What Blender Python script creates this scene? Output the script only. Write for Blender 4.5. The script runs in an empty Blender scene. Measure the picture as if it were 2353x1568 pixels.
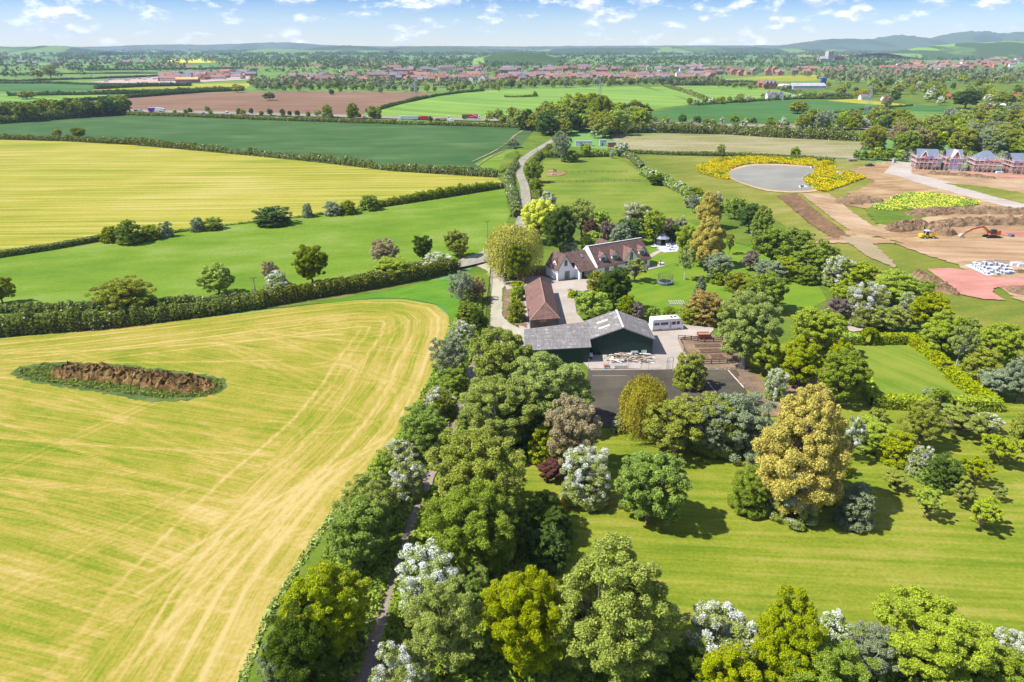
import bpy, math, random
import numpy as np
from mathutils import Vector, Matrix
from mathutils.geometry import tessellate_polygon
random.seed(5)
RS = np.random.default_rng(11)
SC = bpy.context.scene
COL = SC.collection
R = math.radians
# ------------------------------------------------------------------ camera model (drone 60 m up, pitched down)
F, CX, CY, H = 1569.0, 1176.5, 784.0, 60.0
PITCH = math.atan((784 - 106) / F)
pc, ps = math.cos(PITCH), math.sin(PITCH)
def G(x, y, h=0.0):
    """where the sight line of a photo point meets the level h"""
    t = (CY - y) / F; Z = h - H
    Y = -Z * (pc + t * ps) / (ps - t * pc)
    return ((x - CX) / F * (Y * pc - Z * ps), Y)
def g1(x, y, h=0.0): return G(1199.7 + x * .2553, 500.35 + y * .2553, h)
def tall(xb, yb, yt):
    X, Y = G(xb, yb); t = (CY - yt) / F
    return H + Y * (t * pc - ps) / (pc + t * ps)
def depth(Y, z=0): return Y * pc - (z - H) * ps
def wide(xb, yb, w):
    X, Y = G(xb, yb); return w / F * depth(Y)
# ------------------------------------------------------------------ materials
MATS = {}
def newmat(name):
    m = bpy.data.materials.new(name); m.use_nodes = True; MATS[name] = m
    nt = m.node_tree; nt.nodes.clear()
    out = nt.nodes.new('ShaderNodeOutputMaterial')
    return m, nt, out
def N(nt, typ, ins=None, **kw):
    n = nt.nodes.new('ShaderNode' + typ)
    for k, v in kw.items(): setattr(n, k, v)
    for k, v in (ins or {}).items():
        s = n.inputs[k]
        if isinstance(v, bpy.types.NodeSocket): nt.links.new(v, s)
        else: s.default_value = v
    return n
def c4(c): return (c[0], c[1], c[2], 1)
def mix(nt, f, a, b):
    n = N(nt, 'Mix', data_type='RGBA')
    for s, v in ((n.inputs[0], f), (n.inputs[6], a), (n.inputs[7], b)):
        if isinstance(v, bpy.types.NodeSocket): nt.links.new(v, s)
        else: s.default_value = c4(v) if isinstance(v, (tuple, list)) else v
    return n.outputs[2]
def mth(nt, op, a, b=0.0, clamp=False):
    n = N(nt, 'Math', {0: a, 1: b}, operation=op); n.use_clamp = clamp; return n.outputs[0]
def ramp(nt, v, lo, hi):
    n = N(nt, 'MapRange', {0: v, 1: lo, 2: hi}); return n.outputs[0]
def noise(nt, vec, scale, detail=4, rough=.6):
    return N(nt, 'TexNoise', {'Vector': vec, 'Scale': scale, 'Detail': detail, 'Roughness': rough}).outputs[0]
def bsdf(nt, out, col, rough=.85, metal=0, spec=.3, bump=None, bs=.3, bd=.05):
    b = N(nt, 'BsdfPrincipled', {'Roughness': rough, 'Metallic': metal, 'Specular IOR Level': spec})
    if isinstance(col, bpy.types.NodeSocket): nt.links.new(col, b.inputs['Base Color'])
    else: b.inputs['Base Color'].default_value = c4(col)
    if bump is not None:
        bp = N(nt, 'Bump', {'Height': bump, 'Strength': bs, 'Distance': bd}); nt.links.new(bp.outputs[0], b.inputs['Normal'])
    nt.links.new(b.outputs[0], out.inputs[0]); return b
def pm(name, c, rough=.8, var=.18, scale=1.5, metal=0, spec=.3, c2=None):
    """plain procedural material: colour broken up by noise"""
    if name in MATS: return MATS[name]
    m, nt, out = newmat(name)
    p = N(nt, 'TexCoord').outputs['Object']
    f = noise(nt, p, scale, 5)
    f = ramp(nt, f, .3, .7)
    a = tuple(x * (1 - var) for x in c); b = c2 or tuple(min(1, x * (1 + var)) for x in c)
    bsdf(nt, out, mix(nt, f, a, b), rough, metal, spec)
    return m
def glass_mat(name, c, rough=.08):
    m, nt, out = newmat(name)
    p = N(nt, 'TexCoord').outputs['Object']
    col = mix(nt, ramp(nt, noise(nt, p, .8, 2), .35, .65), tuple(x * .6 for x in c), c)
    bsdf(nt, out, col, rough, 0, .8); return m
def tone(c):
    l = .3 * c[0] + .6 * c[1] + .1 * c[2]; g = .7 if c[1] > c[0] * 1.1 else .76
    o = [(l + (x - l) * .95) * g for x in c]
    return (o[0] * 1.15, o[1], o[2] * .7) if c[1] > c[0] * .95 else tuple(o)
def field_mat(name, cols, ang=0, across=.5, along=.02, patch=.02, fine=.8, k=(.5, .4, .25), contrast=(.3, .7), bs=.0, tex=None):
    """a field: striped noise stretched along the working direction, broad patches, fine speckle"""
    m, nt, out = newmat(name); cols = [tone(c) for c in cols]
    mid = (contrast[0] + contrast[1]) / 2; contrast = (mid - (mid - contrast[0]) * .62, mid + (contrast[1] - mid) * .62)
    pos = N(nt, 'NewGeometry').outputs['Position']
    mp = N(nt, 'Mapping', {'Vector': pos, 'Rotation': (0, 0, -R(ang)), 'Scale': (1, 1, 1)}, vector_type='POINT').outputs[0]
    st = N(nt, 'Mapping', {'Vector': mp, 'Scale': (along, across, 1)}).outputs[0]
    s = noise(nt, st, 1, 3, .55)
    pt = noise(nt, pos, patch, 4, .6)
    fi = noise(nt, pos, fine * 1.6, 6, .72)
    v = mth(nt, 'ADD', mth(nt, 'MULTIPLY', s, k[0]), mth(nt, 'MULTIPLY', pt, k[1]))
    v = mth(nt, 'ADD', v, mth(nt, 'MULTIPLY', fi, k[2]))
    v = mth(nt, 'DIVIDE', v, sum(k))
    f = ramp(nt, v, contrast[0], contrast[1])
    if len(cols) == 2: col = mix(nt, f, cols[0], cols[1])
    else:
        cr = N(nt, 'ValToRGB', {0: f}); e = cr.color_ramp.elements
        e[0].color = c4(cols[0]); e[1].color = c4(cols[-1])
        for i, c in enumerate(cols[1:-1]): x = e.new((i + 1) / (len(cols) - 1)); x.color = c4(c)
        col = cr.outputs[0]
    bsdf(nt, out, col, .95, 0, .1, fi if bs else None, bs, .15)
    return m
def leaf_mat(name, lo, hi, tr=.24, white=None):
    m, nt, out = newmat(name)
    at = N(nt, 'Attribute', attribute_name='tint').outputs['Fac']
    oi = N(nt, 'ObjectInfo').outputs['Random']
    col = mix(nt, at, lo, hi)
    hs = N(nt, 'HueSaturation', {'Hue': mth(nt, 'ADD', mth(nt, 'MULTIPLY', oi, .03), .482), 'Saturation': mth(nt, 'ADD', mth(nt, 'MULTIPLY', oi, -.2), 1.1),
         'Value': mth(nt, 'ADD', mth(nt, 'MULTIPLY', oi, .3), .85), 'Color': col}).outputs[0]
    d = N(nt, 'BsdfPrincipled', {'Base Color': hs, 'Roughness': .6, 'Specular IOR Level': .08})
    t = N(nt, 'BsdfTranslucent', {'Color': hs})
    mx = N(nt, 'MixShader', {0: tr, 1: d.outputs[0], 2: t.outputs[0]})
    nt.links.new(mx.outputs[0], out.inputs[0]); return m
# ------------------------------------------------------------------ objects
def link(o): COL.objects.link(o); return o
def tag(o, label=None, cat=None, group=None, kind=None):
    if label: o['label'] = label
    if cat: o['category'] = cat
    if group: o['group'] = group
    if kind: o['kind'] = kind
    return o
def thing(name, label, cat, loc=(0, 0, 0), rz=0, group=None):
    o = link(bpy.data.objects.new(name, None)); o.empty_display_size = .2
    o.location = (loc[0], loc[1], loc[2] if len(loc) > 2 else 0); o.rotation_euler = (0, 0, rz)
    return tag(o, label, cat, group)
def mobj(name, me, parent=None):
    o = link(bpy.data.objects.new(name, me)); o.parent = parent; return o
def qmesh(name, V, Q, mats, mi=None, tint=None, smooth=False):
    """fast quad mesh from arrays"""
    me = bpy.data.meshes.new(name); n = len(Q)
    me.vertices.add(len(V)); me.vertices.foreach_set('co', np.asarray(V, np.float32).ravel())
    me.loops.add(n * 4); me.loops.foreach_set('vertex_index', np.asarray(Q, np.int32).ravel())
    me.polygons.add(n); me.polygons.foreach_set('loop_start', np.arange(0, n * 4, 4, dtype=np.int32))
    if mi is not None: me.polygons.foreach_set('material_index', np.asarray(mi, np.int32))
    if smooth: me.polygons.foreach_set('use_smooth', np.ones(n, bool))
    for m in mats: me.materials.append(m)
    if tint is not None:
        a = me.attributes.new('tint', 'FLOAT', 'FACE'); a.data.foreach_set('value', np.asarray(tint, np.float32))
    me.update(calc_edges=True); return me
class MB:
    def __init__(s, k=1.0): s.v = []; s.f = []; s.m = []; s.k = k
    def add(s, vs, fs, mi=0):
        b = len(s.v); s.v += [tuple(c * s.k for c in p) for p in vs]
        s.f += [tuple(b + i for i in f) for f in fs]; s.m += [mi] * len(fs); return s
    def bx(s, x0, y0, z0, x1, y1, z1, mi=0):
        return s.add([(x0, y0, z0), (x1, y0, z0), (x1, y1, z0), (x0, y1, z0), (x0, y0, z1), (x1, y0, z1), (x1, y1, z1), (x0, y1, z1)],
              [(0, 3, 2, 1), (4, 5, 6, 7), (0, 1, 5, 4), (1, 2, 6, 5), (2, 3, 7, 6), (3, 0, 4, 7)], mi)
    def box(s, c, d, rz=0, mi=0):
        ca, sa = math.cos(rz), math.sin(rz); vs = []
        for z in (-.5, .5):
            for x, y in ((-.5, -.5), (.5, -.5), (.5, .5), (-.5, .5)):
                X, Y = x * d[0], y * d[1]; vs.append((c[0] + X * ca - Y * sa, c[1] + X * sa + Y * ca, c[2] + z * d[2]))
        return s.add(vs, [(0, 3, 2, 1), (4, 5, 6, 7), (0, 1, 5, 4), (1, 2, 6, 5), (2, 3, 7, 6), (3, 0, 4, 7)], mi)
    def frame(s, p, q):
        p, q = Vector(p), Vector(q); d = (q - p).normalized()
        a = d.cross(Vector((0, 0, 1)))
        if a.length < 1e-3: a = Vector((1, 0, 0))
        a.normalize(); return p, q, a, a.cross(d)
    def bar(s, p, q, w, h=None, mi=0):
        h = h or w; p, q, a, b = s.frame(p, q); vs = []
        for o in (p, q):
            for i, j in ((-1, -1), (1, -1), (1, 1), (-1, 1)): vs.append(tuple(o + a * (i * w / 2) + b * (j * h / 2)))
        return s.add(vs, [(0, 1, 2, 3), (7, 6, 5, 4), (0, 4, 5, 1), (1, 5, 6, 2), (2, 6, 7, 3), (3, 7, 4, 0)], mi)
    def tube(s, p, q, r0, r1=None, n=6, mi=0, cap=True):
        r1 = r0 if r1 is None else r1; p, q, a, b = s.frame(p, q); vs = []
        for o, r in ((p, r0), (q, r1)):
            for i in range(n):
                t = 2 * math.pi * i / n; vs.append(tuple(o + a * (r * math.cos(t)) + b * (r * math.sin(t))))
        fs = [(i, (i + 1) % n, n + (i + 1) % n, n + i) for i in range(n)]
        if cap: fs += [tuple(range(n))[::-1], tuple(range(n, 2 * n))]
        return s.add(vs, fs, mi)
    def ext(s, poly, d, mi=0):
        """extrude a planar polygon of 3-D points by the vector d"""
        n = len(poly); vs = [tuple(p) for p in poly] + [tuple(p[i] + d[i] for i in range(3)) for p in poly]
        return s.add(vs, [tuple(range(n))[::-1], tuple(range(n, 2 * n))] + [(i, (i + 1) % n, n + (i + 1) % n, n + i) for i in range(n)], mi)
    def build(s, name, mats, parent=None, smooth=False):
        me = bpy.data.meshes.new(name); me.from_pydata(s.v, [], s.f)
        for m in (mats if isinstance(mats, (list, tuple)) else [mats]): me.materials.append(m)
        me.polygons.foreach_set('material_index', s.m)
        if smooth: me.polygons.foreach_set('use_smooth', [True] * len(s.f))
        me.update(); return mobj(name, me, parent)
def copy_tree(o, loc=None, rz=None, scale=None):
    c = o.copy(); link(c)
    if loc is not None: c.location = loc
    if rz is not None: c.rotation_euler = (0, 0, rz)
    if scale is not None: c.scale = scale
    for ch in o.children:
        d = ch.copy(); link(d); d.parent = c
        for g in ch.children:
            e = g.copy(); link(e); e.parent = d
    return c
def resample(pts, step, closed=False):
    pts = [np.array(p, float) for p in pts]; out = []
    seq = pts + [pts[0]] if closed else pts
    for a, b in zip(seq, seq[1:]):
        L = np.linalg.norm(b - a); n = max(1, int(round(L / step)))
        out += [a + (b - a) * i / n for i in range(n)]
    if not closed: out.append(seq[-1])
    return np.array(out)
def smooth_line(pts, n=6, closed=False):
    """Catmull-Rom through the points"""
    P = [np.array(p, float) for p in pts]; out = []; m = len(P)
    rngs = range(m) if closed else range(m - 1)
    g = (lambda i: P[i % m]) if closed else (lambda i: P[min(max(i, 0), m - 1)])
    for i in rngs:
        a, b, c, d = g(i - 1), g(i), g(i + 1), g(i + 2)
        for j in range(n):
            t = j / n; out.append(.5 * (2 * b + (c - a) * t + (2 * a - 5 * b + 4 * c - d) * t * t + (3 * b - a - 3 * c + d) * t ** 3))
    if not closed: out.append(P[-1])
    return out
ZL = [0.0]
def sheet(name, pts, m, z=None, jit=0.0, step=None, smooth=0, px=True, kind='structure', label=None):
    """a ground sheet with an uneven outline; each a little above the one before"""
    if smooth: pts = smooth_line(pts, smooth, True)
    W = np.array([G(*p) if px else p for p in pts])[:, :2]
    if z is None: ZL[0] += .006; z = ZL[0]
    if jit:
        W = resample(W, step or jit * 2.5, True); W = W + RS.normal(size=W.shape) * jit
    me = bpy.data.meshes.new(name)
    vs = [(x, y, z) for x, y in W]
    tri = tessellate_polygon([[Vector(v) for v in vs]])
    fs = []
    for t in tri:
        a, b, c = (Vector(vs[i]) for i in t)
        fs.append(tuple(t) if (b - a).cross(c - a).z > 0 else tuple(t)[::-1])
    me.from_pydata(vs, [], fs); me.materials.append(m); me.update()
    o = mobj(name, me); o['kind'] = kind
    if label: o['label'] = label
    return o
def ribbon(name, pts, width, m, z=None, px=True, smooth=6, jit=0, kind='structure'):
    """a road or path strip; width may be per point"""
    W = [G(*p) if px else p for p in pts]
    ws = width if isinstance(width, (list, tuple)) else [width] * len(W)
    Q = smooth_line([(a[0], a[1], w) for a, w in zip(W, ws)], smooth) if smooth else [np.array((a[0], a[1], w)) for a, w in zip(W, ws)]
    if z is None: ZL[0] += .006; z = ZL[0]
    vs, fs = [], []
    for i, q in enumerate(Q):
        d = (Q[min(i + 1, len(Q) - 1)] - Q[max(i - 1, 0)])[:2]; d = d / (np.linalg.norm(d) + 1e-9); n = np.array((-d[1], d[0]))
        for sgn in (1, -1):
            p = q[:2] + n * sgn * (q[2] / 2 + (RS.normal() * jit if jit else 0)); vs.append((p[0], p[1], z))
        if i: fs.append((2 * i - 2, 2 * i - 1, 2 * i + 1, 2 * i))
    me = bpy.data.meshes.new(name); me.from_pydata(vs, [], fs); me.materials.append(m); me.update()
    o = mobj(name, me); o['kind'] = kind; return o
def inside(poly, x, y):
    poly = np.asarray(poly); c = np.zeros(np.shape(x), bool); j = len(poly) - 1
    for i in range(len(poly)):
        xi, yi = poly[i]; xj, yj = poly[j]
        c ^= ((yi > y) != (yj > y)) & (x < (xj - xi) * (y - yi) / (yj - yi + 1e-12) + xi); j = i
    return c
def dist_line(pts, X, Y):
    d = np.full(X.shape, 1e9); along = np.zeros(X.shape); L = 0
    for a, b in zip(pts, pts[1:]):
        a = np.array(a); b = np.array(b); ab = b - a; l = np.linalg.norm(ab)
        t = np.clip(((X - a[0]) * ab[0] + (Y - a[1]) * ab[1]) / (l * l), 0, 1)
        e = np.hypot(X - a[0] - ab[0] * t, Y - a[1] - ab[1] * t)
        k = e < d; d = np.where(k, e, d); along = np.where(k, L + t * l, along); L += l
    return d, along
# ================================================================== SKY, SUN, AIR, CAMERA
cam = bpy.data.cameras.new('camera'); co = link(bpy.data.objects.new('camera', cam)); SC.camera = co
cam.sensor_width = 36; cam.lens = 36 * F / 2353; cam.clip_start = .5; cam.clip_end = 60000
co.location = (0, 0, H); co.rotation_euler = (math.pi / 2 - PITCH, 0, 0)
SUN_EL, SUN_AZ = R(52), R(261)          # azimuth clockwise from +Y: light comes from beyond the hay field
sd = Vector((math.sin(SUN_AZ) * math.cos(SUN_EL), math.cos(SUN_AZ) * math.cos(SUN_EL), math.sin(SUN_EL)))
sl = bpy.data.lights.new('sun', 'SUN'); sl.energy = 5.0; sl.angle = R(.5); sl.color = (1, .965, .91)
so = link(bpy.data.objects.new('sun', sl)); so.rotation_euler = sd.to_track_quat('Z', 'Y').to_euler(); so.location = (-60, 0, 120)
w = bpy.data.worlds.new('World'); SC.world = w; w.use_nodes = True
nt = w.node_tree; nt.nodes.clear()
wo = nt.nodes.new('ShaderNodeOutputWorld'); bg = N(nt, 'Background', {'Strength': .085})
sky = nt.nodes.new('ShaderNodeTexSky'); sky.sky_type = 'NISHITA'; sky.sun_disc = False
sky.sun_elevation = SUN_EL; sky.sun_rotation = SUN_AZ; sky.altitude = 60; sky.air_density = 1.0; sky.dust_density = .3; sky.ozone_density = 2.5
gen = N(nt, 'TexCoord').outputs['Generated']
nrm = N(nt, 'VectorMath', {0: gen}, operation='NORMALIZE').outputs[0]
sx = N(nt, 'SeparateXYZ', {0: nrm})
el = mth(nt, 'ARCSINE', sx.outputs[2])                                   # elevation
az = mth(nt, 'ARCTAN2', sx.outputs[0], sx.outputs[1])
def cloud(dx, dy):
    v = N(nt, 'CombineXYZ', {0: mth(nt, 'ADD', az, dx), 1: mth(nt, 'MULTIPLY', mth(nt, 'ADD', el, dy), 2.2), 2: 1.9})
    big = noise(nt, v.outputs[0], 23, 1.5, .5); sm = noise(nt, v.outputs[0], 75, 6, .6)
    return mth(nt, 'ADD', mth(nt, 'MULTIPLY', big, .66), mth(nt, 'MULTIPLY', sm, .34))
c0 = cloud(0, 0); c1 = cloud(-.002, .0062)
thr = ramp(nt, el, .005, .055)                                          # thinner towards the horizon
lim = mth(nt, 'SUBTRACT', .553, mth(nt, 'MULTIPLY', thr, .065))
cov = N(nt, 'MapRange', {0: mth(nt, 'SUBTRACT', c0, lim), 1: 0, 2: .115, 3: 0, 4: .82}).outputs[0]
lit = ramp(nt, mth(nt, 'SUBTRACT', c0, c1), -.03, .055)                  # tops catch the sun, bases stay grey-lilac
ccol = mix(nt, lit, (5.6, 6.0, 7.9), (10.6, 10.5, 10.4))
base = N(nt, 'HueSaturation', {'Saturation': 1.15, 'Value': 1.0, 'Color': sky.outputs[0]}).outputs[0]
tnt = mix(nt, ramp(nt, el, .002, .06), (1.22, 1.28, 1.38), (.27, .5, 1.02)); base = N(nt, 'Mix', {0: 1.0, 6: base, 7: tnt}, data_type='RGBA', blend_type='MULTIPLY').outputs[2]
nt.links.new(mix(nt, cov, base, ccol), bg.inputs[0]); nt.links.new(bg.outputs[0], wo.inputs[0])
hz, hnt, hout = newmat('haze_air')
vol = N(hnt, 'VolumePrincipled', {'Color': (.62, .8, 1, 1), 'Density': .000065, 'Anisotropy': 0.0})
hnt.links.new(vol.outputs[0], hout.inputs['Volume'])
hm = MB().bx(-10000, -300, -1, 10000, 11600, 330).build('haze', hz); hm['kind'] = 'stuff'
SC.view_settings.view_transform = 'Standard'; SC.view_settings.look = 'None'; SC.view_settings.exposure = .78; SC.view_settings.gamma = 1
SC.cycles.volume_step_rate = 5; SC.cycles.max_bounces = 6; SC.cycles.transparent_max_bounces = 8; SC.cycles.volume_bounces = 0

# ================================================================== GROUND
def plain_mat():
    m, nt, out = newmat('far_fields')
    pos = N(nt, 'NewGeometry').outputs['Position']
    mp = N(nt, 'Mapping', {'Vector': pos, 'Rotation': (0, 0, .5), 'Scale': (.0026, .0044, 1)}).outputs[0]
    v = N(nt, 'TexVoronoi', {'Vector': mp, 'Scale': 1, 'Randomness': .85}); v.voronoi_dimensions = '2D'
    s = N(nt, 'SeparateColor', {0: v.outputs['Color']}).outputs[0]
    cr = N(nt, 'ValToRGB', {0: s}); cr.color_ramp.interpolation = 'CONSTANT'; e = cr.color_ramp.elements
    e[0].color = c4((.07, .17, .05)); e[1].position = .2; e[1].color = c4((.14, .27, .06))
    for p, c in ((.38, (.10, .22, .07)), (.52, (.2, .3, .08)), (.66, (.05, .13, .045)), (.8, (.24, .17, .1)), (.87, (.12, .25, .06))):
        x = e.new(p); x.color = c4(c)
    e2 = N(nt, 'TexVoronoi', {'Vector': mp, 'Scale': 1, 'Randomness': .85}, feature='DISTANCE_TO_EDGE'); e2.voronoi_dimensions = '2D'
    ed = ramp(nt, e2.outputs['Distance'], .015, .035)
    fi = noise(nt, pos, .03, 4)
    col = mix(nt, ed, (.05, .09, .03), mix(nt, ramp(nt, fi, .3, .75), cr.outputs[0], (.1, .19, .05)))
    bsdf(nt, out, col, .95, 0, .1); return m
E2 = 11500
me = bpy.data.meshes.new('ground'); me.from_pydata([(-9900, -250, 0), (9900, -250, 0), (9900, E2, 0), (-9900, E2, 0)], [], [(0, 1, 2, 3)])
me.materials.append(plain_mat()); gr = mobj('ground', me); gr['kind'] = 'structure'

GRASS = field_mat('rough_grass', [(.05, .12, .015), (.12, .22, .025), (.2, .27, .045)], 0, .25, .1, .04, .7, (.2, .5, .4))
LAWN = field_mat('mown_lawn', [(.12, .22, .012), (.21, .29, .02), (.34, .31, .05)], -4, .8, .035, .07, 1.3, (.6, .45, .5), (.36, .66))
GARDEN = field_mat('garden_lawn', [(.09, .23, .012), (.15, .3, .02), (.24, .31, .04)], 35, .5, .05, .06, 1.2, (.35, .5, .3), (.3, .72))
HAY2 = field_mat('cut_hay', [(.18, .27, .025), (.325, .345, .04), (.5, .43, .13)], 3, .4, .012, .012, .5, (.6, .35, .25), (.33, .67))
PAST = field_mat('lush_pasture', [(.1, .23, .012), (.15, .29, .02), (.22, .34, .09)], 12, .12, .05, .03, .5, (.4, .5, .35), (.33, .68))
CROP = field_mat('young_crop', [(.04, .12, .04), (.06, .155, .055), (.11, .21, .09)], 2, .09, .03, .02, .6, (.4, .4, .3), (.33, .72))
MEAD = field_mat('meadow', [(.12, .2, .025), (.22, .26, .045), (.36, .31, .1)], 20, .2, .05, .02, .6, (.3, .5, .3), (.33, .7))
DRY = field_mat('dry_pasture', [(.2, .24, .06), (.32, .29, .14), (.42, .36, .2)], 0, .12, .03, .012, .3, (.4, .4, .35), (.35, .68))
PLOUGH = field_mat('ploughed_soil', [(.19, .105, .055), (.26, .15, .085), (.33, .21, .13)], 5, .12, .01, .006, .25, (.5, .35, .25), (.33, .7))
LIGHTG = field_mat('spring_barley', [(.13, .3, .055), (.19, .385, .075), (.25, .43, .095)], -38, .05, .004, .006, .2, (.6, .35, .1), (.33, .7))
DARKG = field_mat('wheat', [(.04, .14, .04), (.06, .19, .055), (.1, .23, .07)], 10, .08, .01, .008, .3, (.4, .4, .2), (.33, .7))
MIDG = field_mat('mid_green_field', [(.1, .24, .06), (.15, .3, .08), (.22, .33, .1)], 8, .06, .008, .005, .2, (.4, .4, .2), (.33, .7))
YELG = field_mat('buttercup_field', [(.22, .3, .03), (.36, .4, .03), (.45, .42, .04)], 0, .05, .01, .006, .2, (.3, .5, .2), (.35, .7))
RAPE = pm('rape_bloom', (.75, .62, .02), .9, .12, .02)
DIRT = field_mat('site_soil', [(.26, .15, .065), (.41, .265, .125), (.55, .4, .22)], 8, .35, .06, .05, .9, (.45, .45, .35), (.33, .68), .35)
SOIL = field_mat('dark_soil', [(.12, .065, .03), (.22, .125, .06), (.32, .2, .1)], 50, .9, .2, .15, 1.2, (.4, .4, .4), (.3, .7), .5)
SAND = field_mat('scraped_subsoil', [(.3, .19, .09), (.45, .3, .16), (.55, .41, .26)], -48, .5, .05, .05, .8, (.4, .5, .3), (.33, .68), .2)
PINK = field_mat('pink_hardcore', [(.42, .17, .12), (.55, .24, .18), (.62, .31, .25)], 10, .3, .08, .06, 1.2, (.3, .5, .3), (.3, .7), .2)
GRAVEL = field_mat('pale_gravel', [(.31, .33, .35), (.41, .43, .45), (.49, .51, .52)], 80, .6, .08, .12, 2.2, (.3, .4, .4), (.3, .7), .15)
YARD = field_mat('yard_paving', [(.37, .31, .25), (.47, .4, .33), (.53, .47, .4)], 20, .4, .1, .15, 2, (.2, .5, .35), (.3, .7), .1)
TARMAC = field_mat('tarmac', [(.055, .055, .06), (.085, .085, .09), (.12, .118, .12)], 0, .5, .1, .12, 2, (.2, .5, .3), (.3, .72))
ROAD = field_mat('lane_asphalt', [(.22, .24, .27), (.29, .315, .345), (.36, .38, .4)], 85, 1, .1, .1, 2, (.3, .4, .3), (.3, .7))
MOTOR = field_mat('motorway_asphalt', [(.2, .2, .21), (.27, .27, .28)], 0, .3, .01, .03, .5, (.5, .3, .2))
PATH = field_mat('footpath_earth', [(.2, .15, .11), (.32, .26, .2), (.42, .35, .28)], 80, .8, .1, .2, 1.8, (.3, .4, .4), (.3, .7), .3)
BARE = field_mat('bare_bed_soil', [(.16, .1, .055), (.26, .17, .1), (.36, .27, .17)], 0, .5, .2, .15, 1.2, (.3, .5, .3), (.3, .7), .3)
CLAY = pm('pond_margin_clay', (.42, .28, .15), .9, .2, .15)

# ---- wide areas, lowest first
sheet('field', [(-900, 152), (2353, 152), (3300, 160), (3300, 300), (-900, 300)], MIDG, .02)
ZF = [.03]
def far(name, pts, m, **k): ZF[0] += .012; return sheet(name, pts, m, ZF[0], **k)
far('field', [(1440, 200), (1600, 190), (2500, 190), (3200, 330), (2353, 330), (1900, 300), (1440, 290)], GRASS)
far('field', [(-800, 172), (210, 176), (480, 172), (190, 181), (-800, 186)], MIDG)
far('field', [(-800, 186), (190, 181.5), (60, 188), (-800, 193)], LIGHTG)
far('field', [(-800, 194), (60, 192), (260, 196), (205, 209), (-800, 217)], DARKG)
far('field', [(-800, 219), (300, 216), (480, 209), (430, 214), (170, 232), (-800, 237)], LIGHTG)
far('field', [(250, 201), (520, 192), (780, 186), (590, 190), (560, 205), (400, 205), (210, 208)], YELG)
far('field', [(170, 236), (330, 222), (500, 212.5), (700, 210.5), (950, 212.5), (1012, 217), (840, 251), (835, 263), (560, 262), (270, 253)], PLOUGH)
far('field', [(500, 150), (640, 147), (655, 152), (500, 154)], PLOUGH); far('field', [(640, 152), (650, 146.5), (780, 146), (765, 152)], PLOUGH)
far('field', [(785, 152), (800, 146), (960, 146), (940, 151)], PLOUGH); far('field', [(980, 160), (1000, 153), (1120, 157), (1090, 163)], PLOUGH)
far('field', [(332, 150), (362, 145), (450, 147), (440, 152)], PLOUGH)
far('field', [(370, 141), (425, 135.5), (490, 138), (535, 140.5), (480, 144), (420, 144)], RAPE)
far('field', [(850, 262), (990, 217), (1080, 210), (1200, 206), (1470, 199.5), (1530, 214), (1600, 238), (1450, 260), (1300, 272), (1150, 276), (930, 273)], LIGHTG)
far('field', [(1490, 200), (1640, 197), (1790, 205), (1850, 221), (1735, 227), (1620, 238), (1540, 218)], LIGHTG)
far('field', [(1640, 184), (1760, 176), (1960, 170), (2060, 172), (2050, 182), (1860, 186), (1700, 190)], YELG)
far('field', [(1440, 268), (1600, 241), (1820, 231), (1960, 232), (2230, 250), (2400, 262), (2250, 280), (1480, 285)], DARKG)
far('field', [(1900, 232), (1960, 228), (2110, 244), (2000, 241)], YELG)
far('field', [(1960, 268), (2080, 255), (2250, 262), (2200, 278), (2000, 280)], MIDG)
far('field', [(2300, 250), (2353, 244), (2700, 250), (2700, 275), (2340, 258)], DARKG)
far('field', [(1260, 150), (1330, 145), (1400, 147), (1320, 153)], YELG)
far('field', [(1800, 128), (2000, 122), (2150, 128), (2000, 138)], YELG)
far('field', [(-800, 252), (100, 252), (110, 262), (-800, 268)], PLOUGH)
far('field', [(-900, 325), (-900, 303), (0, 287), (150, 276), (290, 262), (420, 266), (620, 274), (900, 283), (1225, 293), (1232, 305), (1190, 345), (1160, 360), (1140, 405), (900, 390), (600, 357), (300, 329), (0, 318)], CROP)
far('field', [(1090, 378), (1125, 360), (1185, 338), (1175, 365), (1150, 392), (1110, 388)], PAST)
TAN = pm('tramline_soil', (.25, .2, .09), .95, .25, .08)
ribbon('field_track', [(1085, 374), (1120, 358), (1160, 335), (1185, 312), (1213, 297)], [.9, 1.1, .9, 1.4, .9], TAN, z=.62, jit=.25)
ribbon('field_track', [(1098, 384), (1118, 369), (1150, 352), (1180, 342)], [.6, .9, .7, .5], TAN, z=.63, jit=.2)
far('field', [(1400, 312), (1520, 308), (1760, 312), (1990, 322), (1965, 366), (1700, 357), (1430, 346)], DRY)
sheet('field', [(-900, 330), (0, 320), (300, 331), (600, 359), (900, 392), (1140, 405), (1158, 425), (1100, 440), (960, 462), (850, 478), (700, 497), (520, 517), (400, 533), (230, 551), (0, 590), (-900, 730)], HAY2, .12)
sheet('field', [(-900, 735), (0, 594), (230, 555), (400, 537), (520, 520), (700, 500), (850, 482), (960, 465), (1100, 444), (1170, 430), (1176, 480), (1160, 530), (1115, 575), (1060, 610), (930, 650), (700, 690), (450, 712), (0, 735), (-900, 800)], PAST, .14)
sheet('field', [(1180, 470), (1205, 420), (1215, 380), (1275, 335), (1500, 350), (1990, 370), (2400, 500), (3300, 700), (3600, 1500), (3400, 2300), (-300, 2300), (200, 1900), (540, 1500), (780, 1120), (915, 960), (1000, 800), (1060, 640), (1130, 570)], GRASS, .03)
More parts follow.
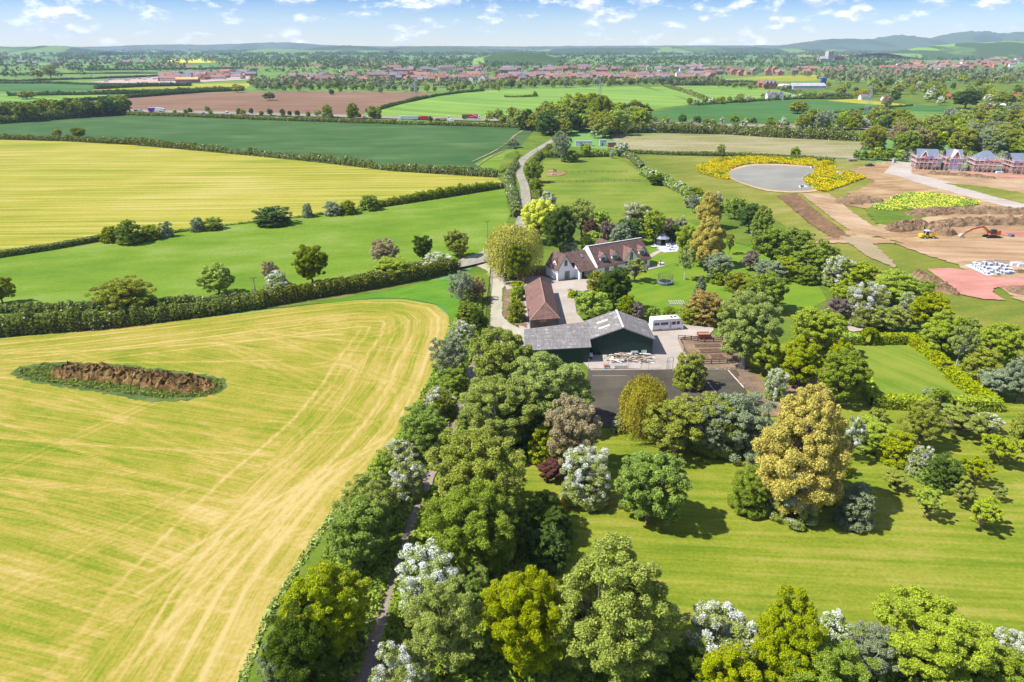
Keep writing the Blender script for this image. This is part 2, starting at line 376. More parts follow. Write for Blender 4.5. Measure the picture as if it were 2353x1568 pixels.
sheet('field', [(1228, 440), (1250, 372), (1360, 352), (1435, 372), (1480, 405), (1560, 445), (1620, 500), (1500, 520), (1300, 510)], field_mat('paddock_grass', [(.11, .22, .02), (.18, .28, .035), (.28, .32, .07)], 0, .15, .05, .04, .6, (.3, .5, .3), (.33, .7)), .05)
sheet('meadow', [(1425, 358), (1700, 360), (1970, 368), (2100, 385), (2800, 560), (2900, 1000), (2353, 840), (2250, 780), (2100, 690), (1930, 600), (1840, 545), (1760, 490), (1600, 462), (1500, 412), (1450, 378)], MEAD, .06, jit=.3)
sheet('verge', [(1140, 408), (1160, 360), (1192, 343), (1230, 300), (1290, 306), (1300, 340), (1262, 350), (1225, 380), (1212, 420), (1218, 480), (1170, 500), (1176, 440)], GRASS, .65)
ZL[0] = .08
sheet('lawn', [(1440, 640), (1400, 600), (1480, 540), (1560, 500), (1690, 560), (1800, 590), (1870, 640), (1900, 690), (1840, 720), (1760, 700), (1640, 740), (1500, 730), (1430, 700)], GARDEN)
sheet('lawn', [(1180, 1060), (1420, 950), (1640, 1010), (1700, 850), (1800, 790), (1960, 770), (2110, 785), (2353, 920), (3200, 1300), (3200, 2300), (1000, 2300), (1180, 1480), (1330, 1230), (1180, 1130)], LAWN)
sheet('lawn', [(1955, 785), (2095, 785), (2255, 935), (2020, 925)], field_mat('croquet_lawn', [(.12, .24, .02), (.19, .3, .035), (.26, .32, .06)], -62, .35, .02, .1, 1.2, (.5, .4, .25), (.33, .7)))
# ---- near hay field: swaths follow the headland, then run across
HB = [G(*p) for p in [(-1500, 1050), (-700, 850), (0, 779), (200, 760), (500, 728), (700, 703), (830, 690), (930, 690), (1000, 702), (1032, 728), (1030, 770), (1003, 830), (985, 885), (955, 945), (930, 990), (870, 1065), (800, 1140), (720, 1250), (640, 1370), (560, 1568), (470, 1800), (300, 2300)]]
poly = HB + [G(-1500, 2300), G(-2500, 1300)]
sheet('hay_field', poly, field_mat('hay_edge', [(.22, .32, .03), (.42, .39, .06), (.52, .4, .11)], 30, .5, .05, .05, .8, (.3, .5, .3)), .10, px=False)
def hay():
    P = np.array(poly); x0, x1, y0, y1 = -150, P[:, 0].max(), 22, P[:, 1].max(); st = .5
    nx, ny = int((x1 - x0) / st), int((y1 - y0) / st)
    X, Y = np.meshgrid(x0 + np.arange(nx + 1) * st, y0 + np.arange(ny + 1) * st)
    ok = inside(P, X, Y)
    d, al = dist_line(HB[2:], X, Y)
    a = np.array(G(0, 960)); b = np.array(G(363, 1018)); t = (b - a) / np.linalg.norm(b - a); n = np.array((-t[1], t[0]))
    wob = 1.2 * np.sin(X * .07 + Y * .04) + 1.0 * np.sin(Y * .11 - X * .03)
    ui = X * n[0] + Y * n[1] + wob; li = X * t[0] + Y * t[1]
    HW = 17 + 2.5 * np.sin(al * .09)
    mk = np.clip((d - HW) / 5 + .5, 0, 1)
    across = np.where(mk > .5, ui + 500, d + .3 * wob); along = np.where(mk > .5, li, al)
    tr = np.zeros(X.shape)
    c_, s_ = np.cumsum([0] + [np.hypot(q[0] - p[0], q[1] - p[1]) for p, q in zip(HB[2:], HB[3:])]), HB[2:]
    rs = np.random.default_rng(3)
    for sx in np.arange(70, c_[-1] - 5, 21):                      # turning arcs between headland and lands
        k = min(np.searchsorted(c_, sx) - 1, len(s_) - 2); f = (sx - c_[k]) / (c_[k + 1] - c_[k])
        e0 = np.array(s_[k]); e1 = np.array(s_[k + 1]); pnt = e0 + (e1 - e0) * f; dd = (e1 - e0) / np.linalg.norm(e1 - e0); nn = np.array((dd[1], -dd[0]))
        c = pnt + nn * (15 + rs.uniform(0, 12)); r = rs.uniform(4, 9)
        q = np.hypot(X - c[0], Y - c[1]); side = ((X - c[0]) * nn[0] + (Y - c[1]) * nn[1]) < 2 + rs.uniform(-2, 2)
        for rr in (r, r + 1.9): tr = np.maximum(tr, np.exp(-((q - rr) / .32) ** 2) * side * rs.uniform(.25, .5))
    for off in (2.2, 4.1, 7.5, 9.4, 13, 14.9, 18.5, 20.3): tr = np.maximum(tr, np.exp(-((d - off - .25 * np.sin(al * .05 + off)) / .28) ** 2) * (.55 + .45 * np.sin(al * .03 + off * 2)))
    for (p, q, s2) in (((0, 868), (470, 880), .9), ((0, 815), (780, 770), .8), ((0, 830), (640, 830), .7), ((330, 1320), (900, 1010), .8), ((300, 1370), (860, 1040), .8), ((0, 1000), (620, 1052), .7), ((520, 1560), (800, 1150), .7), ((230, 1568), (740, 1080), .7), ((260, 1568), (765, 1090), .6), ((0, 900), (300, 960), .5), ((0, 1090), (560, 1160), .5)):
        a2, b2 = G(*p), G(*q); dl, _ = dist_line([a2, b2], X + .8 * np.sin(Y * .08), Y + .8 * np.sin(X * .06)); tr = np.maximum(tr, np.exp(-(dl / .32) ** 2) * s2)
    for i in range(26):                                              # faint criss-cross wheelings
        p = np.array(G(rs.uniform(-100, 900), rs.uniform(800, 1500))); an = rs.choice((0, .06, -.1, 1.15, 1.25, -.35)) + rs.normal() * .05 + math.atan2(t[1], t[0]); ln = rs.uniform(25, 80); v_ = np.array((math.cos(an), math.sin(an)))
        for o_ in (0, 1.7): q_ = p + np.array((-v_[1], v_[0])) * o_; dl, _ = dist_line([q_ - v_ * ln / 2, q_ + v_ * ln / 2], X + .5 * np.sin(Y * .07 + i), Y + .7 * np.sin(X * .05 + i)); tr = np.maximum(tr, np.exp(-(dl / .24) ** 2) * rs.uniform(.25, .6))
    idx = -np.ones(X.shape, int); idx[ok] = np.arange(ok.sum())
    V = np.c_[X[ok], Y[ok], np.full(ok.sum(), .115)]
    q = ok[:-1, :-1] & ok[1:, :-1] & ok[:-1, 1:] & ok[1:, 1:]
    Q = np.c_[idx[:-1, :-1][q], idx[:-1, 1:][q], idx[1:, 1:][q], idx[1:, :-1][q]]
    m, nt, out = newmat('hay_stubble')
    A = N(nt, 'Attribute', attribute_name='across').outputs['Fac']; L = N(nt, 'Attribute', attribute_name='along').outputs['Fac']; T = N(nt, 'Attribute', attribute_name='track').outputs['Fac']
    pos = N(nt, 'NewGeometry').outputs['Position']
    v = N(nt, 'CombineXYZ', {0: mth(nt, 'MULTIPLY', A, .5), 1: mth(nt, 'MULTIPLY', L, .025)}).outputs[0]
    v2 = N(nt, 'CombineXYZ', {0: mth(nt, 'MULTIPLY', A, 2.2), 1: mth(nt, 'MULTIPLY', L, .07), 2: 7.0}).outputs[0]
    s = mth(nt, 'ADD', mth(nt, 'MULTIPLY', noise(nt, v, 1, 2, .5), .32), mth(nt, 'MULTIPLY', noise(nt, v2, 1, 4, .7), .48))
    pt = noise(nt, pos, .045, 5, .62); fi = noise(nt, pos, 2.2, 6, .75); f3 = noise(nt, pos, .35, 3, .6)
    s = mth(nt, 'ADD', s, mth(nt, 'ADD', mth(nt, 'MULTIPLY', pt, .5), mth(nt, 'ADD', mth(nt, 'MULTIPLY', fi, .42), mth(nt, 'MULTIPLY', f3, .12))))
    s = mth(nt, 'ADD', s, mth(nt, 'MULTIPLY', T, .24))
    edge = N(nt, 'Attribute', attribute_name='head').outputs['Fac']
    s = mth(nt, 'ADD', s, mth(nt, 'MULTIPLY', edge, .07))
    f = ramp(nt, s, .7, 1.17)
    cr = N(nt, 'ValToRGB', {0: f}); e = cr.color_ramp.elements
    e[0].color = c4((.07, .14, .008)); e[1].color = c4((.415, .32, .12))
    for p_, c_2 in ((.28, (.15, .19, .012)), (.5, (.25, .225, .028)), (.7, (.335, .26, .062))): z = e.new(p_); z.color = c4(c_2)
    bsdf(nt, out, cr.outputs[0], .95, 0, .1, fi, .35, .12)
    me = qmesh('hay_field', V, Q, [m])
    for nme, arr in (('across', across), ('along', along), ('track', tr), ('head', np.clip(1 - d / 26, 0, 1) * np.clip((al - 60) / 60, 0, 1))):
        at = me.attributes.new(nme, 'FLOAT', 'POINT'); at.data.foreach_set('value', arr[ok].astype(np.float32))
    o = mobj('hay_field', me); o['kind'] = 'structure'
hay()
ZL[0] = .13
VERGE = field_mat('crop_margin', [(.06, .22, .012), (.1, .28, .02), (.17, .32, .03)], 40, .5, .1, .1, 1.2, (.3, .4, .4), (.3, .7))
sheet('field_margin', [(640, 704), (760, 688), (830, 668), (1000, 645), (1052, 652), (1056, 700), (1044, 745), (1034, 728), (1016, 707), (985, 697), (930, 688), (860, 687), (760, 697)], VERGE, jit=.15, smooth=3)
sheet('field_margin', [(1046, 735), (1060, 735), (1020, 835), (985, 940), (940, 1005), (925, 1010), (958, 945), (990, 870), (1006, 820)], VERGE, jit=.15, smooth=3)
sheet('field_margin', [(-400, 850), (0, 772), (250, 755), (500, 722), (690, 700), (690, 690), (0, 760), (-400, 820)], VERGE, jit=.2)
sheet('heap_margin', [(25, 862), (60, 842), (150, 833), (300, 842), (420, 856), (500, 868), (520, 882), (500, 905), (420, 922), (350, 925), (250, 907), (100, 884)], field_mat('rank_grass', [(.04, .1, .04), (.08, .16, .05), (.2, .24, .12)], 0, .8, .2, .2, 1.5, (.3, .4, .4), (.3, .72)), jit=.3, smooth=4)
# ---- lanes, drive, yard, court
ribbon('lane', [(1275, 322), (1258, 332), (1228, 350), (1202, 370), (1192, 390), (1196, 408), (1204, 428), (1208, 455), (1206, 490), (1185, 540), (1130, 585), (1095, 600), (1040, 618)], [4, 4.2, 4.4, 4.6, 4.6, 4.2, 4.2, 4.2, 4.2, 5, 7, 8, 4], ROAD, z=.68)
ribbon('lane', [(1060, 612), (930, 655), (700, 697), (600, 706), (450, 717), (0, 735)], 3.2, field_mat('green_lane', [(.07, .16, .015), (.14, .22, .03), (.25, .2, .1)], 12, .8, .1, .15, 1.2))
sheet('driveway', [(1096, 592), (1126, 612), (1158, 632), (1160, 660), (1154, 665), (1154, 727), (1172, 746), (1215, 765), (1230, 800), (1130, 790), (1128, 760), (1128, 660), (1122, 625), (1080, 605)], GRAVEL, jit=.12)
ribbon('footpath', [(1135, 780), (1105, 830), (1075, 880), (1060, 930), (1030, 1000), (985, 1090), (958, 1170), (935, 1240), (905, 1330), (878, 1400), (850, 1490), (825, 1580), (770, 1750)], [4, 3.2, 2.8, 2.8, 2.8, 2.8, 2.6, 2.6, 2.7, 2.8, 2.9, 3, 3], PATH, jit=.15)
sheet('yard', [(1160, 655), (1200, 640), (1235, 632), (1285, 648), (1370, 640), (1390, 660), (1335, 672), (1320, 690), (1325, 720), (1345, 745), (1370, 760), (1480, 735), (1500, 748), (1636, 738), (1640, 760), (1625, 775), (1690, 830), (1690, 852), (1360, 855), (1335, 830), (1200, 790), (1195, 760)], YARD)
sheet('path_paving', [(1315, 655), (1400, 640), (1440, 633), (1480, 624), (1535, 611), (1520, 608), (1470, 618), (1430, 622)], YARD)
ribbon('path_paving', [(1494, 592), (1505, 584), (1520, 577), (1530, 570)], [1.6, 1.8, 1.8, 2.2], YARD)
sheet('terrace', [(1499, 560), (1508, 571), (1525, 582), (1556, 580), (1562, 565), (1550, 555), (1520, 553)], pm('terrace_slabs', (.42, .42, .45), .8, .12, .5))
sheet('tarmac_court', [(1352, 853), (1693, 851), (1712, 895), (1760, 985), (1330, 985)], TARMAC)
WHITE = pm('white_line_paint', (.7, .7, .68), .7, .1, 1)
for a, b, wd in (((1673, 853), (1709, 893), .3), ((1622, 875), (1645, 905), .06), ((1360, 866), (1440, 866), .05)):
    ribbon('court_line', [a, b], wd, pm('edge_stone', (.5, .4, .32), .8, .2, 1) if wd > .1 else WHITE, smooth=0)
sheet('bed_ground', [(1690, 850), (1720, 850), (1790, 900), (1830, 870), (1890, 850), (1920, 860), (1830, 940), (1770, 960), (1715, 900)], BARE, jit=.4, smooth=3)
sheet('bed_ground', [(1560, 778), (1660, 770), (1725, 848), (1590, 850)], BARE, jit=.2)
sheet('bed_ground', [(1158, 668), (1200, 660), (1210, 755), (1175, 745), (1157, 727)], BARE, jit=.2)
sheet('garden_path', [(1940, 757), (1975, 740), (1990, 745), (1990, 762), (1955, 765)], YARD, jit=.2)
sheet('court_apron', [(1350, 832), (1480, 828), (1470, 850), (1352, 850)], pm('old_slab', (.36, .31, .27), .9, .15, .4))
sheet('bare_ring', [(1254, 395), (1266, 393), (1290, 395), (1303, 399), (1288, 405), (1256, 406)], DIRT, jit=.3)
# ---- motorway
MW = [(-900, 236), (-200, 247), (340, 257), (600, 264), (930, 272), (1085, 276), (1300, 281), (1500, 285), (1735, 291), (2000, 296), (2353, 302), (3200, 318)]
ribbon('motorway', MW, 26, MOTOR, z=.75, smooth=4)
for off in (-1.6, 1.6): ribbon('motorway_marking', [(G(*p)[0], G(*p)[1] + off) for p in MW], .5, WHITE, z=.77, px=False, smooth=4)
# ---- pond and building site
WATER = None
def water():
    m, nt, out = newmat('turbid_water')
    pos = N(nt, 'NewGeometry').outputs['Position']
    col = mix(nt, ramp(nt, noise(nt, pos, .06, 4), .35, .7), (.2, .19, .135), (.28, .26, .185))
    bsdf(nt, out, col, .35, 0, .12, noise(nt, pos, .9, 3), .06, .05); return m
pond = [(1672, 399), (1690, 391), (1715, 384), (1745, 381), (1800, 382), (1862, 386), (1876, 391), (1868, 398), (1852, 404), (1842, 412), (1850, 421), (1868, 431), (1872, 437), (1845, 440), (1800, 440), (1755, 435), (1715, 424), (1685, 412)]
cx_, cy_ = np.mean(pond, 0)
sheet('pond_bank', [(cx_ + (x - cx_) * 1.05, cy_ + (y - cy_) * 1.12) for x, y in pond], CLAY, jit=.25, smooth=3)
sheet('pond_water', pond, water(), smooth=4)
sheet('site_ground', [(1950, 392), (1990, 380), (2040, 372), (2100, 378), (2800, 440), (3000, 700), (2900, 1000), (2353, 700), (2260, 640), (2190, 610), (2110, 570), (2020, 545), (1900, 560), (1860, 556), (1930, 535), (2010, 520), (2060, 490), (1920, 470), (1960, 440), (2010, 420)], DIRT, jit=.8)
sheet('site_ground', [(1785, 450), (1830, 446), (1880, 490), (1955, 545), (1915, 550), (1860, 515)], SOIL, jit=.3)
sheet('site_ground', [(1838, 445), (1905, 447), (1960, 490), (2040, 545), (1975, 546), (1920, 510)], SAND, jit=.25)
sheet('site_ground', [(1985, 480), (2060, 473), (2130, 500), (2040, 520), (2010, 512)], GRASS, jit=.6)
sheet('haul_road', [(2055, 372), (2095, 375), (2095, 400), (2160, 415), (2260, 440), (2353, 465), (2700, 545), (2700, 575), (2353, 488), (2220, 452), (2120, 425), (2060, 405), (2030, 400)], field_mat('haul_gravel', [(.4, .33, .26), (.5, .43, .36), (.56, .5, .44)], -18, .5, .03, .06, 1), jit=.3)
sheet('site_ground', [(2170, 422), (2260, 430), (2500, 470), (2500, 510), (2353, 470), (2290, 455)], MEAD, jit=.4)
sheet('site_ground', [(2120, 395), (2230, 408), (2353, 418), (2600, 440), (2600, 470), (2353, 437), (2230, 420)], SAND, jit=.4)
sheet('site_ground', [(1850, 560), (1935, 552), (2010, 548), (2040, 552), (2090, 575), (2180, 605), (2300, 600), (2353, 600), (2600, 620), (2600, 560), (2353, 548), (2200, 558), (2080, 562)], field_mat('graded_subsoil', [(.34, .2, .1), (.46, .3, .16), (.55, .4, .25)], -6, .3, .03, .03, .8, (.5, .4, .25), (.33, .7), .2), jit=.4)
sheet('site_ground', [(1930, 545), (1990, 550), (2050, 600), (2060, 620), (1990, 590)], field_mat('track_soil', [(.3, .24, .12), (.44, .34, .2)], -40, .6, .05, .1, 1), jit=.3)
sheet('pink_hardcore', [(2130, 621), (2180, 618), (2240, 625), (2280, 640), (2353, 640), (2600, 640), (2600, 690), (2330, 658), (2285, 664), (2280, 675), (2310, 692), (2260, 690), (2210, 680), (2170, 650)], PINK, jit=.15)
sheet('pink_hardcore', [(2285, 538), (2310, 533), (2600, 535), (2600, 552), (2320, 545)], PINK, jit=.15)
sheet('pink_hardcore', [(2090, 395), (2180, 397), (2353, 405), (2600, 420), (2600, 428), (2353, 411), (2200, 403)], PINK, jit=.15)
sheet('concrete_slab', [(2215, 612), (2232, 610), (2285, 634), (2268, 636)], pm('fresh_concrete', (.62, .6, .58), .8, .1, .3))
# ================================================================== TREES
BARK = pm('bark', (.16, .12, .085), .9, .35, 3)
PALEBARK = pm('pale_bark', (.5, .47, .41), .8, .25, 3)
TWIG = pm('twig', (.36, .3, .2), .85, .3, 2)
CORE = pm('hedge_wood', (.06, .055, .03), 1, .4, 2)
LM = {k: leaf_mat('leaf_' + k, *(tuple(min(.85, x * (1.0 if k in ('white', 'bloom', 'gorse') else 1.1 if k.startswith('far') else 1.62)) for x in c) for c in v)) for k, v in dict(
    lime=((.13, .185, .011), (.31, .365, .022)), green=((.08, .13, .01), (.215, .265, .018)), dark=((.038, .075, .01), (.085, .14, .018)),
    olive=((.115, .145, .012), (.27, .3, .042)), hedge=((.065, .092, .013), (.165, .195, .03)), soft=((.125, .165, .024), (.265, .305, .062)), grey=((.115, .15, .075), (.235, .275, .155)),
    gold=((.24, .215, .04), (.48, .42, .1)), brown=((.17, .135, .065), (.31, .25, .12)), copper=((.07, .03, .025), (.15, .075, .05)), plum=((.1, .07, .07), (.2, .15, .125)),
    yellow=((.34, .34, .012), (.62, .58, .04)), willow=((.16, .155, .012), (.33, .285, .03)), white=((.6, .63, .56), (.82, .83, .8)), rust=((.16, .11, .02), (.28, .19, .03)),
    gorse=((.5, .36, .01), (.65, .5, .02)), bloom=((.62, .55, .01), (.85, .74, .02)), herb=((.06, .14, .02), (.14, .24, .04)), far=((.05, .095, .03), (.12, .185, .05)), farolive=((.1, .12, .045), (.18, .2, .075))).items()}
def unit(v): return v / (np.linalg.norm(v, axis=1, keepdims=True) + 1e-9)
def sph(n, rs, zmin=-1.0):
    v = unit(rs.normal(size=(n * 3 + 24, 3))); v = v[v[:, 2] > zmin]; return v[:n]
def leafq(P, Nn, size, rs, down=0.0, asp=1.7):
    """leaf clusters: one tilted diamond each"""
    n = len(P); nr = unit(Nn * .7 + rs.normal(size=(n, 3)) * .62)
    t = rs.normal(size=(n, 3)); t[:, 2] -= down; t = unit(np.cross(nr, np.cross(t, nr))); b = np.cross(nr, t)
    s = (size * rs.uniform(.55, 1.3, n))[:, None]
    V = np.stack([P + t * s * asp * .5, P + b * s * .5, P - t * s * asp * .5, P - b * s * .5], 1).reshape(-1, 3)
    return V, np.arange(4 * n).reshape(n, 4)
def tubes(segs, ns=4):
    """array of tapered limbs: (p, q, r0, r1)"""
    V, Q = [], []
    for p, q, r0, r1 in segs:
        p, q = np.array(p), np.array(q); d = q - p; a = np.cross(d, (.3, .2, 1)); a /= np.linalg.norm(a) + 1e-9; b = np.cross(d, a); b /= np.linalg.norm(b) + 1e-9
        o = len(V)
        for c, r in ((p, r0), (q, r1)):
            for i in range(ns): t = 2 * math.pi * i / ns; V.append(c + a * r * math.cos(t) + b * r * math.sin(t))
        for i in range(ns): j = (i + 1) % ns; Q.append((o + i, o + j, o + ns + j, o + ns + i))
    return np.array(V), np.array(Q)
PROTO = {}
def proto(shape, lod, seed):
    """crown + trunk meshes, 10 m tall and 8 m wide; slots: leaf, blossom/twig"""
    key = (shape, lod, seed)
    if key in PROTO: return PROTO[key]
    rs = np.random.default_rng(abs(0) % 9999 if False else sum(ord(c) for c in shape) * 7 + seed * 101 + 3)
    nl, sz = {'z': (120000, .09), 'x': (60000, .125), 'h': (20000, .2), 'm': (5600, .35), 'l': (900, .8), 'f': (170, 1.9)}[lod]
    fl = shape.rstrip('*'); bl = shape.endswith('*')
    W, Ht = 4.0, 10.0; limbs = []; twigs = []
    if fl == 'weep':
        L = []
        for i in range(26):
            d = sph(1, rs, .05)[0]; c = np.array((d[0] * 2.3, d[1] * 2.3, 6.0 + d[2] * 2.2)); L.append((c, rs.uniform(1.0, 1.6), d))
        ns_ = max(30, nl // 22); P, Nn = [], []
        for i in range(ns_):
            c, r, d = L[rs.integers(len(L))]; e = sph(1, rs, -.1)[0]; p = c + e * r; h = unit(np.array([[p[0], p[1], .15]]))[0]
            ln = rs.uniform(.25, .95) * (p[2] - .3); k = max(4, int(22 * ln / 6)); z = np.linspace(0, ln, k)
            q = p[None] + h[None] * (np.sin(np.minimum(z / 2.0, 1.57))[:, None] * .55) + np.c_[rs.normal(size=(k, 2)) * .1, -z]
            P.append(q); Nn.append(np.repeat(h[None] + (0, 0, .35), k, 0))
        P = np.concatenate(P); Nn = np.concatenate(Nn)
        V, Q = leafq(P, Nn, sz * .85, rs, 3.5, 2.6); mi = np.zeros(len(Q), int)
        for c, r, d in L[:12]: limbs.append(c)
    else:
        L = []
        if fl in ('round', 'bare', 'open', 'bush', 'tall', 'birch'):
            cz, rx, rz, n, lr, zm = {'round': (5.1, 3.15, 4.1, 74, (.5, 1.0), -.85), 'bare': (5.4, 3.2, 3.9, 60, (.5, .9), -.8), 'open': (5.6, 3.2, 3.3, 26, (.5, .95), -.7),
                    'bush': (4.4, 3.15, 4.6, 70, (.5, 1.05), -.8), 'tall': (5.2, 3.05, 4.3, 76, (.5, 1.0), -.9), 'birch': (5.9, 2.9, 3.6, 30, (.45, .85), -.8)}[fl]
            fine, shr = {'z': (4, .5), 'x': (3.4, .54), 'h': (2.6, .6), 'm': (1.7, .75)}.get(lod, (1, 1)); n = int(n * fine); lr = (lr[0] * shr, lr[1] * shr)
            for i in range(n):
                d = sph(1, rs, zm)[0]; k = rs.uniform(.62, 1.0) if i > n // 6 else rs.uniform(.1, .5)
                k *= 1 + .16 * math.sin(d[0] * 2.6 + seed * 2.1) * math.sin(d[1] * 2.9 + seed) + .07 * math.sin(d[2] * 5 + seed * 3); k = min(k, 1.08); r = rs.uniform(*lr); L.append((np.array((d[0] * rx * k, d[1] * rx * k, cz + d[2] * rz * k)), r, d))
            if fl == 'bush':
                for i in range(int(16 * fine)): a = rs.uniform(0, 6.28); L.append((np.array((math.cos(a) * 2.7, math.sin(a) * 2.7, rs.uniform(.7, 2))), rs.uniform(.8, 1.2) * shr, np.array((math.cos(a), math.sin(a), .1))))
        elif fl in ('cone', 'fir'):
            n = {'z': 190, 'x': 130, 'h': 90, 'm': 60}.get(lod, 44); fz = (44 / n) ** .5
            for i in range(n):
                z = 1.2 + 8.0 * (i / n) ** .9; t = (z - 1) / 9; rr = (3.35 * min(1, .7 + t) * (1 - t ** 2.1) ** .75 + .15) if fl == 'cone' else 3.2 * (1 - t) + .2
                a = i * 2.4 + rs.uniform(-.6, .6); k = rs.uniform(.55, .98); d = np.array((math.cos(a), math.sin(a), .25))
                L.append((np.array((math.cos(a) * rr * k, math.sin(a) * rr * k, z)), max(.3, rr * rs.uniform(.3, .46) * fz), d))
        wts = np.array([r * r for _, r, _ in L]); wts /= wts.sum(); fr = {'bare': .5, 'open': .7, 'birch': .5}.get(fl, 1.0)
        P, Nn, lob = [], [], []
        for li, (c, r, d) in enumerate(L):
            k = max(3, int(nl * fr * wts[li])); e = sph(k, rs); e = unit(e + .45 * unit(d[None] + (0, 0, .3)))
            P.append(c + e * r * (1.0 - .62 * rs.beta(1.3, 2.2, (len(e), 1)) + .34 * rs.beta(1.2, 3, (len(e), 1))) * np.array((1, 1, .85))); Nn.append(e + np.array((0, 0, .25))); lob.append(np.full(len(e), li))
        P = np.concatenate(P); Nn = np.concatenate(Nn); lob = np.concatenate(lob)
        kp = P[:, 2] > .08; P, Nn, lob = P[kp], Nn[kp], lob[kp]
        fx = 3.72 / np.percentile(np.hypot(P[:, 0], P[:, 1]), 97); fz_ = 9.65 / np.percentile(P[:, 2], 99.7); S3 = np.array((fx, fx, fz_)); P = P * S3; L = [(c * S3, r * fx, d) for c, r, d in L]
        mi = np.zeros(len(P), int)
        if bl:
            up = rs.uniform(.15, .9, len(L))[lob]; ph = np.sin(P[:, 0] * 2.3 + seed) + np.sin(P[:, 1] * 2.1) + np.sin(P[:, 2] * 2.7)
            mi = ((ph * .22 + rs.normal(size=len(P)) * .25 + up * .9 + (P[:, 2] - 5) * .05) > .66).astype(int)
        V, Q = leafq(P, Nn, np.where(mi == 1, sz * .85, sz), rs)
        limbs = [c for c, r, d in L[::max(1, len(L) // 45)]]
        if lod in 'zxhm' and not (lod == 'm' and fl not in ('bare', 'birch', 'open')):
            for c, r, d in L:
                for j in range({'z': 34, 'x': 30, 'h': 20, 'm': 8}[lod] if fl == 'bare' else 6 if fl in ('birch', 'open') else 4):
                    e = unit((sph(1, rs)[0] * .8 + d + (0, 0, .35))[None])[0]; q = c + e * r * rs.uniform(.9, 1.35)
                    twigs.append((c - d * .3, q, {'z': .02, 'x': .028, 'h': .035, 'm': .06}[lod], .012))
    tint = rs.beta(1.15, 1.5, len(Q))
    if len(twigs) > 1500: twigs = [twigs[i] for i in rs.permutation(len(twigs))[:1500]]
    if twigs:
        V2, Q2 = tubes(twigs, 3); Q = np.concatenate([Q, Q2 + len(V)]); V = np.concatenate([V, V2]); mi = np.concatenate([mi, np.full(len(Q2), 2)]); tint = np.concatenate([tint, np.zeros(len(Q2))])
    top = {'bush': .28, 'weep': .42, 'cone': .85, 'fir': .9, 'open': .3, 'birch': .7}.get(fl, .38) * Ht
    r0 = {'open': .2, 'bush': .2, 'birch': .16, 'weep': .38, 'bare': .3}.get(fl, .3)
    sg = []; pts = [np.array((0, 0, -.1))]
    for i in range(4): pts.append(np.array((rs.normal() * .12, rs.normal() * .12, top * (i + 1) / 4)))
    for i in range(4): sg.append((pts[i], pts[i + 1], r0 * (1 - .2 * i) * (1.25 if i == 0 else 1), r0 * (.8 - .2 * i)))
    if lod != 'f':
        for c in (limbs if lod in 'zxhm' else limbs[:8]):
            b = pts[2] if c[2] < top else pts[rs.integers(2, 5)]
            if fl in ('cone', 'fir'): b = np.array((0, 0, min(c[2] * .8, top)))
            m_ = b + (c - b) * .55 + np.array((0, 0, -.25)) + rs.normal(size=3) * .15
            sg += [(b, m_, r0 * .38, r0 * .24), (m_, c, r0 * .24, r0 * .1)]
    TV, TQ = tubes(sg, 6 if lod in 'zxh' else 4)
    cm = qmesh('crown', V, Q, [LM['green'], LM['white'], TWIG], mi, tint); tm = qmesh('trunk', TV, TQ, [BARK])
    PROTO[key] = (cm, tm); return PROTO[key]
# species: shape, leaf, bark, name, category
SP = dict(oak=('round', 'green', 0, 'broadleaf_tree', 'tree'), lime=('round', 'lime', 0, 'lime_tree', 'tree'), dark=('round', 'dark', 0, 'dark_tree', 'tree'), olive=('round', 'olive', 0, 'olive_green_tree', 'tree'),
    soft=('tall', 'soft', 1, 'ash_tree', 'tree'), ltall=('tall', 'lime', 0, 'maple_tree', 'tree'), gtall=('tall', 'green', 0, 'broadleaf_tree', 'tree'), grey=('round', 'grey', 0, 'whitebeam_tree', 'tree'), gold=('cone', 'gold', 0, 'golden_poplar_tree', 'tree'),
    bare=('bare', 'brown', 0, 'bare_tree', 'tree'), bolive=('bare', 'olive', 0, 'half_leafed_tree', 'tree'), bgrey=('bare', 'grey', 1, 'grey_twiggy_tree', 'tree'), copper=('round', 'copper', 0, 'copper_beech_tree', 'tree'), plum=('bare', 'plum', 0, 'plum_tree', 'tree'),
    yellow=('round', 'yellow', 0, 'golden_acacia_tree', 'tree'), weep=('weep', 'willow', 0, 'weeping_willow_tree', 'tree'), weepg=('tall', 'soft', 1, 'weeping_birch_tree', 'tree'), haw=('bush*', 'soft', 0, 'hawthorn_tree', 'tree'), hawt=('round*', 'soft', 0, 'hawthorn_tree', 'tree'),
    bush=('bush', 'green', 0, 'bush', 'bush'), lbush=('bush', 'lime', 0, 'bush', 'bush'), dbush=('bush', 'dark', 0, 'bush', 'bush'), obush=('bush', 'olive', 0, 'bush', 'bush'), gbush=('bush', 'grey', 0, 'bush', 'bush'), bobush=('bare', 'olive', 0, 'twiggy_bush', 'bush'), bbush=('bare', 'brown', 0, 'bare_bush', 'bush'), rust=('bush', 'rust', 0, 'bush', 'bush'), gorse=('bush', 'gorse', 0, 'gorse_bush', 'bush'),
    orch=('open', 'soft', 0, 'orchard_tree', 'fruit tree'), orcl=('open', 'lime', 0, 'orchard_tree', 'fruit tree'), orcw=('open*', 'soft', 0, 'orchard_tree', 'fruit tree'), birch=('birch', 'soft', 1, 'birch_tree', 'tree'), fir=('fir', 'grey', 0, 'conifer_tree', 'conifer'), gfir=('fir', 'dark', 0, 'conifer_tree', 'conifer'))
BARKS = [BARK, PALEBARK]
NT = [0]
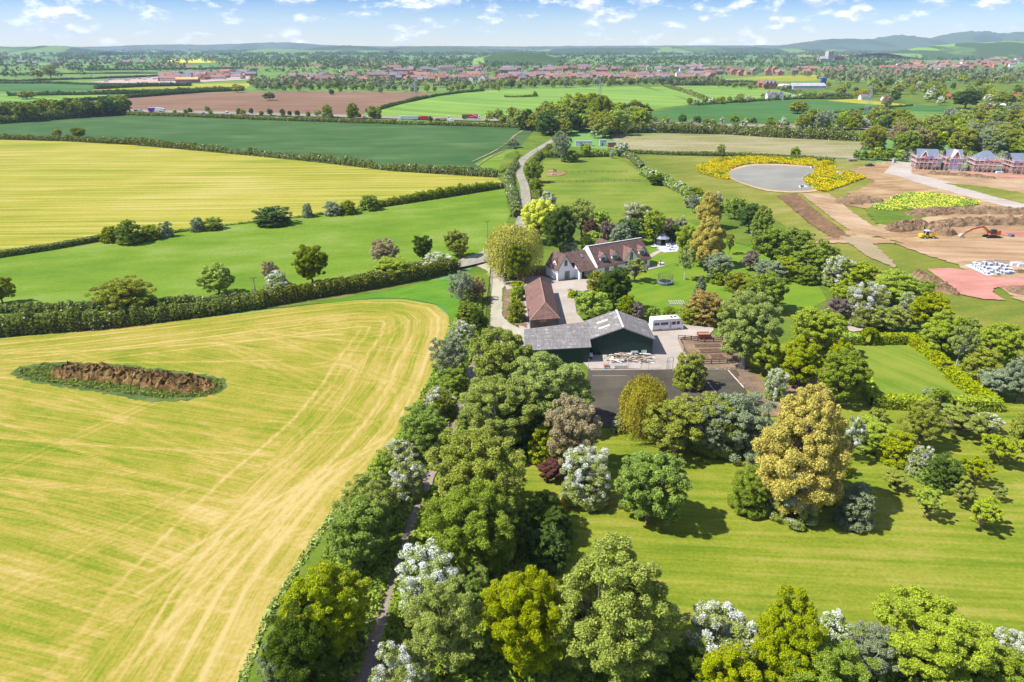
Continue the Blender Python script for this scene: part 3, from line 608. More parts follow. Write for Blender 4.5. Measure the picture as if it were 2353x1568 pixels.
def tree(sp, xb, yb, yt, wpx, label, group=None, lod=None, ground=None, h=None, seeds=3):
    shape, leaf, bk, name, cat = SP[sp]
    if ground is None:
        X, Y = G(xb, yb); h = h or tall(xb, yb, yt); wd = 1.0 * wpx / F * depth(Y)
        rpx = max(wpx, yb - yt) * .435
    else:
        X, Y = ground; wd = wpx; rpx = max(h, wd) * 683 / depth(Y)
    lod = lod or ('z' if rpx > 78 and shape[:4] != 'weep' else 'x' if rpx > 42 else 'h' if rpx > 25 else 'm' if rpx > 13 else 'l' if rpx > 6 else 'f')
    NT[0] += 1; cm, tm = proto(shape, lod, NT[0] % seeds)
    t = thing(name, label, cat, (X, Y, 0), RS.uniform(0, 6.28), group)
    t.scale = (wd / 7.7, wd / 7.7, h / 10.2)
    c = mobj('crown', cm, t); k = mobj('trunk', tm, t)
    c.material_slots[0].link = 'OBJECT'; c.material_slots[0].material = LM[leaf]
    if bk: k.material_slots[0].link = 'OBJECT'; k.material_slots[0].material = BARKS[bk]
    return t
def hedge(name, pts, h, wd, leaf, label, size=.3, dens=1.0, px=True, clipped=False, white=0.0, var=.3, cat='hedge', group=None, z0=0):
    """one hedge: woody core, uneven lobes, leaf clusters all over"""
    W = np.array([G(*p) if px else p for p in pts])[:, :2]
    rs = np.random.default_rng(int(abs(W.sum()) * 10) % 99991); L_ = resample(W, max(.5, wd * .33)); n = len(L_)
    V, Q, MI, T = [], [], [], []; hs = []
    ph = np.cumsum(rs.normal(size=n)) * .35
    for i, p in enumerate(L_):
        d = L_[min(i + 1, n - 1)] - L_[max(i - 1, 0)]; d = d / (np.linalg.norm(d) + 1e-9); nn = np.array((-d[1], d[0])); hh = h * (1 + var * math.sin(ph[i]) * .7 + var * rs.normal() * .35); hs.append(max(.4 * h, hh))
        step = max(.5, wd * .33); area = step * (2 * hs[-1] + wd) * 1.15; k = max(2, int(area * dens * 1.9 / (size * size * .85)))
        u = rs.uniform(-.6, .6, k) * step
        if clipped:
            s = rs.uniform(0, 2 * hs[-1] + wd, k); a = np.clip(s, 0, hs[-1]); b = np.clip(s - hs[-1], 0, wd); c = np.clip(s - hs[-1] - wd, 0, hs[-1])
            off = -wd / 2 + b; zz = a - c; nx = np.where(s < hs[-1], -1, np.where(s > hs[-1] + wd, 1, 0)); nz = (nx == 0) * 1.0
        else:
            th = rs.uniform(-.35, math.pi + .35, k); rr = rs.uniform(.8, 1.06, k) * (1 + .12 * np.sin(i * 1.7)); nx = np.cos(th); nz = np.sin(th)
            off = nx * rr * wd / 2; zz = np.where(nz > 0, hs[-1] * .45 + nz * rr * hs[-1] * .55, hs[-1] * .45 * (1 + nz * 2.6)); zz = np.maximum(zz, .05)
        P = np.c_[p[0] + d[0] * u + nn[0] * off, p[1] + d[1] * u + nn[1] * off, zz + z0]; Nn = np.c_[nn[0] * nx, nn[1] * nx, nz + .25]
        P += rs.normal(size=P.shape) * size * .2
        v, q = leafq(P, Nn, size, rs); T.append(rs.beta(2, 2.4, k)); Q.append(q + sum(len(a) for a in V)); V.append(v)
        MI.append((rs.uniform(size=k) < white * (.5 + .9 * (math.sin(i * .37) > .2))).astype(int))
    o = sum(len(a) for a in V); cv = []
    for i, p in enumerate(L_):
        d = L_[min(i + 1, n - 1)] - L_[max(i - 1, 0)]; d = d / (np.linalg.norm(d) + 1e-9); nn = np.array((-d[1], d[0])) * wd * .36
        for q in ((p - nn, 0), (p - nn, hs[i] * .72), (p + nn, hs[i] * .72), (p + nn, 0)): cv.append((q[0][0], q[0][1], q[1] + z0))
    cq = [(o + 4 * i + j, o + 4 * i + j + 1, o + 4 * i + 5 + j, o + 4 * i + 4 + j) for i in range(n - 1) for j in range(3)] + [(o, o + 3, o + 2, o + 1), (o + 4 * n - 4, o + 4 * n - 3, o + 4 * n - 2, o + 4 * n - 1)]
    V.append(np.array(cv)); Q.append(np.array(cq)); MI.append(np.full(len(cq), 2)); T.append(np.zeros(len(cq)))
    ob = mobj(name, qmesh(name, np.concatenate(V), np.concatenate(Q), [LM[leaf], LM['white'], CORE], np.concatenate(MI), np.concatenate(T)))
    return tag(ob, label, cat, group)
def rows(txt, group):
    for ln in txt.strip().splitlines():
        a = ln.split(None, 5); tree(a[0], float(a[1]), float(a[2]), float(a[3]), float(a[4]), a[5], group)
# species  x  base-y  top-y  width  label
rows('''
olive 1400 1548 1258 285 broad olive-lime tree, largest crown of the bottom row by the lawn edge
ltall 1205 1545 1318 180 upright yellow-green tree beside the broad olive-lime crown
haw 1645 1545 1392 165 white hawthorn in full flower on the bottom edge of the striped lawn
ltall 1790 1590 1358 160 tall lime tree with twiggy top just beside the flowering hawthorn
lime 2110 1568 1390 235 bright lime dense tree with cauliflower crown at lawn edge
bgrey 1990 1565 1440 130 grey twiggy shrub between two lime crowns of the bottom row
haw 1905 1490 1405 90 hawthorn with white top peeping out behind the twiggy lime tree
haw 2300 1560 1458 100 white-topped hawthorn by the corner of the lawn
bush 2265 1620 1495 150 green bush beneath the white-topped corner hawthorn
lbush 1665 1640 1508 160 low lime bush in front of the full-flowered white hawthorn
dbush 1560 1600 1500 120 dark bush in the gap between olive-lime crown and white hawthorn
bush 1880 1640 1480 200 dark green bush under the twiggy lime tree
bolive 1028 1548 1330 190 half-leafed tree with brown twig top beside the footpath
haw 990 1395 1262 150 arching white hawthorn overhanging the dark footpath
haw 925 1625 1488 130 white hawthorn at the very bottom of the footpath
bush 1098 1400 1300 75 small green bush behind the arching white hawthorn
gtall 1085 1315 1120 205 dense green tree with yellow-lit top in the middle of the belt
bolive 1100 1205 985 240 tall half-bare ash with brown twigs rising from the belt
dbush 1250 1235 1145 130 dark green shrubs at the shady edge of the lawn
dbush 1258 1300 1215 90 rounded dark bush in the shade of the dense green tree
gorse 1294 1168 1148 30 little orange-yellow gorse bush on the lawn edge
bush 1190 1250 1150 100 mid green bush between the dense green tree and dark shrubs
lbush 1160 1440 1340 110 low yellow-green bush in front of the upright yellow-green tree
''', 'trees along the bottom of the property')
rows('''
ltall 765 1510 1305 195 sunlit yellow-green tree on the hay field edge by the path
dbush 700 1590 1400 170 deep green shrub mass at the lower tip of the hay field hedge
bgrey 660 1600 1480 110 grey twiggy shrub below the sunlit yellow-green tree
gtall 838 1300 1150 150 green tree midway up the hay field side of the path
bolive 850 1205 1090 140 brown-topped twiggy tree leaning over the hay field
haw 938 1140 1055 85 white hawthorn with lilac-grey twigs above the path
haw 925 1070 1012 80 small white hawthorn on the hay field edge below the round green bush
bush 975 1035 928 125 round bright green bush bulging into the hay field
lbush 885 1110 1040 70 light green bush by the small white hawthorn
haw 1008 955 888 85 greyish white hawthorn above the round bright green bush
bush 1045 905 848 75 green bush beside the head of the footpath
bgrey 1035 868 772 92 pale bare tree with tangled branches at the hay field corner
haw 1062 790 733 62 hawthorn with white sprays beside the driveway bend
bush 1075 740 690 60 green shrub in the driveway hedge
bgrey 1060 700 622 60 grey leafless tree in the hedge beside the drive
bbush 1095 690 640 50 brown bush leaning against the driveway rails
dbush 1100 760 705 40 dark shrub next to the driveway post and rail fence
bush 1020 960 900 60 leafy bush under the greyish white hawthorn
''', 'trees between the hay field and the path')
rows('''
soft 1150 925 750 150 soft green ash beside the lean-to roof
soft 1256 985 812 200 spreading soft green ash hiding the lean-to wall
soft 1148 1030 865 180 soft green ash with white limbs showing above the path
dbush 1205 1030 925 110 dark green bush in the shade under the white-limbed ash
soft 1095 1000 900 80 slim light green tree against the footpath
bare 1312 1085 912 132 round leafless tree with fine brown twigs by the court
copper 1268 1098 1060 70 reddish shrub under the leafless brown tree
lbush 1255 1060 975 85 thin yellow-green shrub beside the leafless brown tree
haw 1345 1150 1030 118 white flowering hawthorn standing alone on the lawn
gtall 1490 1200 1035 160 green tree on the lawn casting a long shadow
weep 1472 1003 853 108 small golden weeping willow beside the tarmac court
haw 1420 992 956 34 tiny white bush at the foot of the small willow
bobush 1548 1040 918 165 wide twiggy olive shrub spreading beside the small golden willow
bgrey 1622 1045 925 95 pale dead tree with white branches
obush 1640 1030 912 130 olive shrub mass behind the pale dead tree
gbush 1696 1040 900 140 grey-green shrub dome by the court corner
obush 1582 890 805 74 feathery olive tree growing over the court fence
gold 1820 1170 878 198 huge golden poplar on the lawn
bush 1718 1170 1075 100 glossy green bush at the foot of the golden poplar
haw 1818 1190 1085 112 white-flecked shrub below the golden poplar
rust 1893 1150 1078 60 small ochre bush tucked beside the golden poplar
gbush 1960 1205 1115 88 spiky grey-green bush in the poplar shade
orcw 1948 1060 952 55 slender white blossomed tree behind the golden poplar
lbush 1925 1090 1040 50 low lime shrub behind the golden poplar
''', 'trees around the court and lawn')
rows('''
haw 2105 1092 1020 52 small tree with white blossom sprays among beech clumps
dbush 2160 1118 1048 78 round dark bush behind the blossom sprays
orcl 2122 1190 1120 68 young lime fruit tree with neat round shadow
orcl 2252 1218 1150 82 bright yellow-green fruit tree lowest in the orchard
orch 2205 1165 1108 60 grey-green fruit tree above the bright yellow-green one
orcl 2235 1115 1052 72 leafy light green fruit tree in the orchard middle
orcl 2292 1070 1000 92 wide light green fruit tree at the orchard side
orch 2195 1000 935 110 open fruit tree just below the beech hedge end
orcw 2268 1000 952 62 pale fruit tree with a few white sprays
orch 2335 1040 955 75 grey-leaved fruit tree at the picture side
bolive 2108 1025 918 95 olive tree standing before the hedge arch
bgrey 2140 935 895 50 bare shrub against the bottom hedge
orch 2052 1125 1085 68 thin fruit tree in the tip of the poplar shadow
orch 2015 970 938 45 tiny sparse fruit tree near the hedge corner
orch 2290 1152 1120 34 spindly sapling in the orchard
lbush 1995 1020 965 105 beech clump with brown top, upper one
lbush 2058 1060 995 85 beech clump with brown top, middle one
bush 2130 1105 1070 60 beech clump beside the round dark bush
''', 'orchard trees and shrubs')
rows('''
lime 1750 865 768 82 bright lime tree beside the raised beds
ltall 1832 885 775 98 yellow-green forked tree over bare earth
haw 1778 915 845 52 little white flowering tree on bare earth
oak 1925 925 805 118 broad green tree at the croquet lawn corner
ltall 1928 845 775 55 slim lime tree beside the croquet lawn
ltall 1868 815 705 120 tall light green tree behind the forked tree
weepg 1706 845 662 142 large weeping birch by the motorhome yard
rust 1615 738 668 90 orange-brown shrub by the pergola
obush 1588 740 700 60 pale green shrub beside the pergola
bush 1655 740 690 60 leafy green shrub by the timber store
fir 1605 705 630 46 grey-green conifer on the garden lawn
gtall 1755 715 625 88 upright green tree behind the weeping birch
bolive 1692 690 625 72 olive tree behind the weeping birch
plum 1918 740 682 66 purple-brown bush outside the croquet lawn
haw 1982 745 648 88 tall white hawthorn between lime trees of the east belt
bolive 2045 765 703 88 olive-brown bush behind the upper hedge
ltall 2160 815 712 92 leafy lime tree beyond the croquet lawn hedge
birch 2195 848 745 62 silver birch with white leaning trunk
ltall 2290 840 740 95 tall lime tree at the east corner
obush 2250 870 803 95 golden-olive domed bush east of the croquet lawn
grey 2285 910 850 88 grey-green shrub below the golden-olive dome
grey 2335 925 820 80 pale grey-green tree on the picture side
oak 2215 790 730 70 green tree beside the leaning silver birch
lime 2130 760 675 90 lime tree next to the blossom by the spoil bank
haw 2080 740 672 45 narrow hawthorn with hanging white blossom
lime 2050 705 620 112 wide lime tree facing the pink hardcore
oak 2105 700 640 70 green tree overlooking the long spoil bank
ltall 1970 665 598 78 lime tree behind the tall white hawthorn
lime 1935 700 640 62 round lime tree inside the east belt
haw 1920 655 586 72 big white hawthorn facing the building site
oak 1898 630 565 58 green tree beside the big white hawthorn
oak 1868 630 547 85 rounded green tree above the site track
oak 1828 590 520 68 green tree in the upper east belt
oak 1770 610 520 92 large green tree of the upper east belt
haw 1738 550 505 30 thin white blossom tree in the upper east belt
dark 1718 535 466 56 dark green tree at the head of the east belt
oak 1688 505 453 52 mid green tree beside the ochre tree
gold 1625 525 435 58 rounded ochre tree at the head of the garden
gold 1622 612 492 82 golden poplar beside the terrace
lime 1575 590 515 60 lime green tree behind the gazebo terrace
oak 1745 555 470 50 green tree at the meadow boundary
lbush 1800 640 590 70 low bush along the garden boundary
bush 1850 650 610 60 dark bush along the garden boundary
''', 'garden and boundary trees')
rows('''
birch 1572 645 560 48 bare white-trunked birch on the lawn by the trampoline
grey 1645 645 583 72 silvery shrub on the lawn behind the birch
bush 1650 652 608 42 round green bush before the silvery shrub
plum 1722 622 573 42 small purple tree by the lawn
gbush 1765 645 600 72 wide grey-green spreading shrub
orch 1675 585 535 26 slim yellowing tree on the lawn strip
orch 1458 648 593 58 apple tree in front of the white house
dark 1408 715 612 78 dense dark tree in front of the house
lime 1360 740 665 80 bright green tree by the courtyard
bush 1438 735 678 50 green shrub at the end of the dense dark tree
obush 1368 665 622 42 pale leafy shrub between courtyard and house
lbush 1316 684 664 26 clipped round bush in the courtyard
plum 1462 740 690 36 purple shrub behind the steel barn
bush 1500 738 703 36 green shrub beside the motorhome
bush 1535 735 705 34 small leafy bush by the pergola post
weep 1180 632 503 132 great golden weeping willow over the lane
oak 1192 650 552 60 green tree hugging the willow front
yellow 1238 560 455 85 brilliant yellow acacia beside the lane
hawt 1258 500 438 45 white-green tree behind the yellow acacia
dark 1285 590 470 78 tall shadowy tree behind the house
bolive 1335 545 455 75 olive tree by the paddock
copper 1358 560 498 38 copper-red tree behind the white house roof
lime 1384 530 483 42 lime tree beside the copper-red tree
hawt 1462 545 463 68 silvery white tree behind the house
grey 1425 570 510 55 grey-green round tree behind the roof
plum 1395 560 506 42 lilac-grey bush next to the copper-red tree
lbush 1358 580 530 50 yellow-green bush behind the roof ridge
hawt 1307 590 553 42 cream-flowered bush beside the link roof
dark 1440 560 500 60 dark tree behind the silvery white tree
ltall 1500 560 478 52 leafy lime tree behind the rear lawn
plum 1532 550 500 52 bare purplish tree near the gazebo
dbush 1545 555 517 34 dark round bush beside the gazebo
hawt 1562 545 495 30 thin white-flowered tree by the gazebo
lbush 1188 690 655 32 leafy bush by the timber barn wall
bush 1187 738 688 44 round bush beside the timber barn wall
lbush 1190 675 645 36 light green bush by the driveway gate
''', 'trees around the white house')
rows('''
bare 885 612 543 70 leafless tree in the long pasture
dark 972 602 540 46 dark green tree in the pasture, near the willow
olive 1050 592 527 60 round olive tree at the pasture end by the lane
lime 505 680 602 82 bright lime oak standing on the pasture hedge
oak 718 655 562 76 green oak with narrow trunk beside the lane hedge
bare 625 658 598 42 brown leafless tree behind the pink-white hawthorn
haw 640 680 620 66 pinkish white hawthorn near the utility pole
bolive 292 725 640 135 wide brown-green tree spreading over the lane hedge
olive 8 700 635 60 olive tree above the lane hedge, cut by the picture edge
lbush 905 640 590 100 yellow-green bush growing from the lane hedge
haw 1005 622 580 70 grey-white shrub at the lane corner
bush 300 560 503 60 tall green shrub in the gappy field hedge
bush 255 556 520 45 leafy shrub beside the low clipped hedge
bush 345 550 517 50 dark leafy shrub in the gappy field hedge
gbush 385 545 508 30 greyish shrub ending the shrub row
gbush 455 532 498 34 grey-green shrub on the grassy field bank
bush 490 528 500 46 low shrub next to the grey-green one on the bank
dbush 628 517 473 84 wide dark shrub clump on the field bank
gbush 707 500 466 26 small round shrub alone on the bank
gbush 765 495 462 42 grey shrub beginning the thick hedge
bush 800 492 460 44 dark shrub at the start of the thick hedge
bush 850 483 446 46 tall shrub on the thick hedge
olive 132 316 296 22 small tree on the crop hedge
oak 182 318 292 36 bigger tree on the crop hedge
''', 'trees of the hay and pasture fields')
rows('''
dark 620 231 211 28 lone oak in the ploughed field
dark 762 218 206 12 tiny dark tree on the ploughed field top
bare 685 212 186 16 tall bare tree at the ploughed field edge
bolive 545 213 192 26 ivy-clad gnarled tree on the field hedge
bolive 118 181 148 32 pair-crowned tall tree in the far meadows
olive 88 181 160 22 shorter tree beside the tall far-meadow tree
olive 62 228 208 40 bushy tree on the meadow hedge
oak 1230 224 209 10 little tree in the field notch
bolive 1700 237 214 20 slender tree at the barley corner
olive 1832 262 232 46 big round bush alone in the wheat field
weep 1978 226 204 34 golden willow by the white cottage
copper 1927 143 128 20 dark purple beech beside the church
bare 2035 250 215 26 bare tree near the pylon
dark 2215 250 205 62 black-green yew clump in the rough middle meadow
bolive 1655 362 330 22 bare tree in the dry pasture
oak 1826 363 336 24 small round tree in the dry pasture
bgrey 1290 372 300 44 tall ash with bare trunk beside the lane
oak 1226 420 368 42 dark tree on the lane bend
oak 1232 446 408 34 bush-like tree below the lane bend
lime 1345 361 329 28 small tree in front of the grey container
hawt 1366 318 298 22 pale tree above the lane
bgrey 1178 342 318 36 tangled bare tree on the field corner
hawt 1428 360 326 36 grey-green tree beside the brown cabin
bush 1310 372 345 40 dense bush on the paddock hedge
hawt 1405 365 345 10 small white tree at the paddock corner
hawt 1498 415 388 24 white hawthorn on the paddock boundary
dark 1512 425 400 50 dark bush on the paddock boundary
hawt 1560 440 415 22 pale hawthorn among the paddock boundary bushes
bush 1595 460 430 40 green bush on the paddock boundary
hawt 1640 480 440 36 white-flecked tree at the paddock boundary end
bgrey 1590 490 440 26 bare grey tree by the ochre tree
hawt 1582 478 447 30 light green flowering bush before the bare grey tree
''', 'single trees in the farmland')
# -------------------------------------------------------------- hedges
hedge('hedge', [(-300, 800), (0, 770), (250, 752), (440, 728), (600, 705)], 4.2, 3.6, 'hedge', 'tall wild hedge along the top of the hay field, greyish with white flecks', .34, .8, white=.015)
hedge('hedge', [(600, 706), (700, 688), (850, 664), (960, 643), (1050, 622)], 3.6, 2.8, 'hedge', 'trimmed wild hedge running up to the lane corner', .32, .8, white=.02, var=.15)
hedge('hedge', [(-200, 722), (60, 718), (250, 712), (430, 700), (560, 688), (700, 668), (850, 640), (985, 612)], 1.9, 2.2, 'hedge', 'lower lane hedge on the pasture side, in dark shade', .32, .8, white=.02)
hedge('hedge', [(-200, 625), (0, 592), (120, 574), (235, 553)], 1.9, 2.2, 'hedge', 'low square-cut hedge below the yellow field', .33, .8, clipped=True, var=.08)
hedge('hedge', [(235, 553), (400, 536), (520, 519), (700, 499), (830, 482)], .7, 1.6, 'green', 'low grassy bank between the yellow field and pasture', .33, .7, var=.5)
hedge('hedge', [(830, 483), (960, 463), (1050, 449), (1100, 441), (1158, 432)], 3.2, 3, 'green', 'thick dark hedge between yellow field and pasture', .36, .8, white=.02)
hedge('hedge', [(-200, 312), (0, 321), (150, 325), (300, 333), (450, 346)], 3.6, 3.2, 'hedge', 'mixed hedge between the crop and the yellow field, westerly length', .55, .8, white=.04)
hedge('hedge', [(450, 346), (600, 360), (750, 375), (900, 393), (1040, 402), (1140, 408)], 3.6, 3.2, 'hedge', 'mixed hedge between the crop and the yellow field, length next to the lane', .5, .8, white=.03)
hedge('hedge', [(1185, 384), (1172, 400), (1170, 430), (1180, 470), (1190, 500)], 3.4, 4.2, 'hedge', 'bushy hedge with pale blossom on the pasture side of the lane', .38, .8, white=.08)
hedge('hedge', [(1150, 400), (1176, 384), (1190, 362), (1186, 352)], 1.6, 1.4, 'green', 'short clipped hedge on the inside of the lane bend', .4, .8, clipped=True)
hedge('hedge', [(1262, 340), (1248, 355), (1232, 370), (1214, 392), (1216, 410)], 2.6, 3.4, 'hedge', 'rounded hedge between the lane and the upper paddock', .4, .8)
hedge('hedge', [(1232, 438), (1232, 470), (1236, 495)], 2.6, 2.6, 'hedge', 'square hedge beside the lower paddock', .36, .8, clipped=True, var=.1)
hedge('hedge', [(1250, 362), (1320, 362), (1400, 360)], 3.2, 3.5, 'green', 'hedge behind the upper paddock', .5, .8)
hedge('hedge', [(1400, 352), (1450, 366), (1475, 392)], 3.2, 3.4, 'hedge', 'yellowish hedge climbing from the cabins', .45, .8, white=.06)
hedge('hedge', [(1478, 402), (1520, 422), (1560, 440), (1610, 468), (1650, 490)], 3.6, 4.2, 'green', 'blossoming hedge between paddock and meadow', .42, .8, white=.08)
hedge('hedge', [(1420, 352), (1560, 357), (1700, 360), (1850, 366), (1915, 372)], 2.2, 2.6, 'hedge', 'long dark hedge above the pond meadow', .5, .8, var=.15)
hedge('hedge', [(1385, 308), (1500, 305), (1640, 308), (1800, 318), (1900, 322), (1990, 326)], 6, 6, 'hedge', 'deep motorway hedge above the dry pasture, cream with blossom', .65, .8, white=.08)
hedge('hedge', [(-300, 296), (0, 285), (150, 274), (285, 262)], 7, 7, 'hedge', 'tree-height hedge beside the crop field', .8, .8)
hedge('hedge', [(285, 265), (420, 269), (620, 277), (900, 286), (1080, 291), (1230, 296)], 2.8, 4.5, 'hedge', 'low motorway hedge along the top of the crop', .7, .8, white=.02)
hedge('hedge', [(845, 259), (920, 239), (1000, 222), (1060, 214), (1110, 210)], 3.2, 5, 'dark', 'dark hedge between ploughed field and barley', .8, .8)
hedge('hedge', [(150, 235), (320, 224), (480, 212), (560, 209)], 4, 6, 'dark', 'dark straight hedge above the ploughed field', .9, .8)
hedge('hedge', [(20, 221), (160, 219), (300, 217), (430, 210), (560, 206)], 5, 7, 'dark', 'ragged hedge across the green meadows', 1, .8)
hedge('hedge', [(1530, 200), (1580, 215), (1620, 230), (1660, 240)], 3.5, 6, 'hedge', 'hedge at the barley field end', .9, .8, white=.06)
hedge('hedge', [(1600, 243), (1720, 234), (1830, 228), (1960, 228)], 2.6, 4, 'dark', 'dark hedge edging the wheat field', .9, .8)
hedge('hedge', [(1900, 262), (1960, 256), (2000, 252)], 1.6, 2.5, 'dark', 'short trimmed hedge inside the wheat field', .7, .8, clipped=True)
hedge('hedge', [(2010, 250), (2060, 247), (2095, 244)], 1.6, 2.5, 'dark', 'short hedge near the pylon', .7, .8, clipped=True)
hedge('hedge', [(1160, 224), (1205, 224), (1232, 222)], 2.2, 5, 'hedge', 'small hedge jutting into the barley', .9, .8)
for i, (pl, hh, lb) in enumerate([
    ([(-300, 187), (60, 187), (240, 181), (480, 172)], 3, 'thin hedge between the far meadows'), ([(-300, 193), (100, 192), (270, 197), (400, 197)], 3, 'hedge above the blue-green far meadow'),
    ([(220, 206), (330, 200), (440, 198)], 5, 'bushy hedge below the distant building site'), ([(0, 172), (240, 170), (480, 169)], 3, 'hedge under the far farmsteads'),
    ([(200, 163), (420, 160), (560, 158)], 4, 'faint hedge above the building estate'), ([(640, 152), (655, 146), (660, 145)], 5, 'slanting hedge between brown strips'),
    ([(765, 153), (800, 146)], 5, 'second slanting hedge between brown strips'), ([(1520, 196), (1640, 197), (1760, 196)], 4, 'hedge in front of the farm'), ([(1790, 206), (1850, 222), (1960, 224)], 4, 'hedge under the farm paddock'),
    ([(1880, 182), (1990, 178), (2120, 178)], 5, 'hedge crossing the buttercup fields'), ([(1640, 191), (1700, 189), (1760, 192)], 4, 'hedge bordering the buttercup field')]):
    hedge('hedge', pl, hh, 6, 'far', lb, 1.3, .7)
BE = 'beech_hedge'
hedge(BE, [(1908, 792), (1975, 790)], 2.2, 1.9, 'lime', 'clipped hedge left end of the croquet lawn top, beside the arch'.replace('left end', 'short end'), .26, .9, clipped=True, var=.05)
hedge(BE, [(2010, 790), (2098, 790)], 2.2, 1.9, 'lime', 'clipped hedge along the croquet lawn top, from arch to corner', .26, .9, clipped=True, var=.05)
hedge(BE, [(2092, 792), (2125, 812), (2160, 842), (2172, 856)], 2.1, 2, 'lime', 'clipped hedge down the croquet lawn, upper length', .26, .9, clipped=True, var=.06)
hedge(BE, [(2178, 866), (2215, 895), (2255, 920), (2280, 938)], 2.1, 2, 'lime', 'clipped hedge down the croquet lawn, lower length', .26, .9, clipped=True, var=.06)
hedge(BE, [(2003, 935), (2075, 938), (2120, 938)], 2.2, 2.2, 'lime', 'clipped hedge closing the croquet lawn bottom, sunlit face', .24, .9, clipped=True, var=.05)
hedge(BE, [(2192, 940), (2285, 942)], 2.2, 2.2, 'lime', 'clipped hedge closing the croquet lawn bottom, past the arch', .24, .9, clipped=True, var=.05)
hedge(BE, [(1962, 858), (1985, 890), (2008, 930)], 2.1, 1.8, 'lime', 'clipped hedge beside the broad green tree', .26, .9, clipped=True, var=.06)
def arch(x, y, label):
    X, Y = G(x, y); rs = np.random.default_rng(int(x)); P, Nn = [], []
    for i in range(5200):
        t = rs.uniform(0, 1)
        if t < .3 or t > .7:
            s = -1 if t < .5 else 1; c = np.array((s * 1.25, 0, rs.uniform(.1, 2.4)))
        else: a = math.pi * (1 - (t - .3) / .4); c = np.array((1.25 * math.cos(a), 0, 2.3 + 1.15 * math.sin(a)))
        e = sph(1, rs)[0]; P.append(c + e * np.array((.62, .85, .6)) * rs.uniform(.7, 1.05) * (1.15 if c[2] > 2.3 else .85)); Nn.append(e + (0, 0, .2))
    V, Q = leafq(np.array(P), np.array(Nn), .24, rs); V[:, 2] = np.maximum(V[:, 2], .02); V[:, :2] += (X, Y)
    tag(mobj('hedge_arch', qmesh('hedge_arch', V, Q, [LM['green']], None, rs.beta(2, 2.4, len(Q)))), label, 'topiary arch', 'living arches of the croquet lawn')
arch(1992, 793, 'leafy arch through the top hedge of the croquet lawn'); arch(2152, 940, 'leafy arch through the bottom hedge of the croquet lawn')
# ================================================================== THE WHITE HOUSE AND ITS YARD
K = 1.2
RENDERW = pm('white_render', (.86, .85, .85), .8, .06, .6)
def tile_mat(name, a, b, sc=3.2):
    m, nt, out = newmat(name); p = N(nt, 'TexCoord').outputs['Object']
    z = N(nt, 'SeparateXYZ', {0: p}).outputs[2]
    cs = mth(nt, 'FRACT', mth(nt, 'MULTIPLY', z, sc)); v = N(nt, 'TexVoronoi', {'Vector': p, 'Scale': 2.6}).outputs['Color']
    v = N(nt, 'SeparateColor', {0: v}).outputs[0]
    f = mth(nt, 'ADD', mth(nt, 'MULTIPLY', noise(nt, p, .45, 5), .6), mth(nt, 'MULTIPLY', v, .4))
    col = mix(nt, ramp(nt, f, .3, .72), a, b); col = mix(nt, mth(nt, 'MULTIPLY', mth(nt, 'LESS_THAN', cs, .2), .35), col, tuple(x * .45 for x in a))
    bsdf(nt, out, col, .85, 0, .2, cs, .25, .03); return m
TILE = tile_mat('clay_tiles', (.095, .06, .048), (.165, .105, .086)); TILE2 = tile_mat('weathered_tiles', (.125, .07, .056), (.22, .125, .1))
GLASS = glass_mat('window_glass', (.03, .045, .05)); GLASSG = glass_mat('stained_glass', (.1, .085, .03))
FRAME = pm('white_frame', (.75, .75, .74), .5, .05, 1); DARKW = pm('dark_timber', (.05, .04, .033), .85, .4, 2); OAKW = pm('old_timber', (.3, .2, .11), .8, .3, 1.5)
STEEL = pm('galvanised_steel', (.42, .43, .45), .45, .12, 2, .5); BLACK = pm('black_rubber', (.02, .02, .022), .8, .2, 2); DGREY = pm('dark_grey_paint', (.09, .095, .11), .5, .12, 1)
A0 = g1(322, 570); HR = R(29)
house = thing('white_house', 'long white cottage with tiled roofs and a row of gabled dormers', 'house', A0, HR)
def slab(mb, q, t=.14, mi=0):
    q = [Vector(p) for p in q]; n = (q[1] - q[0]).cross(q[2] - q[0]).normalized()
    if n.z < 0: n = -n
    mb.ext([tuple(p) for p in q], tuple(-n * t), mi)
def gable_w(mb, u0, u1, w0, w1, e, r, mi=0): mb.ext([(u0, w0, 0), (u1, w0, 0), (u1, w0, e), ((u0 + u1) / 2, w0, r), (u0, w0, e)], (0, w1 - w0, 0), mi)
def roof_w(mb, u0, u1, w0, w1, e, r, o=.25, v=.12):
    c = (u0 + u1) / 2; s = (r - e) / (c - u0)
    slab(mb, [(u0 - o, w0 - v, e - o * s + .1), (c, w0 - v, r + .1), (c, w1 + v, r + .1), (u0 - o, w1 + v, e - o * s + .1)])
    slab(mb, [(c, w0 - v, r + .1), (u1 + o, w0 - v, e - o * s + .1), (u1 + o, w1 + v, e - o * s + .1), (c, w1 + v, r + .1)])
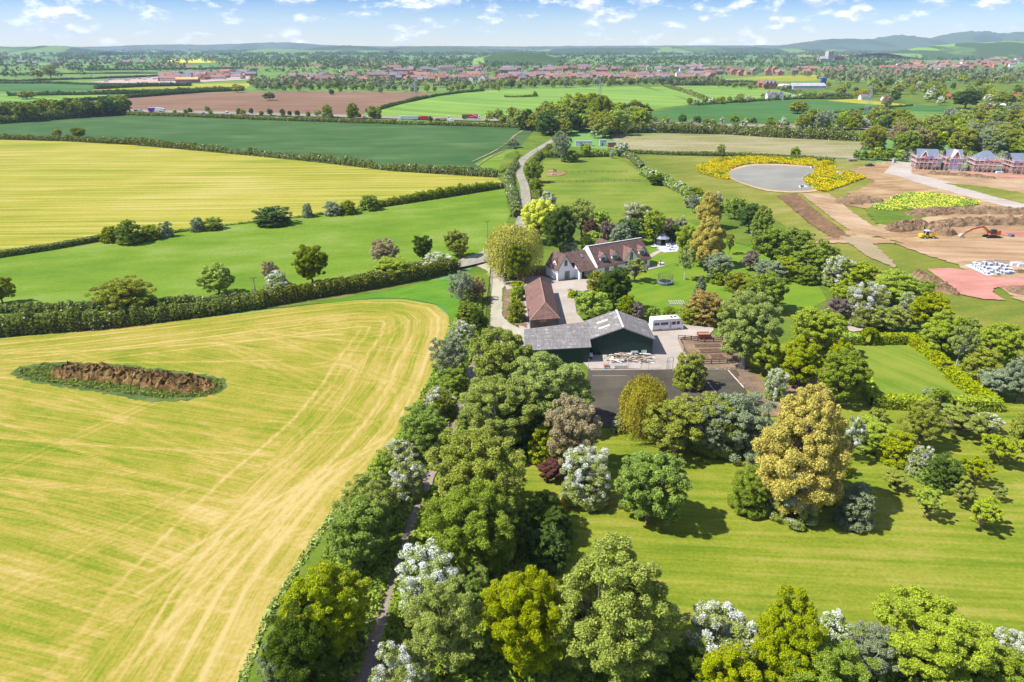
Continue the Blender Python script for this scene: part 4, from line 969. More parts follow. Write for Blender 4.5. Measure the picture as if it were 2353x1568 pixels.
def win(parent, u, w, z, wd, ht, face='f', bars=2, arch=False, frame=FRAME, pane=GLASS, name='window', k=K):
    """window or glazed door: white frame part with its pane as a sub-part; face f looks along -w, l along -u"""
    def P(a, d, b): return (u + a, w - d, z + b) if face == 'f' else (u - d, w - a, z + b) if face == 'l' else (u + a, w + d, z + b)
    def bx(mb, a0, a1, b0, b1, d0, d1):
        p, q = P(a0, d0, b0), P(a1, d1, b1); mb.bx(*(min(p[i], q[i]) for i in range(3)), *(max(p[i], q[i]) for i in range(3)))
    h = wd / 2; t = .07; m = MB(k)
    bx(m, -h, h, 0, t, .0, .06); bx(m, -h, -h + t, t, ht, 0, .06); bx(m, h - t, h, t, ht, 0, .06)
    for i in range(1, bars + 1): x = -h + wd * i / (bars + 1); bx(m, x - .03, x + .03, t, ht, 0, .055)
    if arch: m.bar(P(-h, .03, ht), P(0, .03, ht + h * 1.3), .07); m.bar(P(h, .03, ht), P(0, .03, ht + h * 1.3), .07)
    else: bx(m, -h, h, ht, ht + t, 0, .06)
    f = m.build(name, frame, parent); p = MB(k)
    pts = [P(-h + .02, .025, t), P(h - .02, .025, t), P(h - .02, .025, ht)] + ([P(0, .025, ht + h * 1.25)] if arch else []) + [P(-h + .02, .025, ht)]
    p.add(pts, [tuple(range(len(pts)))]); p.build('pane', pane, f); return f
m = MB(K); gable_w(m, 0, 4.1, 0, 5.2, 2.77, 5.8); m.build('wall', RENDERW, house)
m = MB(K); roof_w(m, 0, 4.1, 0, 5.2, 2.77, 5.8); m.build('roof', TILE, house)
m = MB(K); m.bx(4.12, .1, 0, 9.38, 7, 2.6); m.ext([(4.75, .1, 0), (4.75, -1.8, 0), (4.75, -1.8, 2.0), (4.75, .1, 3.3)], (.16, 0, 0)); m.build('wall', RENDERW, house)
m = MB(K); slab(m, [(4.6, -2.05, 1.98), (9.38, -2.05, 1.98), (9.38, 3.1, 5.5), (4.6, 3.1, 5.5)]); slab(m, [(3.0, .4, 3.62), (4.6, .4, 3.62), (4.6, 3.1, 5.5), (3.0, 3.1, 5.5)]); slab(m, [(3.0, 3.1, 5.5), (9.38, 3.1, 5.5), (9.38, 7.3, 2.5), (3.0, 7.3, 2.5)]); m.build('roof', TILE, house)
for u in (5.1, 8.9): m = MB(K); m.bx(u - .2, -1.85, 0, u + .2, -1.5, 1.9); m.build('porch_post', RENDERW, house)
m = MB(K); m.ext([(9.4, -1.7, 0), (9.4, 6.5, 0), (9.4, 6.5, 2.45), (9.4, 2.4, 6.2), (9.4, -1.7, 2.45)], (16.2, 0, 0)); m.build('wall', RENDERW, house)
m = MB(K); slab(m, [(9.62, -2.05, 2.3), (25.75, -2.05, 2.3), (25.75, 2.4, 6.34), (9.62, 2.4, 6.34)]); slab(m, [(9.62, 2.4, 6.34), (25.75, 2.4, 6.34), (25.75, 6.85, 2.3), (9.62, 6.85, 2.3)]); m.build('roof', TILE, house)
m = MB(K); m.bar((9.5, -2.1, 2.32), (9.5, 2.4, 6.42), .3, .34); m.bar((9.5, 2.4, 6.42), (9.5, 6.9, 2.32), .3, .34); m.bar((9.62, 2.4, 6.4), (25.75, 2.4, 6.4), .22, .12); m.build('parapet', RENDERW, house)
m = MB(K); gable_w(m, 14.5, 20.7, 5.5, 8.6, 2.4, 5.85); m.build('wall', RENDERW, house)
m = MB(K); roof_w(m, 14.5, 20.7, 2.6, 8.6, 2.4, 5.95); m.build('roof', TILE, house)
def dormer(u, w, hw, z0, e, r, back):
    d = MB(K); d.ext([(u - hw, w, z0), (u + hw, w, z0), (u + hw, w, e), (u, w, r), (u - hw, w, e)], (0, back - w, 0)); d = d.build('dormer', RENDERW, house)
    m = MB(K); s = (r - e) / hw; o = .16
    slab(m, [(u - hw - o, w - .18, e - o * s + .08), (u, w - .18, r + .08), (u, back + .3, r + .08), (u - hw - o, back, e - o * s + .08)], .09); slab(m, [(u, w - .18, r + .08), (u + hw + o, w - .18, e - o * s + .08), (u + hw + o, back, e - o * s + .08), (u, back + .3, r + .08)], .09)
    m.build('roof', TILE2, d); return d
for u in (12.1, 15.5, 23.7): d = dormer(u, -.85, .88, 3.0, 4.2, 5.15, 1.1); win(d, u, -.85, 3.3, 1.35, .85, bars=2)
d = dormer(19.7, -1.8, 2.2, 0, 2.9, 5.45, 1.5); win(d, 19.7, -1.8, 2.1, 1.0, 2.1, bars=1, arch=True, pane=GLASSG); win(d, 18.4, -1.8, .05, 1.0, 1.9, name='door', bars=1)
d = MB(K); d.ext([(.35, 1.3, 2.6), (.35, 2.9, 2.6), (.35, 2.9, 3.95), (.35, 2.1, 4.75), (.35, 1.3, 3.95)], (1.2, 0, 0)); d = d.build('dormer', RENDERW, house)
m = MB(K); slab(m, [(.2, 1.15, 3.87), (.2, 2.1, 4.83), (1.5, 2.1, 4.83), (1.1, 1.15, 3.87)], .09); slab(m, [(.2, 2.1, 4.83), (.2, 3.05, 3.87), (1.1, 3.05, 3.87), (1.5, 2.1, 4.83)], .09); m.build('roof', TILE2, d); win(d, .35, 2.1, 3.0, 1.1, .8, 'l', bars=2)
win(house, 2.05, 0, 3.2, .95, 1.15, arch=True, bars=1, pane=GLASSG); win(house, 2.5, 0, .05, 1.5, 1.95, name='door', bars=3); win(house, 12.6, -1.7, .05, 1.3, 1.85, name='door', bars=2)
win(house, 15.2, -1.7, .05, 1.3, 1.85, name='door', bars=2); win(house, 24.1, -1.7, .9, 1.3, 1.0, bars=1); win(house, 6.9, .1, .05, 1.2, 1.8, name='door', bars=1)
m = MB(K); slab(m, [(7.2, 1.15, 4.32), (7.8, 1.15, 4.32), (7.8, 2.0, 4.9), (7.2, 2.0, 4.9)], .1); sk = m.build('skylight', DGREY, house); m = MB(K); slab(m, [(7.27, 1.22, 4.39), (7.73, 1.22, 4.39), (7.73, 1.93, 4.87), (7.27, 1.93, 4.87)], .03); m.build('pane', glass_mat('sky_glass', (.2, .26, .3)), sk)
m = MB(K); m.tube((-.02, -.14, .1), (-.02, -.14, 2.6), .05); m.tube((9.3, -1.85, .1), (9.3, -1.85, 2.3), .05); m.bar((9.7, -2.12, 2.2), (25.7, -2.12, 2.2), .1); m.bar((-.36, -.1, 2.36), (-.36, 5.3, 2.36), .1); m.build('gutter', DGREY, house)
# ---- steel barn, lean-to, tiled barn
GREENW = pm('green_cladding', (.018, .05, .036), .55, .15, .7)
def cement_mat():
    m, nt, out = newmat('fibre_cement'); p = N(nt, 'TexCoord').outputs['Object']
    st = N(nt, 'Mapping', {'Vector': p, 'Scale': (1.4, .12, .12)}).outputs[0]; x = N(nt, 'SeparateXYZ', {0: p})
    a = noise(nt, st, 3, 4, .7); b = noise(nt, p, .7, 6, .7); lap = mth(nt, 'FRACT', mth(nt, 'MULTIPLY', x.outputs[1], .62))
    col = mix(nt, ramp(nt, a, .35, .65), (.13, .12, .112), (.235, .222, .205)); col = mix(nt, ramp(nt, b, .56, .68), col, (.36, .35, .32)); col = mix(nt, mth(nt, 'LESS_THAN', lap, .06), col, (.1, .095, .09))
    wv = N(nt, 'TexWave', {'Vector': p, 'Scale': 1.6}, wave_type='BANDS', bands_direction='Y').outputs[1]
    bsdf(nt, out, col, .9, 0, .2, wv, .4, .06); return m
CEMENT = cement_mat(); SKYL = pm('roof_light_sheet', (.5, .48, .36), .6, .2, .8)
bx0, bx1, by0, by1 = 13.8 * K, 24.6 * K, 109.3 * K, 117.4 * K; bc = (bx0 + bx1) / 2; EH, RH = 3.34 * K, 5.39 * K
barn = thing('steel_barn', 'dark green corrugated steel barn with grey ridged sheet roof', 'barn', (bc, by0, 0)); hw = (bx1 - bx0) / 2; dp = by1 - by0
def ribs(mb, a, b, top, n):
    """corrugated wall from a to b (2-D) with height function top(t)"""
    vs = []; d = np.array(b) - np.array(a); L = np.linalg.norm(d); nn = np.array((d[1], -d[0])) / L
    for i in range(n * 4 + 1):
        t = i / (n * 4); o = (.0, .045, .045, .0)[i % 4]; p = np.array(a) + d * t + nn * o; vs += [(p[0], p[1], 0), (p[0], p[1], top(t))]
    mb.add(vs, [(2 * i, 2 * i + 2, 2 * i + 3, 2 * i + 1) for i in range(n * 4)])
gab = lambda t: EH + (RH - EH) * (1 - abs(2 * t - 1)) - .12
m = MB(); ribs(m, (-hw, 0), (hw, 0), gab, 44); m.build('front_wall', GREENW, barn)
m = MB(); ribs(m, (hw, dp), (-hw, dp), gab, 44); m.build('rear_wall', GREENW, barn)
m = MB(); ribs(m, (hw, 0), (hw, dp), lambda t: EH - .1, 30); ribs(m, (-hw, dp), (-hw, 0), lambda t: EH - .1, 30); m.build('side_wall', GREENW, barn)
sl_ = (RH - EH) / hw; o = .3
m = MB(); slab(m, [(-hw - o, -.3, EH - o * sl_), (0, -.3, RH), (0, dp + .3, RH), (-hw - o, dp + .3, EH - o * sl_)], .1); slab(m, [(0, -.3, RH), (hw + o, -.3, EH - o * sl_), (hw + o, dp + .3, EH - o * sl_), (0, dp + .3, RH)], .1); m.build('roof', CEMENT, barn)
m = MB(); m.bar((0, -.35, RH + .05), (0, dp + .35, RH + .05), .5, .1); m.build('ridge_cap', pm('ridge_cement', (.42, .41, .38), .9, .2, 1), barn)
for a, b, c, d in ((-.72, -.35, .3, .34), (-.72, -.35, .62, .66)):
    m = MB(); z = lambda u: RH + sl_ * u * hw * (1 if u < 0 else -1) + .03
    slab(m, [(a * hw, c * dp, z(a)), (b * hw, c * dp, z(b)), (b * hw, d * dp + .5, z(b)), (a * hw, d * dp + .5, z(a))], .02); m.build('roof_light', SKYL, barn)
m = MB(); m.bar((hw + .36, -.3, EH - .3), (hw + .36, dp + .3, EH - .3), .14); m.bar((-hw - .02, -.36, EH - .1), (0, -.36, RH - .05), .06, .22); m.bar((0, -.36, RH - .05), (hw + .02, -.36, EH - .1), .06, .22); m.build('barge_board', pm('grey_trim', (.2, .2, .19), .7, .2, 1), barn)
q = [(2.1 * K, 105.3 * K, 2.75 * K), (13.5 * K, 106.1 * K, 3.05 * K)] + [(p[0], p[1], 3.5 * K) for p in (g1(583, 935, 3.5 * K), g1(18, 1005, 3.5 * K))]
lean = thing('lean_to_shed', 'low shed with weathered grey sheet roof joined to the steel barn', 'shed', (q[0][0], q[0][1], 0))
qq = [(p[0] - q[0][0], p[1] - q[0][1], p[2]) for p in q]
m = MB(); slab(m, qq, .1); m.build('roof', CEMENT, lean)
m = MB(); inn = [(p[0] * .97 + .15, p[1] * .97 + .2) for p in qq]; tp = [p[2] - .2 for p in qq]; vs = [(*inn[i], 0) for i in range(4)] + [(*inn[i], tp[i]) for i in range(4)]
m.add(vs, [(i, (i + 1) % 4, 4 + (i + 1) % 4, 4 + i) for i in range(4)]); m.build('wall', GREENW, lean)
V_ = [Vector(p) for p in qq]
def bil(a, b): return (V_[0] * (1 - a) + V_[1] * a) * (1 - b) + (V_[3] * (1 - a) + V_[2] * a) * b + Vector((0, 0, .03))
for a, b in ((.2, .42), (.44, .6)):
    for j in range(3): m = MB(); slab(m, [bil(a, .17 + .2 * j), bil(b, .17 + .2 * j), bil(b, .27 + .2 * j), bil(a, .27 + .2 * j)], .02); m.build('roof_light', SKYL, lean)
m = MB(); m.bar(tuple(V_[0] + Vector((-.05, -.06, -.08))), tuple(V_[1] + Vector((0, -.06, -.08))), .1, .16); m.build('gutter', DGREY, lean)
tb = thing('timber_barn', 'long low dark timber barn under a hipped clay tile roof', 'barn', (0, 0, 0))
e_ = 2.2 * K; cor = [g1(x, y, e_) for x, y in ((68, 925), (340, 905), (265, 600), (20, 620))]; rg = [g1(207, 760, 4.5 * K), g1(160, 540, 4.5 * K)]; T0 = cor[0]; tb.location = (T0[0], T0[1], 0)
L3 = lambda p, z: (p[0] - T0[0], p[1] - T0[1], z)
c_ = [L3(p, e_) for p in cor]; r_ = [L3(p, 4.5 * K) for p in rg]
def hip(mb, c, r): slab(mb, [c[0], c[1], r[0]], .12); slab(mb, [c[1], c[2], r[1], r[0]], .12); slab(mb, [c[2], c[3], r[1]], .12); slab(mb, [c[3], c[0], r[0], r[1]], .12)
m = MB(); hip(m, c_, r_); m.build('roof', TILE2, tb)
m = MB(); m.bar(tuple(r_[0]), tuple(r_[1]), .25, .12); [m.bar(c_[i], r_[j], .22, .1) for i, j in ((0, 0), (1, 0), (2, 1), (3, 1))]; m.build('ridge_tiles', pm('ridge_clay', (.28, .17, .12), .8, .25, 2), tb)
ctr = np.mean(c_, 0); ins = [tuple(np.array(p) + (ctr - np.array(p)) * .07) for p in c_]
m = MB(); n_ = 9
for i in range(4):
    a, b = np.array(ins[i]), np.array(ins[(i + 1) % 4])
    for k in range(n_): z0, z1 = e_ * k / n_, e_ * (k + 1) / n_ - .015; of = .03 if k % 2 else 0; m.bar((a[0], a[1], (z0 + z1) / 2), (b[0], b[1], (z0 + z1) / 2), .1 + of, z1 - z0)
m.build('wall', pm('weathered_boards', (.13, .105, .085), .9, .4, 1.2), tb)
a, b = np.array(ins[0]), np.array(ins[1]); cc = a + (b - a) * .45; dd = (b - a) / np.linalg.norm(b - a)
m = MB(); m.box((cc[0], cc[1] - .08, e_ - .55), (1.5, .12, .9), math.atan2(dd[1], dd[0])); m.build('hatch', OAKW, tb)
# ---- motorhome
VANW = pm('van_white', (.8, .8, .8), .25, .03, .5, 0, .5); VANG = pm('van_grey', (.45, .46, .48), .35, .06, .5)
b0 = g1(1170, 1033); b1 = g1(1440, 1015); L_ = math.hypot(b1[0] - b0[0], b1[1] - b0[1]) * 1.03
mh = thing('motorhome', 'white motorhome parked in the yard behind the steel barn', 'motorhome', b0, math.atan2(b1[1] - b0[1], b1[0] - b0[0]))
WV = 2.35; prof = [(0, .38), (0, 2.75), (.12, 2.98), (L_ * .82, 3.05), (L_ * .9, 2.85), (L_ * .965, 2.0), (L_ - .02, 1.35), (L_, .55), (L_ - .1, .36)]
m = MB(); m.ext([(x, 0, z) for x, z in prof], (0, WV, 0)); m.build('body', VANW, mh)
m = MB(); m.bx(.02, -.015, .36, L_ - .25, WV + .015, .72); m.build('skirt', VANG, mh)
for a, b, z0, z1 in ((.05, .22, 1.65, 2.2), (.26, .5, 1.62, 2.25), (.62, .74, 1.55, 2.3), (.77, .87, 1.55, 2.3)): m = MB(); m.bx(a * L_, -.02, z0, b * L_, 0.02, z1); m.build('window', GLASS, mh)
m = MB(); m.add([(L_ * .885, .12, 2.83), (L_ * .885, WV - .12, 2.83), (L_ * .972, WV - .12, 2.02), (L_ * .972, .12, 2.02)], [(0, 3, 2, 1)]); m.v = [(x + .035, y, z + .02) for x, y, z in m.v]; m.build('windscreen', GLASS, mh)
m = MB(); m.bx(.54 * L_, -.03, .55, .61 * L_, 0.01, 2.35); m.build('door', VANG, mh)
for a, b in ((.1, .2), (.34, .44), (.6, .68), (.72, .8)): m = MB(); m.bx(a * L_, .6, 3.0, b * L_, 1.5, 3.14); m.build('roof_hatch', DGREY if a > .5 else FRAME, mh)
def wheel(par, x, y0, y1, r, name='wheel', rim=STEEL, z=None):
    z = r if z is None else z; m = MB(); m.tube((x, y0, z), (x, y1, z), r, n=16); w_ = m.build(name, BLACK, par)
    m = MB(); m.tube((x, y0 - .015, z), (x, y0 + .03, z), r * .55, n=12); m.tube((x, y1 - .03, z), (x, y1 + .015, z), r * .55, n=12); m.build('rim', rim, w_)
for x in (.25 * L_, .86 * L_): wheel(mh, x, -.04, .25, .36); wheel(mh, x, WV - .25, WV + .04, .36)
m = MB(); m.tube((L_ * .95, -.18, 1.75), (L_ * .95, 0, 1.75), .12, n=8); m.build('mirror', DGREY, mh)
# ---- gazebo, terrace furniture, trampoline
gx, gy = g1(1262, 256); gy += 1.6
gz = thing('glass_gazebo', 'round glass garden pavilion with grey pointed roof', 'gazebo', (gx, gy, 0)); n8 = 10; rr = 2.35
P8 = [(rr * math.cos(2 * math.pi * i / n8), rr * math.sin(2 * math.pi * i / n8)) for i in range(n8)]
m = MB()
for i in range(n8): a, b = P8[i], P8[(i + 1) % n8]; slab(m, [(a[0] * 1.12, a[1] * 1.12, 2.4), (b[0] * 1.12, b[1] * 1.12, 2.4), (0, 0, 4.0)], .06)
for p in P8: m.bar((p[0] * 1.12, p[1] * 1.12, 2.44), (0, 0, 4.04), .07)
m.tube((0, 0, 3.95), (0, 0, 4.25), .08); m.build('roof', pm('zinc_roof', (.3, .32, .36), .45, .1, 1, .3), gz)
for p in P8: m = MB(); m.bar((p[0], p[1], 0), (p[0], p[1], 2.42), .09); m.build('post', DGREY, gz)
GP = glass_mat('gazebo_glass', (.06, .075, .085))
for i in range(n8):
    if i in (7,): continue
    a, b = P8[i], P8[(i + 1) % n8]; m = MB(); m.add([(a[0] * .99, a[1] * .99, .25), (b[0] * .99, b[1] * .99, .25), (b[0] * .99, b[1] * .99, 2.3), (a[0] * .99, a[1] * .99, 2.3)], [(0, 1, 2, 3)]); m.build('pane', GP, gz)
m = MB(); m.add([(p[0] * 1.05, p[1] * 1.05, .0) for p in P8] + [(p[0] * 1.05, p[1] * 1.05, .22) for p in P8], [tuple(range(10, 20))] + [(i, (i + 1) % 10, 10 + (i + 1) % 10, 10 + i) for i in range(10)]); m.build('plinth', pm('stone_plinth', (.5, .48, .45), .8, .15, 1), gz)
CUSH = pm('white_cushion', (.75, .75, .77), .8, .05, 2)
def lounger(x, y, rz, label):
    t = thing('garden_lounger', label, 'lounger', g1(x, y), rz, 'garden furniture on the terrace'); m = MB(); m.bx(0, 0, .25, 1.9, .7, .33); [m.bx(a, b, 0, a + .06, b + .06, .25) for a in (.05, 1.8) for b in (.02, .62)]; m.build('frame', DGREY, t)
    m = MB(); m.bx(.5, .04, .33, 1.88, .66, .45); m.ext([(.5, .04, .33), (.5, .04, .46), (-.05, .04, .95), (-.15, .04, .85)], (0, .62, 0)); m.build('mattress', CUSH, t)
lounger(1330, 300, .3, 'white cushioned lounger out on the terrace slabs'); lounger(1215, 272, 2.6, 'white lounger tucked at the foot of the gazebo'); lounger(1345, 282, .2, 'white lounger in the middle of the terrace')
t = thing('garden_sofa', 'white curved garden sofa beside the gazebo', 'sofa', g1(1310, 268), .6, 'garden furniture on the terrace'); m = MB(); m.bx(0, 0, 0, 1.8, .8, .38); m.build('base', DGREY, t); m = MB(); m.bx(.02, .02, .38, 1.78, .78, .55); m.bx(0, .62, .55, 1.8, .82, 1.05); m.build('cushion', CUSH, t)
t = thing('parasol', 'closed dark blue parasol on the terrace', 'parasol', g1(1340, 265)); m = MB(); m.tube((0, 0, 0), (0, 0, 2.6), .035); m.tube((0, 0, 0), (0, 0, .1), .35, n=10); m.build('pole', STEEL, t); m = MB(); m.tube((0, 0, 1.0), (0, 0, 2.5), .3, .05, n=8); m.build('canopy', pm('navy_cloth', (.02, .03, .07), .9, .2, 2), t)
tx, ty = g1(1285, 596)
tr_ = thing('trampoline', 'round garden trampoline with safety net on the lawn', 'trampoline', (tx, ty, 0)); r = 2.0; c16 = [(math.cos(i * math.pi / 8), math.sin(i * math.pi / 8)) for i in range(16)]
m = MB()
for i in range(16): a, b = c16[i], c16[(i + 1) % 16]; m.ext([(a[0] * r, a[1] * r, .72), (b[0] * r, b[1] * r, .72), (b[0] * r * .84, b[1] * r * .84, .78), (a[0] * r * .84, a[1] * r * .84, .78)], (0, 0, .06)); m.ext([(a[0] * r, a[1] * r, .35), (b[0] * r, b[1] * r, .35), (b[0] * r, b[1] * r, .78), (a[0] * r, a[1] * r, .78)], (a[0] * .03, a[1] * .03, 0))
m.build('pad', pm('blue_grey_pad', (.16, .19, .25), .6, .3, 1.2), tr_)
m = MB(); m.add([(a * r * .85, b * r * .85, .79) for a, b in c16], [tuple(range(16))]); m.build('mat', BLACK, tr_)
m = MB(); nn_ = 48
for i in range(nn_):
    a = 2 * math.pi * i / nn_; b = a + 2 * math.pi / nn_; p = (r * .98 * math.cos(a), r * .98 * math.sin(a)); q = (r * .98 * math.cos(b), r * .98 * math.sin(b)); m.bar((*p, .85), (*p, 2.75), .012)
    if i % 2 == 0:
        for z in np.arange(.95, 2.8, .2): m.bar((*p, z), (r * .98 * math.cos(b + 2 * math.pi / nn_), r * .98 * math.sin(b + 2 * math.pi / nn_), z), .012)
m.build('net', pm('dark_net', (.05, .06, .05), .9, .2, 2), tr_)
for i in range(8): m = MB(); a = i * math.pi / 4; x, y = r * 1.04 * math.cos(a), r * 1.04 * math.sin(a); m.tube((x, y, 0), (x, y, 2.8), .035); m.build('pole', STEEL, tr_)
# ---- fences, rails, gates
def postrail(name, pts, label, h=1.15, rails=3, gap=1.8, mat=None, px=g1, cat='fence', pt=.1, group=None, rh=.09):
    W = [np.array(px(*p)) for p in pts]; o = W[0]; t = thing(name, label, cat, o, 0, group); Q = resample(W, gap); m = MB()
    for p in Q: m.bx(p[0] - o[0] - pt / 2, p[1] - o[1] - pt / 2, 0, p[0] - o[0] + pt / 2, p[1] - o[1] + pt / 2, h)
    m.build('posts', mat or DARKW, t).name = 'post_row'; m = MB()
    for i in range(rails):
        z = h * (i + .7) / rails
        for a, b in zip(W, W[1:]): m.bar((*(a - o), z), (*(b - o), z), .05, rh)
    m.build('rail', mat or DARKW, t); return t
Dp = lambda x, y: G(x, y)
postrail('post_rail_fence', [(1128, 612), (1124, 660), (1119, 700), (1115, 745), (1112, 765)], 'dark post and rail fence along the gravel drive', 1.3, 3, px=Dp, gap=2.2, pt=.14, rh=.12)
postrail('post_rail_fence', [(1404, 1105), (1520, 1112), (1640, 1130), (1800, 1125)], 'rail fence behind the raised beds', 1.3, 3, pt=.16, rh=.13)
postrail('post_rail_fence', [(1404, 1105), (1420, 1160), (1450, 1220)], 'pale rail fence at the yard side of the beds', 1.3, 3, mat=pm('pale_timber', (.38, .3, .22), .85, .25, 2), pt=.14, rh=.12)
postrail('post_rail_fence', [(1600, 1325), (1700, 1328), (1915, 1318)], 'dark rail fence between the beds and the court', 1.35, 3, pt=.16, rh=.13)
postrail('post_rail_fence', [(1258, 399), (1330, 398), (1440, 397)], 'rail fence across the upper paddock', 1.2, 2, 3, px=Dp)
postrail('post_rail_fence', [(1262, 421), (1340, 420), (1440, 418), (1530, 419)], 'rail fence across the middle of the paddock', 1.3, 3, 3, px=Dp)
postrail('wire_fence', [(1440, 352), (1640, 357), (1850, 362), (1970, 368)], 'wire fence under the dry pasture', 1.2, 2, 4, px=Dp, mat=STEEL)
t = thing('board_fence', 'red-brown close-boarded fence beside the white house', 'fence', g1(30, 535)); a = np.array(g1(30, 535)); b = np.array(g1(200, 520)) - a; m = MB(); m.bar((0, 0, .95), (b[0], b[1], .95), .06, 1.9); m.build('board_panel', pm('cedar_boards', (.22, .085, .05), .8, .3, 2), t); m = MB(); [m.bx(b[0] * k - .07, b[1] * k - .07, 0, b[0] * k + .07, b[1] * k + .07, 2.0) for k in np.linspace(0, 1, 6)]; m.build('post_row', DARKW, t)
t = thing('wooden_gate', 'orange wooden gate at the courtyard entrance', 'gate', g1(8, 600)); m = MB(); m.bar((0, 0, .9), (.5, 1.6, .9), .06, 1.7); m.build('gate_leaf', pm('orange_timber', (.42, .2, .05), .6, .25, 2), t); m = MB(); m.bx(-.2, -.2, 0, .12, .12, 2); m.bx(.42, 1.55, 0, .72, 1.85, 2); m.build('gate_post', pm('brick_pier', (.3, .17, .12), .9, .3, 3), t)
t = thing('brick_wall', 'low brick wall between the drive and the courtyard gate', 'wall', g1(-150, 610)); b = np.array(g1(-10, 585)) - np.array(g1(-150, 610)); m = MB(); m.bar((0, 0, .4), (b[0], b[1], .4), .25, .8); m.build('brickwork', pm('garden_brick', (.34, .21, .16), .9, .3, 3), t); m = MB(); m.bar((0, 0, .84), (b[0], b[1], .84), .32, .08); m.build('coping', pm('coping_stone', (.45, .42, .38), .8, .15, 2), t)
ct = thing('court_fence', 'tall wire mesh fence round the tarmac court', 'fence', G(1352, 851)); o = np.array(G(1352, 851)); W = [np.array(G(*p)) - o for p in ((1352, 851), (1535, 851))]; W2 = [np.array(G(*p)) - o for p in ((1562, 851), (1696, 850), (1716, 894), (1760, 985))]
m = MB(); mm = MB(); hc = 2.6
for seq in (W, W2):
    for p in resample(seq, 3.6): m.tube((*p, 0), (*p, hc), .04)
    for a, b in zip(seq, seq[1:]):
        for z in np.arange(.1, hc + .01, .42): mm.bar((*a, z), (*b, z), .012)
        for p in resample([a, b], .45): mm.bar((*p, .05), (*p, hc), .01)
m.build('post_row', STEEL, ct); mm.build('wire_mesh', STEEL, ct)
t = thing('court_gate', 'steel framed gate standing in the court fence', 'gate', g1(1300, 1378)); b = np.array(g1(1352, 1376)) - np.array(g1(1300, 1378)); m = MB(); hg = 2.9
for p in (0, 1): m.tube((b[0] * p, b[1] * p, 0), (b[0] * p, b[1] * p, hg), .06)
m.tube((0, 0, hg), (b[0], b[1], hg), .05); m.tube((0, 0, 2.1), (b[0], b[1], 2.1), .04); m.tube((b[0] * .5, b[1] * .5, 0), (b[0] * .5, b[1] * .5, 2.1), .03); m.build('gate_frame', STEEL, t); m = MB(); m.tube((0, 0, 2.2), (-2.0, .2, .1), .04); m.build('brace', STEEL, t)
m = MB()
for z in np.arange(.1, 2.1, .25): m.bar((0, 0, z), (b[0], b[1], z), .012)
m.build('wire_mesh', STEEL, t)
t = thing('court_kerb', 'low timber edging board along the court', 'edging', (0, 0, 0)); p, q = G(1350, 853.5), G(1692, 851.5); t.location = (*p, 0); m = MB(); m.bar((0, 0, .12), (q[0] - p[0], q[1] - p[1], .12), .12, .26); m.build('edging_board', pm('brown_board', (.22, .16, .11), .9, .3, 1), t); m = MB(); [m.bx((q[0] - p[0]) * k - .05, (q[1] - p[1]) * k + .07, 0, (q[0] - p[0]) * k + .05, (q[1] - p[1]) * k + .17, .3) for k in np.linspace(.05, .95, 8)]; m.build('peg_row', DARKW, t)
# ---- raised beds, trailer, stores, pergola, bins, yard junk
def bed(x, y, x2, y2, dep, label):
    a, b = g1(x, y), g1(x2, y2); L = b[0] - a[0]; t = thing('raised_bed', label, 'raised bed', a, math.atan2(b[1] - a[1], L), 'raised beds of the kitchen garden')
    m = MB(); m.bx(0, 0, 0, L, .08, .45); m.bx(0, dep - .08, 0, L, dep, .45); m.bx(0, .08, 0, .08, dep - .08, .45); m.bx(L - .08, .08, 0, L, dep - .08, .45); m.build('frame', OAKW, t); m = MB(); m.bx(.08, .08, 0, L - .08, dep - .08, .38); m.build('soil', pm('bed_soil', (.1, .06, .04), 1, .35, 2), t)
bed(1553, 1178, 1800, 1172, 1.3, 'narrow raised bed, uppermost of the kitchen garden'); bed(1600, 1228, 1815, 1222, 1.7, 'raised bed in the middle of the kitchen garden'); bed(1700, 1280, 1830, 1275, 1.7, 'short raised bed nearest the dark rail fence'); bed(1510, 1290, 1640, 1290, 1.7, 'raised bed half hidden by the feathery olive tree')
RED = pm('red_paint', (.35, .035, .025), .5, .15, 1)
t = thing('farm_trailer', 'old red farm trailer standing by the beds', 'trailer', g1(1585, 1105), .02); m = MB(); L = 2.75; m.bx(0, 0, .75, L, 1.6, .85); m.bx(0, 0, .85, L, .06, 1.4); m.bx(0, 1.54, .85, L, 1.6, 1.4); m.bx(0, .06, .85, .06, 1.54, 1.4); m.build('body', RED, t); m = MB(); m.bx(.1, .1, .86, L - .1, 1.5, 1.25); m.build('load', OAKW, t); wheel(t, 1.3, -.05, .15, .38); wheel(t, 1.3, 1.45, 1.65, .38); m = MB(); m.bar((0, .8, .7), (-.9, .8, .35), .1); m.build('drawbar', DGREY, t)
t = thing('timber_store', 'brown timber log store by the yard edge', 'log store', g1(1497, 950)); m = MB(); m.bx(0, 0, 0, .1, 1, 1.3); m.bx(2.1, 0, 0, 2.2, 1, 1.3); m.bx(0, .9, 0, 2.2, 1, 1.3); m.ext([(-.1, -.15, 1.25), (2.3, -.15, 1.25), (2.3, 1.1, 1.5), (-.1, 1.1, 1.5)], (0, 0, .06)); m.build('frame', OAKW, t); m = MB(); [m.tube((.2 + .18 * i, -.05, .1 + .17 * j), (.2 + .18 * i, .8, .1 + .17 * j), .085, n=6) for i in range(11) for j in range(6)]; m.build('log_stack', pm('log_ends', (.36, .25, .15), .9, .35, 4), t)
t = thing('wooden_crate', 'small pale crate next to the log store', 'crate', g1(1455, 940)); m = MB(); m.bx(0, 0, 0, .8, .8, .75); m.build('box', OAKW, t); m = MB(); m.bx(-.03, -.03, .75, .83, .83, .8); m.build('lid', pm('pale_lid', (.45, .36, .25), .8, .2, 2), t)
